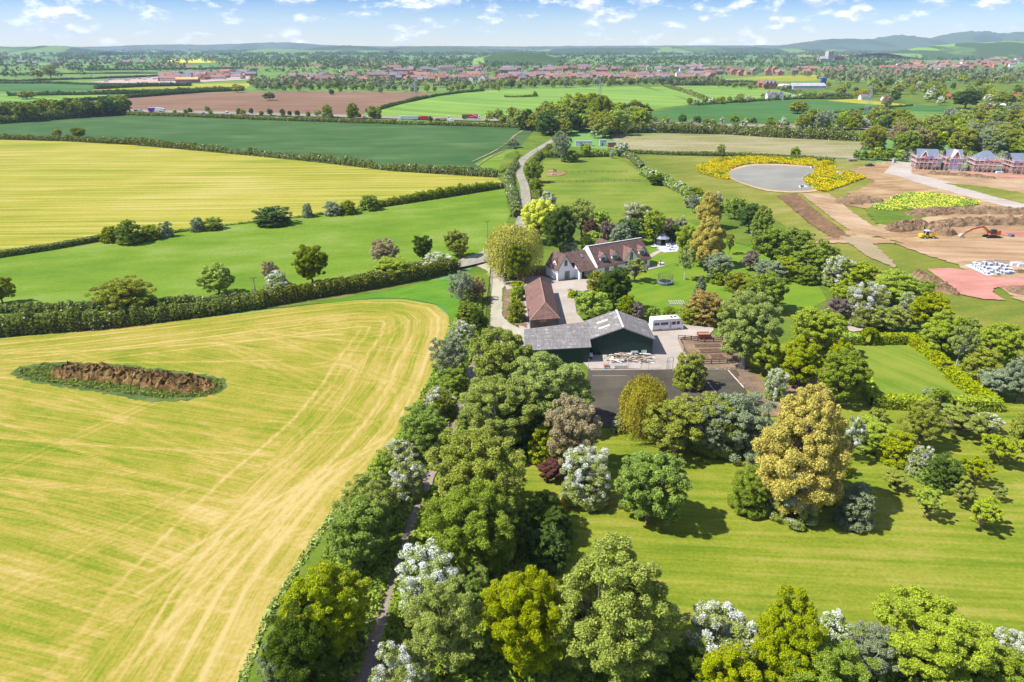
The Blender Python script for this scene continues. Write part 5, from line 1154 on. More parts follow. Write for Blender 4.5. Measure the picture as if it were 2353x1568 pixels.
t = thing('pergola', 'open white timber pergola between shrubs', 'pergola', g1(1330, 868)); m = MB(); hp = 2.4; W_, D_ = 3.4, 2.2; [m.bx(x, y, 0, x + .12, y + .12, hp) for x in (0, W_) for y in (0, D_)]; m.build('post_row', pm('silver_timber', (.45, .42, .38), .85, .2, 2), t); m = MB(); [m.bx(-.3, y, hp, W_ + .4, y + .1, hp + .16) for y in (0, D_)]; [m.bx(x, -.3, hp + .16, x + .07, D_ + .4, hp + .3) for x in np.linspace(0, W_, 7)]; m.build('beam', MATS['silver_timber'], t)
def bin_(x, y, c, label):
    t = thing('wheelie_bin', label, 'bin', g1(x, y), .2, 'bins in the courtyard'); m = MB(); m.add([(.04, .04, .08), (.5, .04, .08), (.5, .6, .08), (.04, .6, .08), (0, 0, 1.0), (.56, 0, 1.0), (.56, .66, 1.0), (0, .66, 1.0)], [(0, 3, 2, 1), (0, 1, 5, 4), (1, 2, 6, 5), (2, 3, 7, 6), (3, 0, 4, 7)]); m.build('body', c, t); m = MB(); m.ext([(-.02, -.04, 1.0), (.58, -.04, 1.0), (.58, .7, 1.06), (-.02, .7, 1.06)], (0, 0, .05)); m.build('lid', c, t); m = MB(); m.tube((.02, .6, .1), (.54, .6, .1), .1, n=10); m.build('wheel', BLACK, t)
bin_(484, 715, pm('bin_blue', (.02, .12, .35), .5, .1, 1), 'blue wheelie bin in the courtyard'); bin_(487, 735, pm('bin_green', (.02, .12, .08), .5, .1, 1), 'dark green wheelie bin in front of the blue one')
jr = np.random.default_rng(4); cols = [pm('scrap_%s' % n, c, .8, .25, 2) for n, c in (('pale', (.55, .48, .38)), ('brown', (.3, .2, .12)), ('grey', (.4, .4, .42)), ('white', (.75, .75, .75)), ('dark', (.08, .07, .06)))]
m = MB()
for i in range(210):
    x, y = jr.uniform(770, 1175), jr.uniform(1245, 1315); u = abs((x - 980) / 210); X, Y = g1(x, y); a = jr.uniform(-.5, .5) + (math.pi / 2 if jr.uniform() < .15 else 0); L = jr.uniform(.5, 2.6); z = jr.uniform(.05, .2 + .8 * max(0, 1 - u * u)); dz = jr.uniform(-.25, .25)
    m.bar((X - math.cos(a) * L / 2, Y - math.sin(a) * L / 2, max(.06, z - dz)), (X + math.cos(a) * L / 2, Y + math.sin(a) * L / 2, max(.06, z + dz)), jr.uniform(.06, .28), jr.uniform(.03, .1), int(jr.choice(5, p=[.35, .25, .12, .14, .14])))
o_ = m.build('debris', cols); tag(o_, 'heap of scrap timber and boards against the steel barn', kind='stuff')
t = thing('picture_board', 'blue framed board leaning on the barn wall', 'board', g1(1075, 1248)); m = MB(); m.ext([(0, 0, .35), (1.0, 0, .35), (1.0, .3, 1.25), (0, .3, 1.25)], (0, .05, 0)); m.build('panel', pm('blue_board', (.2, .4, .5), .6, .2, 2), t); m = MB(); [m.bar(p, q, .07) for p, q in (((0, -.02, .35), (1, -.02, .35)), ((0, .28, 1.25), (1, .28, 1.25)), ((0, -.02, .35), (0, .28, 1.25)), ((1, -.02, .35), (1, .28, 1.25)))]; m.build('frame', cols[0], t)
t = thing('metal_sheet', 'grey metal sheet on top of the scrap heap', 'sheet', (*g1(985, 1262), 1.0), .1); m = MB(); m.bx(0, 0, 0, 1.4, .9, .2); m.build('panel', STEEL, t)
t = thing('garden_roller', 'orange drum roller with blue tray on the court apron', 'roller', g1(735, 1352), .2); m = MB(); m.tube((0, 0, .45), (.9, 0, .45), .38, n=14); m.build('drum', pm('orange_drum', (.5, .16, .06), .5, .2, 1), t); m = MB(); m.bx(-.1, -1.0, .12, 1.2, -.2, .3); m.build('tray', pm('blue_tray', (.03, .2, .38), .5, .15, 1), t); m = MB(); m.bar((1.0, 0, .45), (2.4, -.3, .75), .06); m.build('handle', STEEL, t)
t = thing('steel_rack', 'low steel rack lying on the court apron', 'rack', g1(835, 1368), .03); m = MB(); [m.bar((0, y, .3), (2.6, y, .3), .05) for y in np.linspace(0, 1.1, 6)]; [m.bar((x, 0, .3), (x, 1.1, .3), .05) for x in np.linspace(0, 2.6, 9)]; m.build('grid', STEEL, t); m = MB(); [m.bar((x, y, 0), (x, y, .32 if x < 2 else .9), .06) for x in (0, 2.6) for y in (0, 1.1)]; m.build('leg_row', STEEL, t)
t = thing('white_tarp_box', 'white covered box half under the ash by the lean-to', 'box', g1(585, 1285)); m = MB(); m.bx(-1.2, 0, 0, 1.1, 1.2, .9); m.build('box', DGREY, t); m = MB(); m.ext([(-1.3, -.1, .9), (1.2, -.1, .9), (1.2, 1.3, 1.1), (-1.3, 1.3, 1.1)], (0, 0, .06)); m.build('cover', CUSH, t)
t = thing('garden_table', 'small stone table and stools beside the house corner', 'table', g1(1235, 432)); m = MB(); m.bx(0, 0, .65, 1.4, .9, .75); m.build('tabletop', CUSH, t); [MB().bx(a, b, 0, a + .1, b + .1, .65).build('leg', DGREY, t) for a in (.1, 1.2) for b in (.1, .7)]
def pole(x, y, yt, label, arm=True, mat=None):
    h = tall(x, y, yt); t = thing('utility_pole', label, 'utility pole', G(x, y), .3); m = MB(); m.tube((0, 0, 0), (0, 0, h), .16, .11, n=8); m.build('pole', mat or pm('pole_wood', (.3, .26, .22), .9, .3, 2), t)
    if arm: m = MB(); m.bar((-.9, 0, h - .25), (.9, 0, h - .25), .1); m.build('cross_arm', DARKW, t); m = MB(); [m.tube((x_, 0, h - .2), (x_, 0, h + .1), .06) for x_ in (-.8, .8)]; m.build('insulator_row', STEEL, t)
    else: m = MB(); m.bx(-.12, -.4, h - .12, .12, .1, h + .03); m.build('lamp_head', STEEL, t)
pole(590, 690, 637, 'leaning utility pole in the lane hedge of the pasture'); pole(1120, 547, 507, 'utility pole in front of the pasture, by the great willow'); pole(1168, 648, 597, 'dark lamp post beside the courtyard gate', False, DGREY); pole(1517, 612, 594, 'slim lamp post at the house terrace', False, DGREY); pole(1541, 360, 349, 'short post by the wire fence', False); pole(1234, 352, 335, 'utility pole on the verge of the country lane', True)
t = thing('bird_table', 'wooden bird table behind the house', 'bird table', G(1475, 530)); m = MB(); m.tube((0, 0, 0), (0, 0, 1.5), .05); m.build('post', OAKW, t); m = MB(); m.bx(-.35, -.35, 1.5, .35, .35, 1.56); m.ext([(-.4, -.4, 1.95), (.4, -.4, 1.95), (0, -.4, 2.2)], (0, .8, 0)); m.build('tray', OAKW, t)
# ================================================================== FARMLAND THINGS, ROAD TRAFFIC, BUILDING SITE, TOWN
def mound(name, pts, wd, h, m, label, cat='spoil heap', rough=.35, st=.5, smooth=5, kind=None, px=True, group=None):
    """a long heap of earth: displaced ridge following a line"""
    W = np.array([G(*p) for p in pts]) if px else np.array(pts); Q = resample(smooth_line(W, smooth), st); n = len(Q); rs = np.random.default_rng(int(abs(W.sum() * 7)) % 9999); na = 15
    V = []
    for i, p in enumerate(Q):
        d = Q[min(i + 1, n - 1)] - Q[max(i - 1, 0)]; d /= np.linalg.norm(d) + 1e-9; nn = np.array((-d[1], d[0])); s = min(i, n - 1 - i) * st; e = math.sqrt(min(1, s / (wd * .5) + .02)); big = 1 + .22 * math.sin(i * st * .9) + .12 * math.sin(i * st * 2.1 + 1)
        for j in range(na):
            t = -1 + 2 * j / (na - 1); z = h * e * big * (1 - t * t) ** .8; a = rough * (1 - t * t) * e; q = p + nn * t * wd / 2 * e * (1 + .1 * math.sin(i * .8)) + rs.normal(size=2) * a * .35
            V.append((q[0], q[1], max(-.02 if abs(t) > .99 else .02, z + rs.normal() * a * .5)))
    F_ = [(i * na + j, i * na + j + 1, (i + 1) * na + j + 1, (i + 1) * na + j) for i in range(n - 1) for j in range(na - 1)]
    me = bpy.data.meshes.new(name); me.from_pydata(V, [], [f[::-1] for f in F_]); me.materials.append(m); me.update(); o = mobj(name, me)
    return tag(o, label, cat, group) if not kind else tag(o, label, None, None, kind)
mound('manure_heap', [(118, 858), (200, 858), (300, 870), (400, 882), (492, 897)], 6.6, 1.5, field_mat('muck', [(.06, .035, .012), (.2, .12, .035), (.42, .28, .09)], 0, 1.5, .8, .3, 2.2, (.3, .3, .5), (.36, .66), .6), 'long brown muck heap lying in the hay field', 'muck heap', .75, .4)
SP_ = field_mat('spoil', [(.12, .075, .04), (.25, .16, .085), (.38, .26, .15)], 30, 1, .4, .3, 1.6, (.3, .3, .5), (.34, .68), .6)
mound('spoil_heap', [(2102, 628), (2130, 645), (2160, 662), (2200, 680)], 5, 1.4, SP_, 'long dark spoil bank beside the tree belt', rough=.6)
mound('spoil_heap', [(2045, 534), (2075, 526), (2110, 524), (2150, 530), (2180, 545)], 9, 2.4, SP_, 'rubbly spoil heap behind the yellow dumper', rough=.8, st=.7)
mound('spoil_heap', [(2150, 520), (2230, 516), (2300, 514), (2400, 512)], 8, 2.0, SP_, 'long spoil ridge behind the excavator', rough=.7, st=.8)
mound('spoil_heap', [(2085, 497), (2150, 490), (2230, 488), (2400, 490)], 10, 1.7, SP_, 'low spoil ridge behind the yellow rape patch', rough=.6, st=.9)
mound('spoil_heap', [(1925, 470), (1970, 463), (2030, 462)], 12, 1.8, SP_, 'smooth brown mound next to the rape patch', rough=.35, st=.8)
mound('spoil_heap', [(2130, 401), (2200, 404), (2290, 412)], 7, 1.3, SP_, 'low earth bank facing the scaffolded houses', rough=.6, st=1)
mound('spoil_heap', [(2310, 668), (2353, 672), (2450, 672)], 9, 1.2, SP_, 'brown heap beside the pink hardcore', rough=.5, st=.8)
mound('spoil_heap', [(2325, 625), (2360, 630), (2420, 632)], 3, .8, SP_, 'small rubble heap beside the block pallets', rough=.5)
def flowers(pts, size, n, h, seed, bl=.75):
    rs = np.random.default_rng(seed); Wp = np.array([G(*p) for p in smooth_line(pts, 4, True)]); lo, hi = Wp.min(0), Wp.max(0); X = rs.uniform(lo[0], hi[0], n * 3); Y = rs.uniform(lo[1], hi[1], n * 3); k = inside(Wp, X, Y); X, Y = X[k][:n], Y[k][:n]
    f = np.sin(X * .55) * np.sin(Y * .4 + X * .2) + rs.normal(size=len(X)) * .45; top = h * (.8 + .25 * np.sin(X * .9 + Y * .5)); z = rs.uniform(.25, 1, len(X)) ** .6 * top; mi = ((f + .7 * np.sin(X * .16 + seed) * np.sin(Y * .2) > -.85) & (z > .42 * top) & (rs.uniform(size=len(X)) < bl)).astype(int)
    V, Q = leafq(np.c_[X, Y, z], np.tile((0, 0, 1.0), (len(X), 1)), size, rs, 0, 1.3); return V, Q, mi
def flower_obj(lst, label):
    V, Q, M = [], [], []; o = 0
    for v, q, mi in lst: V.append(v); Q.append(q + o); M.append(mi); o += len(v)
    Q = np.concatenate(Q); ob = mobj('wildflowers', qmesh('wildflowers', np.concatenate(V), Q, [LM['herb'], LM['bloom']], np.concatenate(M), RS.uniform(size=len(Q)))); tag(ob, label, kind='stuff')
flower_obj([flowers([(1600, 386), (1625, 376), (1650, 366), (1740, 362), (1860, 366), (1875, 372), (1860, 382), (1780, 377), (1715, 379), (1685, 388), (1672, 398), (1676, 412), (1660, 412), (1625, 404), (1605, 398)], .55, 24000, 1.3, 1, .85), flowers([(1872, 378), (1900, 373), (1918, 378), (1922, 393), (1945, 398), (1988, 408), (1960, 420), (1930, 432), (1895, 442), (1872, 436), (1850, 421), (1848, 414), (1868, 402)], .55, 18000, 1.3, 2, .85)], 'bright yellow flowering rape round the pond')
flower_obj([flowers([(2000, 478), (2030, 468), (2060, 452), (2110, 446), (2190, 454), (2252, 470), (2200, 478), (2100, 484), (2040, 486)], .45, 22000, 1.1, 3, .55)], 'patch of yellow rape beside the haul road')
def ug(pts, n, h, seed, leafs, label, size=.34):
    rs = np.random.default_rng(seed); Wp = np.array([G(*p) for p in pts]); lo, hi = Wp.min(0), Wp.max(0); X = rs.uniform(lo[0], hi[0], n * 4); Y = rs.uniform(lo[1], hi[1], n * 4); k = inside(Wp, X, Y); X, Y = X[k][:n], Y[k][:n]
    z = (.35 + .65 * np.abs(np.sin(X * .8 + np.sin(Y * .7)) * np.sin(Y * .6))) * h * rs.uniform(.3, 1, len(X)); V, Q = leafq(np.c_[X, Y, z], np.tile((0, 0, 1.0), (len(X), 1)), size, rs)
    tag(mobj('undergrowth', qmesh('undergrowth', V, Q, [LM[leafs]], None, rs.uniform(size=len(Q)))), label, kind='stuff')
ug([(905, 1360), (935, 1260), (975, 1150), (1010, 1090), (1060, 960), (1110, 900), (1200, 1000), (1200, 1120), (1170, 1250), (1310, 1200), (1310, 1290), (1230, 1330), (1180, 1500), (1300, 1540), (2353, 1540), (2353, 1700), (830, 1700)], 46000, 1.3, 21, 'green', 'dark nettles and brambles under the tree belt')
ug([(905, 1020), (985, 880), (1040, 760), (1070, 640), (1108, 640), (1105, 760), (1070, 860), (1040, 960), (960, 1130), (900, 1320), (820, 1570), (600, 1570), (690, 1400), (790, 1180)], 30000, 1.3, 22, 'green', 'green undergrowth beneath the field edge trees')
ug([(40, 856), (100, 838), (300, 846), (505, 874), (515, 893), (480, 912), (380, 918), (250, 902), (90, 878), (45, 868)], 9000, .55, 23, 'hedge', 'rank weeds round the muck heap', .3)
ug([(1035, 740), (1050, 745), (1010, 850), (975, 920), (935, 985), (870, 1072), (800, 1148), (725, 1255), (650, 1370), (600, 1470), (560, 1580), (545, 1568), (615, 1400), (715, 1240), (790, 1142), (860, 1066), (925, 985), (960, 925), (995, 850)], 14000, .4, 24, 'soft', 'tussocky grass along the hay field edge', .3)
# ---- kiosks by the lane, pond headwalls, horse
def hut(name, x, y, L, W, h, m, label, rz=0, roof=None, cat='cabin'):
    t = thing(name, label, cat, G(x, y), rz); b = MB(); b.bx(0, 0, 0, L, W, h); b.build('wall', m, t); b = MB(); b.ext([(-.1, -.1, h), (L + .1, -.1, h), (L + .1, W + .1, h + .12), (-.1, W + .1, h + .12)], (0, 0, .12)); b.build('roof', roof or STEEL, t)
    b = MB(); b.bx(L * .3, -.04, .1, L * .3 + .9, 0, min(2, h * .85)); b.build('door', DGREY, t); return t
hut('equipment_cabin', 1322, 336, 11, 2.6, 2.9, pm('cabin_grey', (.5, .52, .56), .5, .08, .5), 'long pale grey equipment cabin by the lane', .02)
hut('equipment_cabin', 1378, 336, 4.2, 2.6, 3.6, pm('cabin_blue', (.42, .46, .54), .5, .08, .5), 'tall bluish grey equipment cabin between the other two', .02)
hut('equipment_cabin', 1397, 339, 5, 2.6, 3.0, pm('cabin_brown', (.32, .1, .05), .6, .15, .5), 'red-brown equipment cabin at the hedge', .02)
for x, y, lb in ((1867, 387, 'concrete pipe headwall at the top of the pond'), (1842, 431, 'concrete pipe headwall on the flowery bank of the pond')):
    t = thing('pipe_headwall', lb, 'headwall', G(x, y), .4); m = MB(); m.bx(-1.4, 0, 0, 1.4, .3, 1.1); m.ext([(-1.4, 0, 0), (-1.4, 0, 1.1), (-2.2, -1.6, .2), (-2.2, -1.6, 0)], (.2, 0, 0)); m.ext([(1.2, 0, 0), (1.2, 0, 1.1), (2.0, -1.6, .2), (2.0, -1.6, 0)], (.2, 0, 0)); m.build('headwall_body', MATS['fresh_concrete'], t); m = MB(); m.tube((0, -.06, .45), (0, .05, .45), .32, n=12); m.build('pipe_mouth', BLACK, t)
def horse(x, y, rz):
    t = thing('horse', 'dark horse standing in the bare paddock corner', 'horse', G(x, y), rz); me = bpy.data.meshes.new('body')
    J = [(0, 0, 1.25, .3), (.5, 0, 1.28, .33), (1.0, 0, 1.25, .31), (1.25, 0, 1.45, .22), (1.5, 0, 1.8, .15), (1.62, 0, 1.95, .12), (1.95, 0, 1.7, .07), (-.2, 0, 1.25, .26), (-.42, 0, 1.2, .06), (-.5, 0, .75, .05)]
    E = [(0, 1), (1, 2), (2, 3), (3, 4), (4, 5), (5, 6), (0, 7), (7, 8), (8, 9)]
    for s in (-.17, .17):
        for (bx_, ks) in ((2, [(1.05, .95, .12), (1.08, .5, .075), (1.03, .22, .05), (1.08, .04, .07)]), (7, [(-.18, .95, .15), (-.02, .68, .09), (-.22, .5, .07), (-.18, .2, .05), (-.13, .04, .07)])):
            p = bx_
            for (xx, zz, rr_) in ks: J.append((xx, s, zz, rr_)); E.append((p, len(J) - 1)); p = len(J) - 1
    me.from_pydata([j[:3] for j in J], E, []); o = mobj('body', me, t); sk = o.modifiers.new('skin', 'SKIN')
    for i, v in enumerate(me.skin_vertices[0].data): v.radius = (J[i][3],) * 2
    me.skin_vertices[0].data[0].use_root = True; o.modifiers.new('sub', 'SUBSURF').levels = 1; me.materials.append(pm('horse_coat', (.05, .035, .025), .6, .3, 2)); m = MB(); m.ext([(1.1, -.02, 1.5), (1.55, -.02, 2.0), (1.4, -.02, 2.02), (1.0, -.02, 1.6)], (0, .05, 0)); m.build('mane', BLACK, t)
horse(1277, 397, 2.6)
t = thing('feed_trough', 'pale feed trough and rail by the horse', 'trough', G(1268, 403), .4); m = MB(); m.bx(0, 0, .3, 2.4, .6, .8); m.build('tub', pm('trough_zinc', (.5, .5, .5), .5, .1, 1), t); m = MB(); [m.bx(a, .2, 0, a + .1, .4, .3) for a in (.1, 2.2)]; m.build('leg_row', DARKW, t)
# ---- vehicles
PAINT = {n: pm('paint_' + n, c, .3, .06, .5, 0, .5) for n, c in dict(white=(.8, .8, .8), purple=(.13, .03, .38), red=(.5, .02, .03), green=(.04, .2, .03), silver=(.5, .52, .54), blue=(.05, .1, .25), dark=(.03, .035, .04), lime=(.35, .55, .05), yellow=(.75, .5, .02), orange=(.55, .12, .02)).items()}
def lorry(x, y, rz, L, cab, box, label, panels=(), boxh=4.0, cat='lorry'):
    """cab at +x end; box None = flat bed"""
    t = thing('lorry', label, cat, (*G(x, y), .78), rz, 'traffic on the motorway'); m = MB(); m.ext([(L - 2.3, -1.2, .5), (L - .1, -1.2, .5), (L, -1.2, 1.6), (L - .35, -1.2, 2.9), (L - 1.9, -1.2, 3.5), (L - 2.3, -1.2, 3.3)], (0, 2.4, 0)); m.build('cab', PAINT[cab], t)
    m = MB(); m.add([(L - .0, -1.05, 1.75), (L, 1.05, 1.75), (L - .32, 1.05, 2.8), (L - .32, -1.05, 2.8)], [(0, 1, 2, 3)]); m.v = [(a + .03, b, c) for a, b, c in m.v]; m.build('windscreen', GLASS, t); m = MB(); m.bx(L - 1.5, -1.23, 1.8, L - .6, -1.19, 2.6); m.build('window', GLASS, t)
    m = MB(); m.bx(0, -.9, .75, L - 1.0, .9, 1.05); m.build('chassis', DGREY, t)
    if box: m = MB(); m.bx(0, -1.27, 1.1, L - 2.6, 1.27, boxh); m.build('trailer_box', PAINT[box], t)
    else: m = MB(); m.bx(0, -1.25, 1.06, L - 2.6, 1.25, 1.25); m.build('flat_bed', OAKW, t)
    for nm, poly2, c in panels: m = MB(); m.ext([(a * (L - 2.6), -1.27, 1.1 + b * (boxh - 1.1)) for a, b in poly2], (0, -.03, 0)); m.build(nm, PAINT[c], t)
    for xx in (1.2, 2.4, 3.6, L - 4.2, L - 1.3): wheel(t, xx, -1.25, -.95, .5); wheel(t, xx, .95, 1.25, .5)
    return t
lorry(343, 259.5, 0, 15.5, 'white', 'white', 'white lorry with a purple trailer end on the motorway', [('side_panel', [(0, 0), (.42, 0), (.58, 1), (0, 1)], 'purple'), ('lettering_bar', [(.08, .5), (.36, .5), (.36, .62), (.08, .62)], 'white')])
lorry(1062, 276, 0, 16.5, 'white', 'red', 'red articulated lorry with green and yellow panels', [('side_panel', [(.02, .1), (.4, .1), (.4, .95), (.02, .95)], 'green'), ('emblem', [(.31, .6), (.34, .5), (.37, .6), (.37, .72), (.34, .8), (.31, .72)], 'yellow'), ('emblem', [(.05, .3), (.12, .3), (.12, .6), (.05, .6)], 'lime'), ('emblem', [(.16, .35), (.3, .35), (.3, .45), (.16, .45)], 'lime'), ('stripe', [(.62, .95), (.72, .95), (.98, .45), (.92, .4)], 'white'), ('stripe', [(.48, .28), (.72, .28), (.72, .36), (.48, .36)], 'white')])
lorry(508, 266.5, math.pi * 0, 7, 'white', None, 'white tractor unit half hidden by the motorway bushes')
lorry(960, 279.5, math.pi, 17, 'white', 'silver', 'silver box lorry heading towards the ploughed field side', (), 3.9); lorry(985, 279, math.pi * .999, 9, 'red', 'red', 'red-topped truck behind the silver box lorry', [('side_panel', [(0, 0), (1, 0), (1, .7), (0, .7)], 'silver')], 3.6)
lorry(1000, 277.5, 0, 13, 'white', None, 'white flatbed lorry in the gap of the hedge')
def car(x, y, rz, c, label, van=False, L=4.4, z=.78, group='traffic on the motorway', cat='car', pick=False, wd=1.8):
    t = thing('van' if van else 'pickup_truck' if pick else 'car', label, 'van' if van else 'pickup' if pick else cat, (*G(x, y), z), rz, group); w_ = wd / 2
    if van: pr = [(0, .35), (0, 2.1), (L * .66, 2.2), (L * .8, 1.5), (L * .98, 1.15), (L, .35)]
    else: pr = [(0, .35), (0, .9), (L * .03, .98), (L * .72, .98), (L * .97, .85), (L, .35)]
    m = MB(); m.ext([(a, -w_, b) for a, b in pr], (0, wd, 0)); m.build('body', PAINT[c], t)
    if van: m = MB(); m.bx(L * .68, -w_ - .02, 1.35, L * .78, w_ + .02, 1.9); m.ext([(L * .68, -w_ + .1, 2.19), (L * .81, -w_ + .1, 1.53), (L * .83, -w_ + .1, 1.55), (L * .7, -w_ + .1, 2.22)], (0, wd - .2, 0)); m.build('window', GLASS, t)
    else:
        a, b, e, f = (L * .36, L * .4, L * .6, L * .72) if pick else (L * .04, L * .14, L * .55, L * .72)
        m = MB(); m.ext([(a, -w_ + .06, .97), (f, -w_ + .06, .97), (e, -w_ + .16, 1.5), (b, -w_ + .16, 1.5)], (0, wd - .2, 0)); m.build('window', GLASS, t); m = MB(); m.bx(b, -w_ + .12, 1.49, e, w_ - .12, 1.55); m.build('roof', PAINT[c], t)
        if pick: m = MB(); m.bx(.1, -w_ + .12, .96, L * .35, w_ - .12, 1.02); m.build('load_bed', BLACK, t)
    for xx in (L * .19, L * .81): wheel(t, xx, -w_ - .02, -w_ + .2, .34); wheel(t, xx, w_ - .2, w_ + .02, .34)
    m = MB(); m.bx(L - .03, -w_ + .1, .68, L + .01, -w_ + .45, .82); m.build('headlight', FRAME, t); m = MB(); m.bx(L - .03, w_ - .45, .68, L + .01, w_ - .1, .82); m.build('headlight', FRAME, t)
    return t
car(1028, 281.5, 0, 'white', 'white van next to the flatbed lorry', True, 5.6, wd=2); car(834, 273, 0, 'silver', 'silver car passing the dark field hedge'); car(1785, 290, 0, 'red', 'red car alone on the open stretch of motorway'); car(309, 258.5, 0, 'dark', 'dark car following the purple lorry'); car(318, 259, 0, 'silver', 'pale van-like car just behind the purple lorry', True, 4.8)
car(465, 264, 0, 'white', 'white car between motorway bushes near the crop'); car(1862, 293, 0, 'blue', 'blue car by the tall motorway trees'); car(1990, 384, .35, 'dark', 'dark pickup parked on the site track', L=5.2, z=.15, group=None, pick=True, wd=1.9)
for pts, lb in (([(500, 270), (545, 271), (610, 273.5), (660, 275)], 'pale crash barrier beside the ploughed field'), ([(1660, 295), (1760, 297.5), (1840, 300)], 'crash barrier on the open stretch of motorway')):
    postrail('crash_barrier', pts, lb, .9, 1, 4, STEEL, Dp, 'barrier', .12, rh=.35)
# ---- excavator, dumper, bucket
ORG, YEL = pm('digger_orange', (.55, .13, .03), .45, .2, 1), pm('dumper_yellow', (.72, .47, .02), .4, .15, 1)
ex = thing('excavator', 'orange tracked excavator with its boom stretched out', 'excavator', G(2268, 550), .03)
for y in (0, 2.1):
    m = MB(); pts = [(0, .15), (.35, 0), (4.2, 0), (4.6, .25), (4.55, .7), (4.2, .95), (.4, .95), (0, .65)]; m.ext([(a, y, b) for a, b in pts], (0, .6, 0)); m.build('track', BLACK, ex)
m = MB(); m.bx(1.2, .6, .5, 3.6, 2.1, 1.05); m.tube((2.3, 1.35, 1.0), (2.3, 1.35, 1.3), .8, n=14); m.build('undercarriage', DGREY, ex)
m = MB(); m.bx(.9, .1, 1.3, 4.3, 2.6, 1.75); m.ext([(2.7, .1, 1.75), (4.4, .1, 1.75), (4.4, .1, 2.6), (3.9, .1, 2.9), (2.7, .1, 2.7)], (0, 2.5, 0)); m.build('house', ORG, ex)
m = MB(); m.ext([(1.0, .1, 1.75), (2.6, .1, 1.75), (2.6, .1, 3.2), (1.5, .1, 3.2), (1.0, .1, 2.5)], (0, 1.1, 0)); m.build('cab', GLASS, ex); m = MB(); [m.bar(p, q, .1) for p, q in (((1, .08, 1.75), (1, .08, 2.5)), ((1, .08, 2.5), (1.5, .08, 3.2)), ((1.5, .08, 3.2), (2.6, .08, 3.2)), ((2.6, .08, 1.75), (2.6, .08, 3.2)))]; m.build('cab_frame', BLACK, ex)
m = MB()
for a, b in (((1.5, 1.6, 1.9), (-1.2, 1.6, 4.0)), ((-1.2, 1.6, 4.0), (-4.2, 1.6, 3.3))): m.bar(a, b, .42, .6)
m.build('boom', ORG, ex); m = MB(); m.bar((-4.0, 1.6, 3.5), (-7.6, 1.6, 1.5), .36, .5); m.build('arm', ORG, ex)
m = MB(); m.tube((.6, 1.35, 2.0), (-1.6, 1.35, 3.5), .09); m.tube((-1.6, 1.6, 4.3), (-3.9, 1.6, 3.95), .09); m.tube((-4.6, 1.6, 3.6), (-7.2, 1.6, 2.2), .08); m.build('hydraulic_ram', STEEL, ex)
m = MB(); m.ext([(-7.6, 1.1, 1.6), (-7.2, 1.1, 1.2), (-7.6, 1.1, .2), (-8.4, 1.1, .1), (-8.8, 1.1, .6), (-8.3, 1.1, 1.5)], (0, 1.1, 0)); m.build('bucket', pm('bucket_steel', (.4, .36, .32), .6, .25, 1), ex)
du = thing('site_dumper', 'yellow site dumper with a glazed cab', 'dumper', G(2116, 551), 0)
for x in (1.3, 4.1): wheel(du, x, 0, .55, .62, rim=pm('pale_rim', (.5, .48, .42), .7, .2, 1)); wheel(du, x, 1.7, 2.25, .62, rim=MATS['pale_rim'])
m = MB(); m.ext([(0, .25, .7), (2.4, .25, .7), (2.4, .25, 1.2), (1.4, .25, 1.75), (.2, .25, 1.75), (0, .25, 1.4)], (0, 1.75, 0)); m.bx(2.4, .9, .55, 3.2, 1.35, .95); m.build('body', YEL, du)
m = MB(); m.ext([(3.0, .1, 1.0), (4.4, .1, 1.0), (5.3, .1, 1.9), (4.9, .1, 1.95), (3.0, .1, 2.1)], (0, 2.05, 0)); m.build('skip', YEL, du); m = MB(); m.ext([(3.15, .25, 2.09), (4.8, .25, 1.93), (4.8, 1.95, 1.93), (3.15, 1.95, 2.09)], (0, 0, .12)); m.build('load', SP_, du)
m = MB(); m.ext([(1.3, .4, 1.4), (2.7, .4, 1.1), (2.65, .4, 2.75), (1.5, .4, 2.75)], (0, 1.4, 0)); m.build('cab', GLASS, du); m = MB(); m.bx(1.35, .3, 2.75, 2.8, 1.9, 2.9); [m.bar((a, .38, 1.3), (b, .38, 2.75), .09) for a, b in ((1.3, 1.5), (2.7, 2.68))]; m.build('cab_frame', PAINT['white'], du)
t = thing('digger_bucket', 'spare dark digger bucket lying on the soil', 'bucket', G(2322, 547), .3); m = MB(); m.ext([(0, 0, .1), (.5, 0, 0), (1.5, 0, .1), (1.6, 0, .8), (1.1, 0, 1.2), (.3, 0, .9)], (0, 1.4, 0)); m.build('shell', DGREY, t); m = MB(); [m.bx(-.15, .1 + .3 * i, .06, .1, .25 + .3 * i, .16) for i in range(4)]; m.build('tooth_row', STEEL, t)
BLK, WRAP = pm('block_blue_grey', (.2, .24, .34), .8, .3, 3), pm('pallet_wrap', (.55, .58, .64), .5, .08, 2)
rs = np.random.default_rng(8); pr0 = None; spots = [(2238, 616), (2244, 621), (2250, 624), (2256, 627), (2262, 630), (2250, 614), (2262, 613), (2258, 620), (2266, 622), (2272, 616), (2278, 622), (2272, 629), (2280, 627), (2287, 630), (2290, 622), (2297, 618), (2299, 631), (2306, 626), (2310, 620), (2316, 626), (2322, 631), (2316, 633), (2306, 633), (2286, 614), (2267, 634), (2288, 635)]
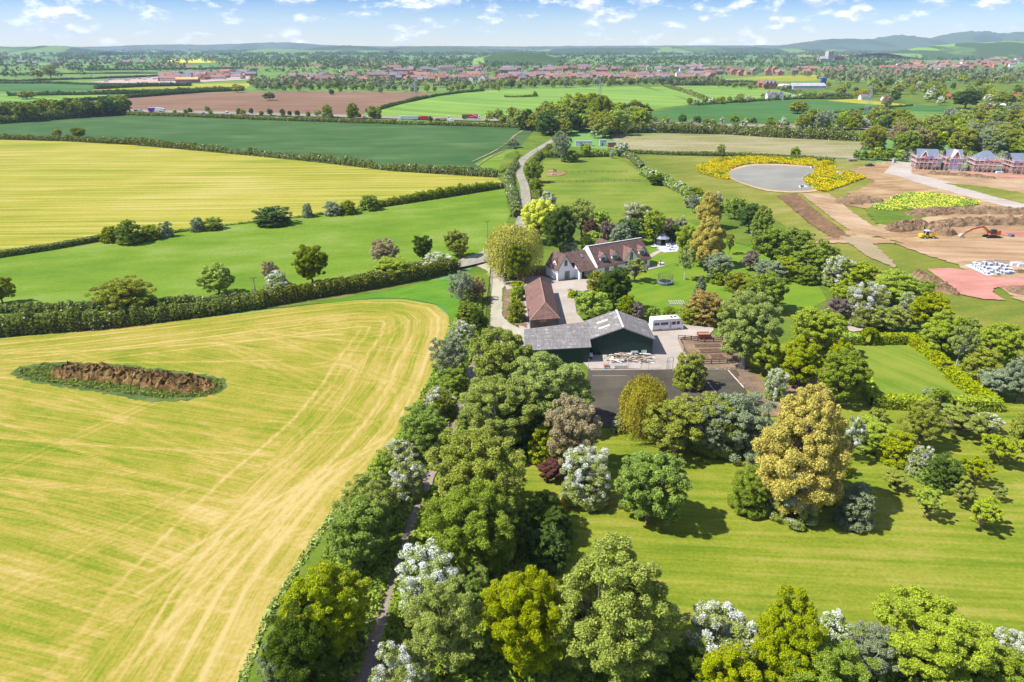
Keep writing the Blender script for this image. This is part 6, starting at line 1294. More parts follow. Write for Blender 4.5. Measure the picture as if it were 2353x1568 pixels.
for i, (x, y) in enumerate(spots):
    if pr0 is None:
        t = pr0 = thing('block_pallet', 'pallet of blue-grey blocks in pale wrap on the building plot', 'pallet', G(x, y), .2, 'block pallets on the building plot'); m = MB(); m.bx(0, 0, .12, 1, 1.1, 1.15); m.build('blocks', BLK, t).name = 'block_stack'; m = MB(); m.bx(-.02, -.02, 1.0, 1.02, 1.12, 1.19); m.bx(-.02, -.02, .12, .22, .3, 1.1); m.build('wrap', WRAP, t); m = MB(); m.bx(0, 0, 0, 1, 1.1, .1); m.build('pallet_base', OAKW, t)
    else: t = copy_tree(pr0, (*G(x, y), 0), rs.uniform(-.3, .5))
    s = rs.uniform(.85, 1.2); t.scale = (s, s, rs.uniform(.7, 1.35))
for x, y, lb in ((2262, 613, 'grey mesh site barrier behind the block pallets'), (2288, 614.5, 'second mesh site barrier joining the first behind the pallets')):
    t = thing('site_barrier', lb, 'barrier', G(x, y), -.06, 'site barriers behind the block pallets'); m = MB(); W_ = 3.4; [m.bar(p, q, .06) for p, q in (((0, 0, 0), (0, 0, 2)), ((W_, 0, 0), (W_, 0, 2)), ((0, 0, 2), (W_, 0, 2)), ((0, 0, .2), (W_, 0, .2)))]; m.build('frame', STEEL, t); m = MB(); [m.bar((0, 0, z), (W_, 0, z), .03) for z in np.arange(.3, 2, .15)]; [m.bar((x_, 0, .2), (x_, 0, 2), .03) for x_ in np.arange(.15, W_, .2)]; m.build('mesh_panel', STEEL, t)
for x, y, lb in ((2325, 614, 'white wrapped bundle beside the slab'), (2340, 616, 'white wrapped bundle at the picture edge'), (2171, 391, 'pale stack of boards under the tarpaulined house'), (2206, 394, 'long pale pallet stack before the gap of the houses'), (2290, 400, 'white material stack beneath the hipped house')):
    t = thing('material_stack', lb, 'stack', G(x, y), -.05); m = MB(); m.bx(0, 0, .15, 3.2, 1.3, 1.2); m.build('goods', WRAP, t); m = MB(); m.bx(0, 0, 0, 3.2, 1.3, .12); m.build('pallet_base', OAKW, t)
for x, y, s, lb in ((1926, 401, 1.0, 'grey boulder-like sack near the pond track'), (1932, 404, .8, 'smaller grey sack near the pond track')):
    t = thing('rubble_sack', lb, 'sack', G(x, y)); m = MB(s); m.add([(-.9, -.9, 0), (.9, -.9, 0), (.9, .9, 0), (-.9, .9, 0), (-1, -1, .9), (1, -1, .9), (1, 1, .9), (-1, 1, .9), (-.5, -.5, 1.7), (.5, -.6, 1.6), (.5, .5, 1.9), (-.5, .5, 1.6)], [(0, 1, 5, 4), (1, 2, 6, 5), (2, 3, 7, 6), (3, 0, 4, 7), (4, 5, 9, 8), (5, 6, 10, 9), (6, 7, 11, 10), (7, 4, 8, 11), (8, 9, 10, 11)]); m.build('bag', pm('sack_grey', (.3, .3, .36), .8, .2, 1), t)
hut('site_toilet', 2052, 376, 1.4, 1.4, 2.4, VANG, 'small grey site toilet cabin by the trees', 0, None, 'cabin'); hut('site_cabin', 1950, 372, 5, 2.2, 1.2, OAKW, 'low timber site box by the wood', .1, cat='box')
postrail('site_fence', [(1860, 372), (1930, 375), (1990, 377), (2070, 380)], 'mesh site fence in front of the wood', 2.0, 3, 3.5, STEEL, Dp, pt=.08, rh=.04)
# ---- houses under construction
BRICK = pm('new_brick', (.3, .125, .085), .9, .25, 1.2); SLATE = pm('blue_slate', (.15, .175, .22), .6, .2, .8); PBOARD = pm('pink_board', (.72, .5, .44), .8, .2, 1); PURP = pm('purple_sheet', (.28, .12, .42), .7, .2, 1); TARP = pm('grey_tarp', (.45, .46, .52), .6, .15, .6)
def newhouse(x, y, x2, y2, D_, e, r, style, label, tarp=False, nog=2):
    a, b = np.array(G(x, y)), np.array(G(x2, y2)); L = np.linalg.norm(b - a); rz = math.atan2(b[1] - a[1], b[0] - a[0])
    h = thing('new_house', label, 'house', a, rz, 'houses under construction'); m = MB(); m.bx(0, 0, 0, L, D_, e); 
    m.build('wall', BRICK, h); m = MB()
    if style == 'hip': c = [(-.3, -.3, e), (L + .3, -.3, e), (L + .3, D_ + .3, e), (-.3, D_ + .3, e)]; hip(m, c, [(L * .36, D_ / 2, r), (L * .64, D_ / 2, r)]) if False else [slab(m, q) for q in ([c[0], c[1], (L * .64, D_ / 2, r), (L * .36, D_ / 2, r)], [c[1], c[2], (L * .64, D_ / 2, r)], [c[2], c[3], (L * .36, D_ / 2, r), (L * .64, D_ / 2, r)], [c[3], c[0], (L * .36, D_ / 2, r)])]
    else:
        slab(m, [(-.3, -.3, e), (L + .3, -.3, e), (L + .3, D_ / 2, r), (-.3, D_ / 2, r)]); slab(m, [(-.3, D_ / 2, r), (L + .3, D_ / 2, r), (L + .3, D_ + .3, e), (-.3, D_ + .3, e)])
    m.build('roof', SLATE, h)
    if style == 'gable':
        w_ = L * (.42 if nog == 1 else .6); u0 = .6 if nog == 1 else L * .2
        m = MB(); m.ext([(u0, -1.2, 0), (u0 + w_, -1.2, 0), (u0 + w_, -1.2, e), (u0 + w_ / 2, -1.2, r - .2), (u0, -1.2, e)], (0, D_ / 2, 0)); m.build('front_gable', BRICK, h)
        m = MB(); c = u0 + w_ / 2; s = (r - e) / (w_ / 2)
        slab(m, [(u0 - .5, -1.6, e - .5 * s + .2), (c, -1.6, r + .1), (c, D_ / 2, r + .1), (u0 - .5, D_ / 2, e - .5 * s + .2)]); slab(m, [(c, -1.6, r + .1), (u0 + w_ + .5, -1.6, e - .5 * s + .2), (u0 + w_ + .5, D_ / 2, e - .5 * s + .2), (c, D_ / 2, r + .1)]); m.build('roof', SLATE if nog == 1 else PBOARD, h)
        m = MB(); m.bar((u0 - .5, -1.62, e - .5 * s + .1), (c, -1.62, r), .1, .35); m.bar((c, -1.62, r), (u0 + w_ + .5, -1.62, e - .5 * s + .1), .1, .35); m.build('barge_board', FRAME, h)
    if tarp: m = MB(); m.bx(L * .15, -1.75, .2, L * .85, -1.7, e - .2); m.build('tarpaulin', TARP, h)
    yf = -1.2 if style == 'gable' else 0
    for u in np.linspace(L * .15, L * .85, 4):
        for z in (1.0, 3.7): win(h, u, yf - .02 if L * .2 < u < L * .8 else -.02, z, 1.2, 1.2, bars=1, k=1)
    sc = thing('scaffold', 'tube scaffold with boarded lifts round the ' + label.split(' with')[0].replace('half-built ', ''), 'scaffold', a, rz, 'scaffolds on the new houses'); P_ = MB(); Dk = MB(); Gd = MB(); rs = np.random.default_rng(int(x)); y0, y1 = -2.6, D_ + 1.6; xs = np.linspace(-1.0, L + 1.0, int(L / 2.4) + 3)
    for u in xs:
        for yy in (y0, y0 + 1.2): P_.tube((u, yy, 0), (u, yy, e + rs.uniform(1.0, 2.6)), .07, n=5)
    for yy in np.linspace(y0 + 2.4, y1, 5):
        for u in (xs[0], xs[-1]): P_.tube((u, yy, 0), (u, yy, e + rs.uniform(1.4, 3.4)), .07, n=5)
    for z in (1.9, 3.9, e + .2):
        if z > 2.5 or True:
            for zz in (z, z + .55, z + 1.0): P_.bar((xs[0], y0, zz), (xs[-1], y0, zz), .07); [P_.bar((u, y0, zz), (u, y1, zz), .07) for u in (xs[0], xs[-1])]
        if z > 2.5: Dk.bx(xs[0], y0 + .05, z - .12, xs[-1], y0 + 1.2, z - .02); [Dk.bx(min(u, u + s_), y0 + 1.25, z - .12, max(u, u + s_), y1, z - .02) for u, s_ in ((xs[0], 1.0), (xs[-1], -1.0))]; Dk.bx(xs[0], y0 - .02, z, xs[-1], y0 + .04, z + .28)
    for i in range(0, len(xs) - 1, 2): P_.tube((xs[i], y0 - .05, .2), (xs[i + 1], y0 - .05, 3.8), .05, n=5); P_.tube((xs[i + 1], y0 - .05, 3.9), (xs[i], y0 - .05, e + 1), .05, n=5)
    for i in range(len(xs) - 1):
        for z in (3.9, e + .2):
            if rs.uniform() < .4: Gd.bx(xs[i] + .05, y0 - .06, z + .2, xs[i + 1] - .05, y0 - .02, z + rs.uniform(.6, 1.0), int(rs.uniform() < .35))
    P_.build('pole_frame', pm('scaffold_tube', (.62, .57, .57), .5, .2, 1, .3), sc); Dk.build('deck', PBOARD, sc); Gd.build('guard_panel', [pm('pink_guard', (.6, .27, .25), .8, .2, 1), PURP], sc)
newhouse(2103, 389, 2150, 390.8, 9, 6.0, 10.0, 'gable', 'half-built brick house with slate roof and front gable at the row end', nog=1)
newhouse(2170, 392, 2206, 393.3, 9, 6.2, 10.4, 'gable', 'half-built gabled house with grey tarpaulin over its front', True)
newhouse(2236, 395, 2290, 397.2, 10, 5.8, 10.2, 'hip', 'half-built brick house with plain hipped slate roof')
newhouse(2322, 399.3, 2392, 401, 10, 5.6, 9.6, 'plain', 'half-built house with long slate roof, cut by the picture edge')
# ---- farm and cottages in the middle distance
REDB = pm('old_red_brick', (.36, .14, .08), .9, .25, .5); ROOFR = pm('red_roof', (.3, .15, .1), .9, .2, .3); ROOFG = pm('grey_roof', (.17, .16, .18), .8, .2, .3); ROOFB = pm('brown_roof', (.24, .14, .115), .9, .2, .3)
def cottage(name, x, y, L, D_, e, r, wm, rm, label, rz=0, gables=0, group=None, cat='house', chim=True, wins=3):
    h = thing(name, label, cat, G(x, y), rz, group); m = MB(); m.ext([(0, 0, 0), (0, D_, 0), (0, D_, e), (0, D_ / 2, r - .15), (0, 0, e)], (L, 0, 0)); m.build('wall', wm, h); m = MB(); slab(m, [(-.3, -.3, e - .15), (L + .3, -.3, e - .15), (L + .3, D_ / 2, r), (-.3, D_ / 2, r)], .2); slab(m, [(-.3, D_ / 2, r), (L + .3, D_ / 2, r), (L + .3, D_ + .3, e - .15), (-.3, D_ + .3, e - .15)], .2)
    for i in range(gables):
        u = L * (i + .5) / gables; q = L / gables * .38; slab(m, [(u - q - .2, -.5, e), (u, -.5, r), (u, D_ / 2, r), (u - q - .2, D_ / 2, e)]); slab(m, [(u, -.5, r), (u + q + .2, -.5, e), (u + q + .2, D_ / 2, e), (u, D_ / 2, r)])
    rf = m.build('roof', rm, h)
    for i in range(gables): u = L * (i + .5) / gables; q = L / gables * .38; m = MB(); m.ext([(u - q, -.3, 0), (u + q, -.3, 0), (u + q, -.3, e), (u, -.3, r - .2), (u - q, -.3, e)], (0, D_ / 2, 0)); m.build('front_gable', wm, h)
    if chim: m = MB(); m.bx(L * .1, D_ / 2 - .4, r - .5, L * .1 + .9, D_ / 2 + .4, r + 1.3); m.build('chimney', REDB, rf)
    for i in range(wins):
        for z in ((1, 3.6) if e > 4.5 else (1,)): win(h, L * (i + .5) / wins, -.3 if gables else 0, z, 1.3, 1.2, bars=1, k=1)
    return h
cottage('brick_cottage', 1742.6, 202, 9, 10, 7, 10.5, REDB, ROOFR, 'narrow red brick cottage at the farm end'); cottage('farmhouse', 1757, 205.5, 17, 11, 7.5, 12.5, REDB, ROOFG, 'red brick farmhouse with three front gables', .05, 3)
cottage('white_cottage', 1763, 230.5, 20, 9, 5, 9.5, pm('cottage_white', (.7, .68, .64), .9, .08, 1), ROOFG, 'white cottage hidden behind field trees', .05, 2)
cottage('long_barn', 1822, 205.5, 50, 17, 5, 8.6, pm('barn_pale', (.42, .46, .5), .8, .15, .2), pm('barn_roof_grey', (.36, .34, .35), .9, .15, .2), 'long grey farm barn with pale wall', .03, cat='barn', chim=False, wins=0)
for i, (x, lb) in enumerate(((1797, 'pale round-topped farm shed at the barn end'), (1803.5, 'pale round-topped shed in the middle of the row'), (1810, 'pale round-topped shed touching the long barn'))):
    t = thing('round_shed', lb, 'shed', G(x, 205), .03, 'round-topped farm sheds'); m = MB(); m.ext([(3 * math.cos(a) + 3, 0, 3 + 3.6 * math.sin(a)) for a in np.linspace(0, math.pi, 9)] + [(0, 0, 0), (6, 0, 0)][:2], (0, 18, 0)); m.build('shell', pm('shed_white', (.6, .58, .55), .8, .1, .4), t); m = MB(); m.bx(2, -.1, 0, 4, 0, 3); m.build('door', DGREY, t)
for x, lb in ((1887, 'blue silo against the long barn'), (1892, 'blue silo standing clear of the barn')):
    t = thing('silo', lb, 'silo', G(x, 203.5), 0, 'blue farm silos'); m = MB(); m.tube((0, 0, 0), (0, 0, 15), 2.7, n=16); m.build('tank', pm('silo_blue', (.02, .07, .22), .4, .15, .3), t); m = MB(); m.tube((0, 0, 15), (0, 0, 16.2), 2.75, .4, n=16); m.build('cap', pm('silo_cap', (.05, .12, .3), .4, .15, .3), t)
for a in ((1978, 230, 9, 7, 3.5, 6.5, 'white_bungalow', 'white bungalow beside the golden willow', ROOFG), (2276, 249, 16, 6, 3, 4.5, 'white_shed', 'white roofed shed in the rough meadow', pm('roof_white', (.7, .7, .7), .8, .1, .3)), (2178, 228, 14, 10, 3, 5.5, 'red_roof_shed', 'red roofed shed among the middle trees', pm('bright_red_roof', (.45, .06, .05), .8, .15, .3)), (2325, 228, 12, 9, 3, 5.5, 'red_roof_shed', 'red roofed shed near the picture side', MATS['bright_red_roof']), (2270, 229, 14, 8, 3, 5, 'grey_shed', 'bluish grey shed among the middle trees', ROOFG), (138, 259, 26, 7, 2.4, 3.6, 'glasshouse', 'long pale glasshouse behind the tree-height hedge', pm('pale_roof', (.55, .62, .62), .5, .1, .2)), (2030, 232, 10, 7, 3, 5.5, 'white_bungalow', 'pale bungalow near the pylon', ROOFB)):
    cottage(a[6], a[0], a[1], a[2], a[3], a[4], a[5], MATS['cottage_white'] if 'red' not in a[6] else REDB, a[8], a[7], .05, cat='building', chim=False, wins=0)
# ---- church, pylons
STONE = pm('church_stone', (.42, .37, .28), .9, .15, .2); s0 = tall(1905, 143, 116); ch = thing('church', 'stone church with a big square tower above the town', 'church', G(1901, 143), .2); mt = depth(G(1901, 143)[1]) / F
m = MB(mt); m.bx(0, 0, 0, 14, 13, s0 / mt - 2); tw = m.build('tower', STONE, ch); m = MB(mt); [m.bx(a, b, s0 / mt - 2, a + 1.8, b + 1.8, s0 / mt) for a in (-.2, 6.1, 12.4) for b in (-.2, 11.2)]; m.build('battlement', STONE, tw); m = MB(mt); [m.bx(a, -.15, 14, a + 1.5, .05, 20) for a in (3.5, 8.5)]; m.build('window', DGREY, tw)
m = MB(mt); m.ext([(-20, -4, 0), (-20, 12, 0), (-20, 12, 7), (-20, 4, 12), (-20, -4, 7)], (20, 0, 0)); m.ext([(14, -2, 0), (14, 10, 0), (14, 10, 8), (14, 4, 11.5), (14, -2, 8)], (10, 0, 0)); m.build('nave', STONE, ch); m = MB(mt); slab(m, [(-20.5, -4.6, 6.7), (0, -4.6, 6.7), (0, 4, 12.4), (-20.5, 4, 12.4)], .4); slab(m, [(-20.5, 4, 12.4), (0, 4, 12.4), (0, 12.6, 6.7), (-20.5, 12.6, 6.7)], .4); m.build('roof', pm('lead_roof', (.3, .3, .32), .7, .1, .2), ch); m = MB(mt); m.tube((-22, 4, 0), (-22, 4, 15), 1.5, 1.2); m.build('stair_turret', STONE, ch)
def pylon(x, y, yt, label):
    h = tall(x, y, yt); t = thing('pylon', label, 'pylon', G(x, y), .4, 'lattice electricity pylons'); m = MB(); b = h * .09; r = max(.12, depth(G(x, y)[1]) * .00013); lv = np.linspace(0, h, 10); w_ = lambda z: b * (1 - z / h) ** 1.2 + h * .012
    for i in range(9):
        z0, z1 = lv[i], lv[i + 1]; a, c = w_(z0), w_(z1)
        for k in range(4):
            s = ((-1, -1), (1, -1), (1, 1), (-1, 1)); p, q = s[k], s[(k + 1) % 4]; m.bar((p[0] * a, p[1] * a, z0), (p[0] * c, p[1] * c, z1), r * 1.5); m.bar((p[0] * a, p[1] * a, z0), (q[0] * c, q[1] * c, z1), r); m.bar((q[0] * a, q[1] * a, z0), (p[0] * c, p[1] * c, z1), r)
    m.build('lattice_tower', STEEL, t); m = MB()
    for z, l in ((.66, .15), (.78, .19), (.9, .14)):
        for s in (-1, 1): m.bar((0, 0, h * z), (s * l * h, 0, h * z), r * 1.4); m.bar((0, 0, h * (z + .05)), (s * l * h, 0, h * z), r)
    m.build('cross_arm', STEEL, t)
pylon(1377, 236, 184, 'lattice pylon rising from the barley field behind the wood'); pylon(956, 226, 180, 'faint lattice pylon at the corner of the ploughed field'); pylon(1994, 255, 190, 'tall lattice pylon in the wheat beside the golden willow'); pylon(211, 181, 163, 'tiny lattice pylon in the far meadows')
# ---- the town: every house in view
hp = {}
def house_mesh(k):
    if k in hp: return hp[k]
    L, D_, e, r = ((11, 8, 5.2, 8.6), (25, 8.5, 5.2, 8.8), (9, 9, 5.4, 9.4))[k]; m = MB(); m.ext([(-L / 2, -D_ / 2, 0), (-L / 2, D_ / 2, 0), (-L / 2, D_ / 2, e), (-L / 2, 0, r - .15), (-L / 2, -D_ / 2, e)], (L, 0, 0), 0)
    slab(m, [(-L / 2 - .3, -D_ / 2 - .4, e - .2), (L / 2 + .3, -D_ / 2 - .4, e - .2), (L / 2 + .3, 0, r), (-L / 2 - .3, 0, r)], .25, 1); slab(m, [(-L / 2 - .3, 0, r), (L / 2 + .3, 0, r), (L / 2 + .3, D_ / 2 + .4, e - .2), (-L / 2 - .3, D_ / 2 + .4, e - .2)], .25, 1)
    for u in np.arange(-L / 2 + 1.5, L / 2 - 1, 2.6):
        for z in (1, 3.4): m.bx(u, -D_ / 2 - .05, z, u + 1.2, -D_ / 2, z + 1.2, 2)
    m.bx(L * .3, -.4, r - .6, L * .3 + .8, .4, r + 1.1, 0); o = m.build('tmp', [REDB, ROOFB, DGREY]); me = o.data; bpy.data.objects.remove(o); me.name = 'town_house'; hp[k] = me; return me
WALLS = [REDB, REDB, pm('orange_brick', (.5, .2, .09), .9, .2, .4), pm('pale_render', (.66, .62, .57), .9, .1, .3), pm('dull_brick', (.27, .15, .11), .9, .2, .4)]; ROOFS = [ROOFB, ROOFB, ROOFG, ROOFR, pm('mauve_roof', (.22, .15, .15), .9, .2, .3)]
trs = np.random.default_rng(77); hid = [0]
def town(n, x0, x1, ytop, ybot, grp, rows_, wsel, rsel, lab, sc=1.0, jx=.8):
    k = 0; LB = {0: 'red brick', 1: 'red brick', 2: 'orange brick', 3: 'white rendered', 4: 'dull brick'}; RB = {0: 'brown-roofed', 1: 'brown-roofed', 2: 'grey-roofed', 3: 'red-roofed', 4: 'mauve-roofed'}
    per = max(1, n // rows_)
    for r in range(rows_):
        for i in range(per):
            x = x0 + (x1 - x0) * (i + trs.uniform(-jx, jx)) / per; f = (x - x0) / (x1 - x0); yt = ytop[0] + (ytop[1] - ytop[0]) * f; yb = ybot[0] + (ybot[1] - ybot[0]) * f; y = yt + (yb - yt) * ((r + .5 + trs.uniform(-.3, .3)) / rows_); X, Y = G(x, y)
            o = mobj('town_house', house_mesh(int(trs.choice(3, p=(.45, .33, .22))))); o.location = (X, Y, 0); o.rotation_euler = (0, 0, trs.choice((0, 0, 1.57, .3, -.3)) + trs.uniform(-.15, .15)); s = sc * trs.uniform(.9, 1.15); o.scale = (s, s, s * trs.uniform(.9, 1.15)); a, b = int(trs.choice(wsel)), int(trs.choice(rsel))
            for q, mt_ in ((0, WALLS[a]), (1, ROOFS[b])): o.material_slots[q].link = 'OBJECT'; o.material_slots[q].material = mt_
            tag(o, '%s %s house %s' % (RB[b], LB[a], lab), 'house', grp + ', %s and %s' % (RB[b], LB[a]))
town(129, 665, 1650, (179, 174), (194, 188), 'front rows of the town', 3, (0, 0, 2, 3, 4), (0, 1, 2, 3, 4), 'in the front rows of the town', 1.2)
town(54, 890, 1640, (160, 158), (170, 168), 'middle of the town', 2, (4, 4, 0, 3), (4, 0, 2), 'in the middle of the town, behind its first trees', 1.3)
town(40, 1610, 2080, (163, 160), (178, 172), 'eastern end of the town', 2, (0, 2, 4), (0, 3, 4), 'by the fields under the church', 1.3)
town(60, 2060, 2420, (152, 132), (166, 152), 'hillside part of the town', 3, (0, 2, 3, 4), (0, 3, 4), 'on the slope beyond the church', 1.35)
town(46, 375, 580, (176, 166), (189, 182), 'new estate beyond the meadows', 3, (0, 0, 2, 3), (2, 2, 3, 0), 'on the new estate beyond the ploughed field', 1.05)
town(10, 770, 1000, (164, 165), (170, 171), 'white park homes behind the town front', 1, (3,), (2, 4), 'by the brown strips behind the town', .7)
town(12, 60, 340, (141, 140), (160, 152), 'scattered far farmsteads', 1, (3, 4, 0), (2, 4), 'among the far farmsteads', 1.3)
cottage('estate_block', 404, 191, 38, 14, 6, 9.5, BRICK, pm('orange_boarding', (.58, .33, .13), .9, .15, .3), 'unfinished estate block with a bright orange boarded roof', .12, cat='house', chim=False, wins=6)
sheet('estate_ground', [(200, 190), (300, 182), (420, 172), (585, 168), (585, 183), (420, 192), (260, 192)], field_mat('estate_soil', [(.42, .28, .2), (.55, .44, .36), (.5, .3, .24)], 5, .06, .02, .02, .2), .6)
jr2 = np.random.default_rng(12)
for i in range(16):
    x = 240 + i * 11 + jr2.uniform(-3, 3); o = hut('site_cabin', x, 188 - i * .6 + jr2.uniform(-2.5, 1.5), 7, 3, 3, (WRAP, PBOARD, PAINT['white'])[i % 3], 'cabin or stack on the far building site before the new estate', .1, cat='cabin'); o['group'] = 'cabins on the far building site'
# ---- hills
def hillm(name, a, b, sc):
    m, nt, out = newmat(name); p = N(nt, 'NewGeometry').outputs['Position']; v = N(nt, 'TexVoronoi', {'Vector': N(nt, 'Mapping', {'Vector': p, 'Scale': (sc, sc * .6, 0)}).outputs[0], 'Scale': 1}).outputs['Color']; v = N(nt, 'SeparateColor', {0: v}).outputs[0]
    col = mix(nt, ramp(nt, mth(nt, 'ADD', mth(nt, 'MULTIPLY', v, .7), mth(nt, 'MULTIPLY', noise(nt, p, sc * 2, 3), .3)), .45, .6), a, b); bsdf(nt, out, col, 1, 0, .05); return m
WOODM = hillm('wooded_hill', (.035, .065, .025), (.06, .1, .04), .004); MIXH = hillm('mixed_hill', (.04, .075, .03), (.13, .22, .06), .003); FIELDH = hillm('field_hill', (.05, .09, .03), (.16, .27, .06), .006)
def hill(prof, Y0, spread, m, nx=140, rough=.05):
    pts = [((x - CX) / F * depth(Y0), max(.5, (H + Y0 * ((CY - y) / F * pc - ps) / (pc + (CY - y) / F * ps)))) for x, y in prof]; X = np.linspace(pts[0][0], pts[-1][0], nx); Hh = np.interp(X, [p[0] for p in pts], [p[1] for p in pts]); rs = np.random.default_rng(int(Y0)); k = np.ones(5) / 5; Hh = np.convolve(np.pad(Hh, 2, mode='edge'), k, 'valid') * (1 + rs.normal(size=nx) * rough * .35)
    ts = np.linspace(-1, 1, 15); V = []
    for t in ts:
        for i in range(nx): V.append((X[i], Y0 + t * spread, Hh[i] * math.exp(-(t * 1.7) ** 2) * (1 + rs.normal() * rough * (abs(t) < .95)) - (3 if abs(t) > .95 else 0)))
    Fc = [(a * nx + i, a * nx + i + 1, (a + 1) * nx + i + 1, (a + 1) * nx + i) for a in range(14) for i in range(nx - 1)]; me = bpy.data.meshes.new('hills'); me.from_pydata(V, [], Fc); me.materials.append(m); me.polygons.foreach_set('use_smooth', [True] * len(Fc)); me.update(); mobj('hills', me)['kind'] = 'structure'
hill([(-400, 106), (150, 108), (250, 108), (300, 104), (400, 102), (500, 103), (590, 100), (640, 97), (680, 98), (760, 104), (850, 107), (1000, 106), (1200, 107), (1500, 105), (1700, 105), (1850, 104), (2000, 105), (2353, 104), (2800, 104)], 10700, 700, WOODM, 260, .03)
hill([(1730, 109), (1800, 104), (1880, 92), (1950, 88), (1985, 91), (2020, 86), (2060, 80), (2100, 84), (2130, 89), (2180, 76), (2230, 72), (2290, 77), (2353, 75), (2500, 80), (2800, 90)], 8600, 800, WOODM, 180, .03)
hill([(-600, 110), (-200, 106), (0, 107), (60, 110), (110, 106), (135, 105), (180, 112), (260, 119)], 5200, 500, MIXH, 90); hill([(690, 116), (740, 108), (800, 105), (850, 108), (880, 113), (960, 107), (1010, 108), (1100, 112), (1200, 116)], 6600, 500, WOODM, 90)
hill([(450, 118), (600, 113), (760, 116), (900, 117)], 5600, 400, MIXH, 60); hill([(1180, 118), (1330, 111), (1500, 110), (1650, 109), (1800, 112), (1950, 115)], 6000, 500, MIXH, 80); hill([(2020, 123), (2080, 117), (2130, 107), (2200, 99), (2353, 94), (2600, 92), (2900, 96)], 3900, 560, FIELDH, 90, .02)
hill([(1090, 135), (1140, 124), (1190, 119), (1230, 122), (1290, 136)], 2600, 140, FIELDH, 50, .02)
# ---- trees of the farmland: individuals up to the town, then one mass
GAPS = ((300, 388), (455, 475), (500, 540), (828, 850), (893, 978), (995, 1118))
def scatter(n, fn, sps, hts, lab, grp, seed, p=None, name=None, wr=(.75, 1.05)):
    rs = np.random.default_rng(seed)
    for i in range(n):
        x, y = fn(rs, i / max(1, n - 1))
        if 'motorway by the crop' in lab and any(a < x < b for a, b in GAPS): continue
        X, Y = G(x, y); sp = sps[int(rs.choice(len(sps), p=p))]; h = rs.uniform(*hts); w_ = h * rs.uniform(*wr); t = tree(sp, 0, 0, 0, w_, DESC[sp] + ' ' + lab, grp + ', ' + DESC[sp], ground=(X, Y), h=h)
DESC = dict(oak='green broadleaf tree', dark='dark green tree', olive='olive tree', bolive='twiggy olive tree', bare='brown leafless tree', bgrey='grey leafless tree', lime='yellow-green tree', ltall='tall yellow-green tree', gtall='tall green tree', hawt='cream-flecked hawthorn', grey='grey-green tree', soft='soft green ash', obush='olive bush', bush='green bush', dbush='dark bush', haw='white hawthorn', lbush='light green bush', gold='ochre tree', weep='golden willow')
def poly_fn(pts):
    P = np.array(pts)
    def f(rs, t):
        for _ in range(200):
            x = rs.uniform(P[:, 0].min(), P[:, 0].max()); y = rs.uniform(P[:, 1].min(), P[:, 1].max())
            if inside(P, np.array(x), np.array(y)): return x, y
        return x, y
    return f
def line_fn(pts, j=2.0):
    P = np.array(pts, float)
    def f(rs, t):
        k = t * (len(P) - 1); i = min(int(k), len(P) - 2); q = P[i] + (P[i + 1] - P[i]) * (k - i); return q[0] + rs.normal() * j * 2, q[1] + rs.normal() * j * .6
    return f
scatter(54, poly_fn([(1180, 296), (1215, 283), (1290, 272), (1400, 266), (1480, 280), (1490, 300), (1400, 318), (1300, 318), (1225, 312)]), ['oak', 'dark', 'lime', 'olive', 'bolive'], (13, 19), 'in the wood where the lane meets the motorway', 'wood on the lane', 31)
scatter(9, poly_fn([(1280, 285), (1360, 275), (1420, 278), (1400, 300), (1300, 305)]), ['oak', 'lime', 'dark'], (21, 27), 'towering over the wood on the lane', 'tall trees of the wood on the lane', 32)
scatter(24, line_fn([(-30, 283), (150, 272), (290, 263)], 3), ['oak', 'olive', 'dark', 'lime'], (12, 18), 'in the belt beside the crop field', 'belt beside the crop field', 33)
scatter(18, line_fn([(20, 258), (120, 252), (260, 254)], 4), ['oak', 'olive', 'dark'], (6, 11), 'behind the belt beside the crop field', 'trees behind the crop belt', 34)
scatter(40, line_fn([(300, 257), (500, 263), (700, 269), (900, 276), (1180, 286)], 3), ['oak', 'olive', 'dark', 'obush', 'dbush', 'hawt'], (3.5, 8), 'along the motorway by the crop', 'motorway trees by the crop', 35)
scatter(9, line_fn([(760, 272), (860, 277), (1060, 286), (1130, 283), (1175, 283)], 3), ['olive', 'bolive', 'oak'], (10, 15), 'standing tall over the motorway by the crop', 'tall motorway trees by the crop', 36)
scatter(34, line_fn([(1480, 288), (1700, 288), (1900, 300), (2060, 296)], 4), ['oak', 'dark', 'hawt', 'olive', 'lime'], (5, 11), 'along the motorway by the wheat', 'motorway trees by the wheat', 37)
scatter(10, line_fn([(1830, 300), (1900, 296), (2000, 290), (2060, 300)], 4), ['bolive', 'lime', 'bgrey', 'olive'], (13, 18), 'standing tall over the motorway by the wheat', 'tall motorway trees by the wheat', 38)
W_R = [(1975, 362), (2000, 335), (2080, 305), (2180, 285), (2300, 275), (2480, 275), (2600, 345), (2480, 390), (2353, 372), (2150, 362), (2060, 372)]
scatter(135, poly_fn(W_R), ['bolive', 'bare', 'lime', 'oak', 'bgrey', 'olive', 'grey'], (12, 18), 'in the wood above the building site', 'wood above the building site', 39, p=(.3, .17, .13, .13, .1, .1, .07))
scatter(26, line_fn([(1975, 368), (2060, 371), (2160, 372), (2260, 374), (2380, 380)], 3), ['grey', 'oak', 'lime', 'bush'], (5, 8), 'at the foot of the wood above the building site', 'edge of the wood above the building site', 40)
scatter(130, poly_fn([(1880, 226), (1900, 200), (2100, 186), (2353, 178), (2500, 190), (2500, 255), (2353, 248), (2240, 238), (2150, 246), (2060, 238), (2000, 226)]), ['oak', 'olive', 'dark', 'bolive', 'hawt', 'lime'], (8, 16), 'in the scattered trees between wheat and town', 'scattered trees between wheat and town', 41, p=(.25, .25, .1, .2, .12, .08))
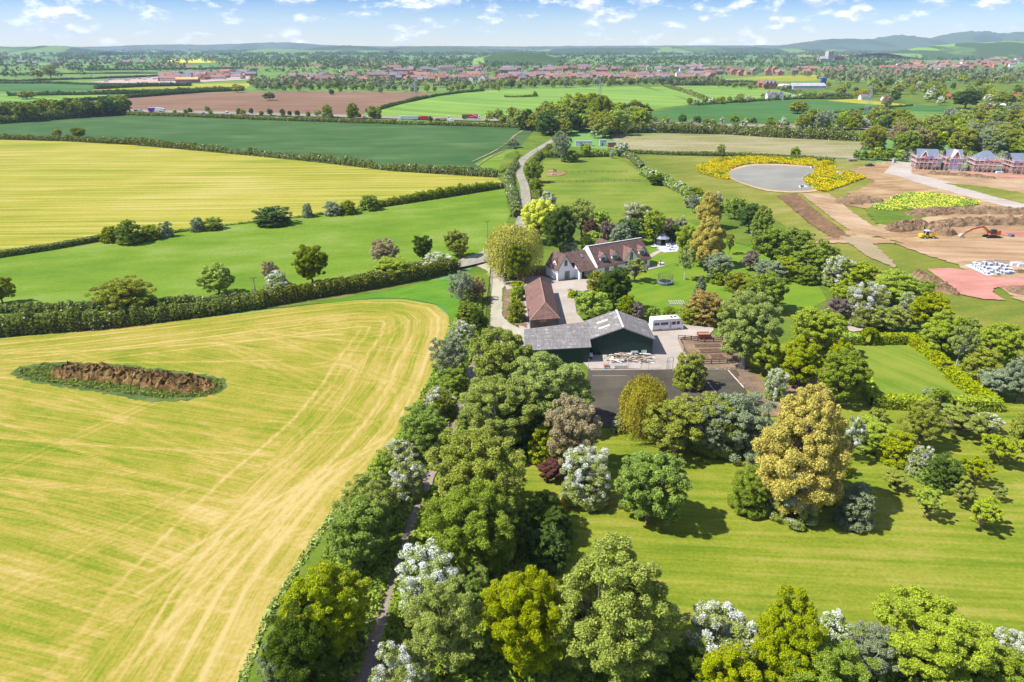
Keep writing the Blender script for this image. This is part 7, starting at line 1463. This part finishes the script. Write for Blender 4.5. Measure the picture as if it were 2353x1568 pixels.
scatter(26, line_fn([(1580, 242), (1680, 236), (1800, 229), (1890, 228)], 3), ['hawt', 'olive', 'bolive', 'oak'], (4, 9), 'on the hedge between wheat and farm', 'hedge trees between wheat and farm', 42)
scatter(16, line_fn([(1650, 200), (1720, 202), (1745, 203), (1830, 213)], 3), ['oak', 'olive', 'dark'], (6, 11), 'round the brick farm', 'trees round the brick farm', 43)
scatter(40, line_fn([(585, 206), (700, 208), (850, 210), (1000, 212), (1150, 205)], 3), ['oak', 'grey', 'soft', 'olive'], (7, 12), 'above the ploughed field', 'trees above the ploughed field', 44)
scatter(44, line_fn([(1150, 203), (1300, 201), (1450, 196), (1640, 192)], 2.5), ['oak', 'grey', 'soft', 'olive', 'dark'], (8, 14), 'above the barley field', 'trees above the barley field', 45)
# woodland beyond, one mass
def woodland(name, spots, leaf, label, q=12):
    rs = np.random.default_rng(len(spots)); P, Nn, S = [], [], []
    for X, Y, h, z0 in spots:
        e = sph(q, rs, -.4); P.append(np.c_[X + e[:, 0] * h * .5, Y + e[:, 1] * h * .5, z0 + h * .55 + e[:, 2] * h * .5]); Nn.append(e + (0, 0, .3)); S.append(np.full(q, h * .46))
    P, Nn, S = np.concatenate(P), np.concatenate(Nn), np.concatenate(S); V, Q = leafq(P, Nn, S, rs, 0, 1.2); V[:, 2] = np.maximum(V[:, 2], .2)
    tag(mobj(name, qmesh(name, V, Q, [LM[leaf]], None, rs.beta(2, 2, len(Q)))), label, kind='stuff')
rs = np.random.default_rng(90); A = []
def add(n, x0, x1, y0, y1, h0, h1, clump=0):
    for i in range(n):
        x, y = rs.uniform(x0, x1), rs.uniform(y0, y1); X, Y = G(x, y); A.append((X, Y, rs.uniform(h0, h1), 0))
        for j in range(clump): A.append((X + rs.normal() * 26, Y + rs.normal() * 9, rs.uniform(h0, h1), 0))
add(210, 590, 1200, 195, 203, 6, 10); add(240, 1200, 1660, 189, 197, 6, 10); add(90, 650, 1650, 174, 190, 4, 7); add(200, 650, 1650, 169, 175, 6, 9); add(300, 800, 1700, 156, 168, 6, 11)
add(130, 1640, 2100, 156, 178, 6, 10); add(120, 2000, 2500, 134, 170, 6, 10); add(200, 580, 900, 186, 206, 7, 12); add(300, 1900, 2500, 168, 192, 8, 14, 1)
woodland('woodland', A, 'farolive', 'trees massed in and around the town'); A = []
add(520, 500, 2100, 134, 160, 9, 15, 2); add(120, -100, 420, 142, 166, 9, 15, 1); add(60, 420, 800, 139, 146, 9, 14, 2); add(460, -150, 2500, 125, 142, 11, 17, 4); add(700, -200, 2500, 117, 130, 14, 22, 6); add(500, -200, 2500, 112, 118, 18, 28, 7)
woodland('woodland', A, 'far', 'far woods and hedgerows fading to the hills', 9)
for nm, pts, n in (('w', [(0, 166), (560, 163)], 50), ('w', [(480, 169), (640, 158), (1000, 156)], 80), ('w', [(0, 178), (200, 176)], 26)):
    A = []
    for i in range(n): a, b = pts[0], pts[-1]; f = rs.uniform(); X, Y = G(a[0] + (b[0] - a[0]) * f, a[1] + (b[1] - a[1]) * f + rs.normal() * .8); A.append((X, Y, rs.uniform(5, 12), 0))
    woodland('woodland', A, 'far', 'loose line of far field trees')
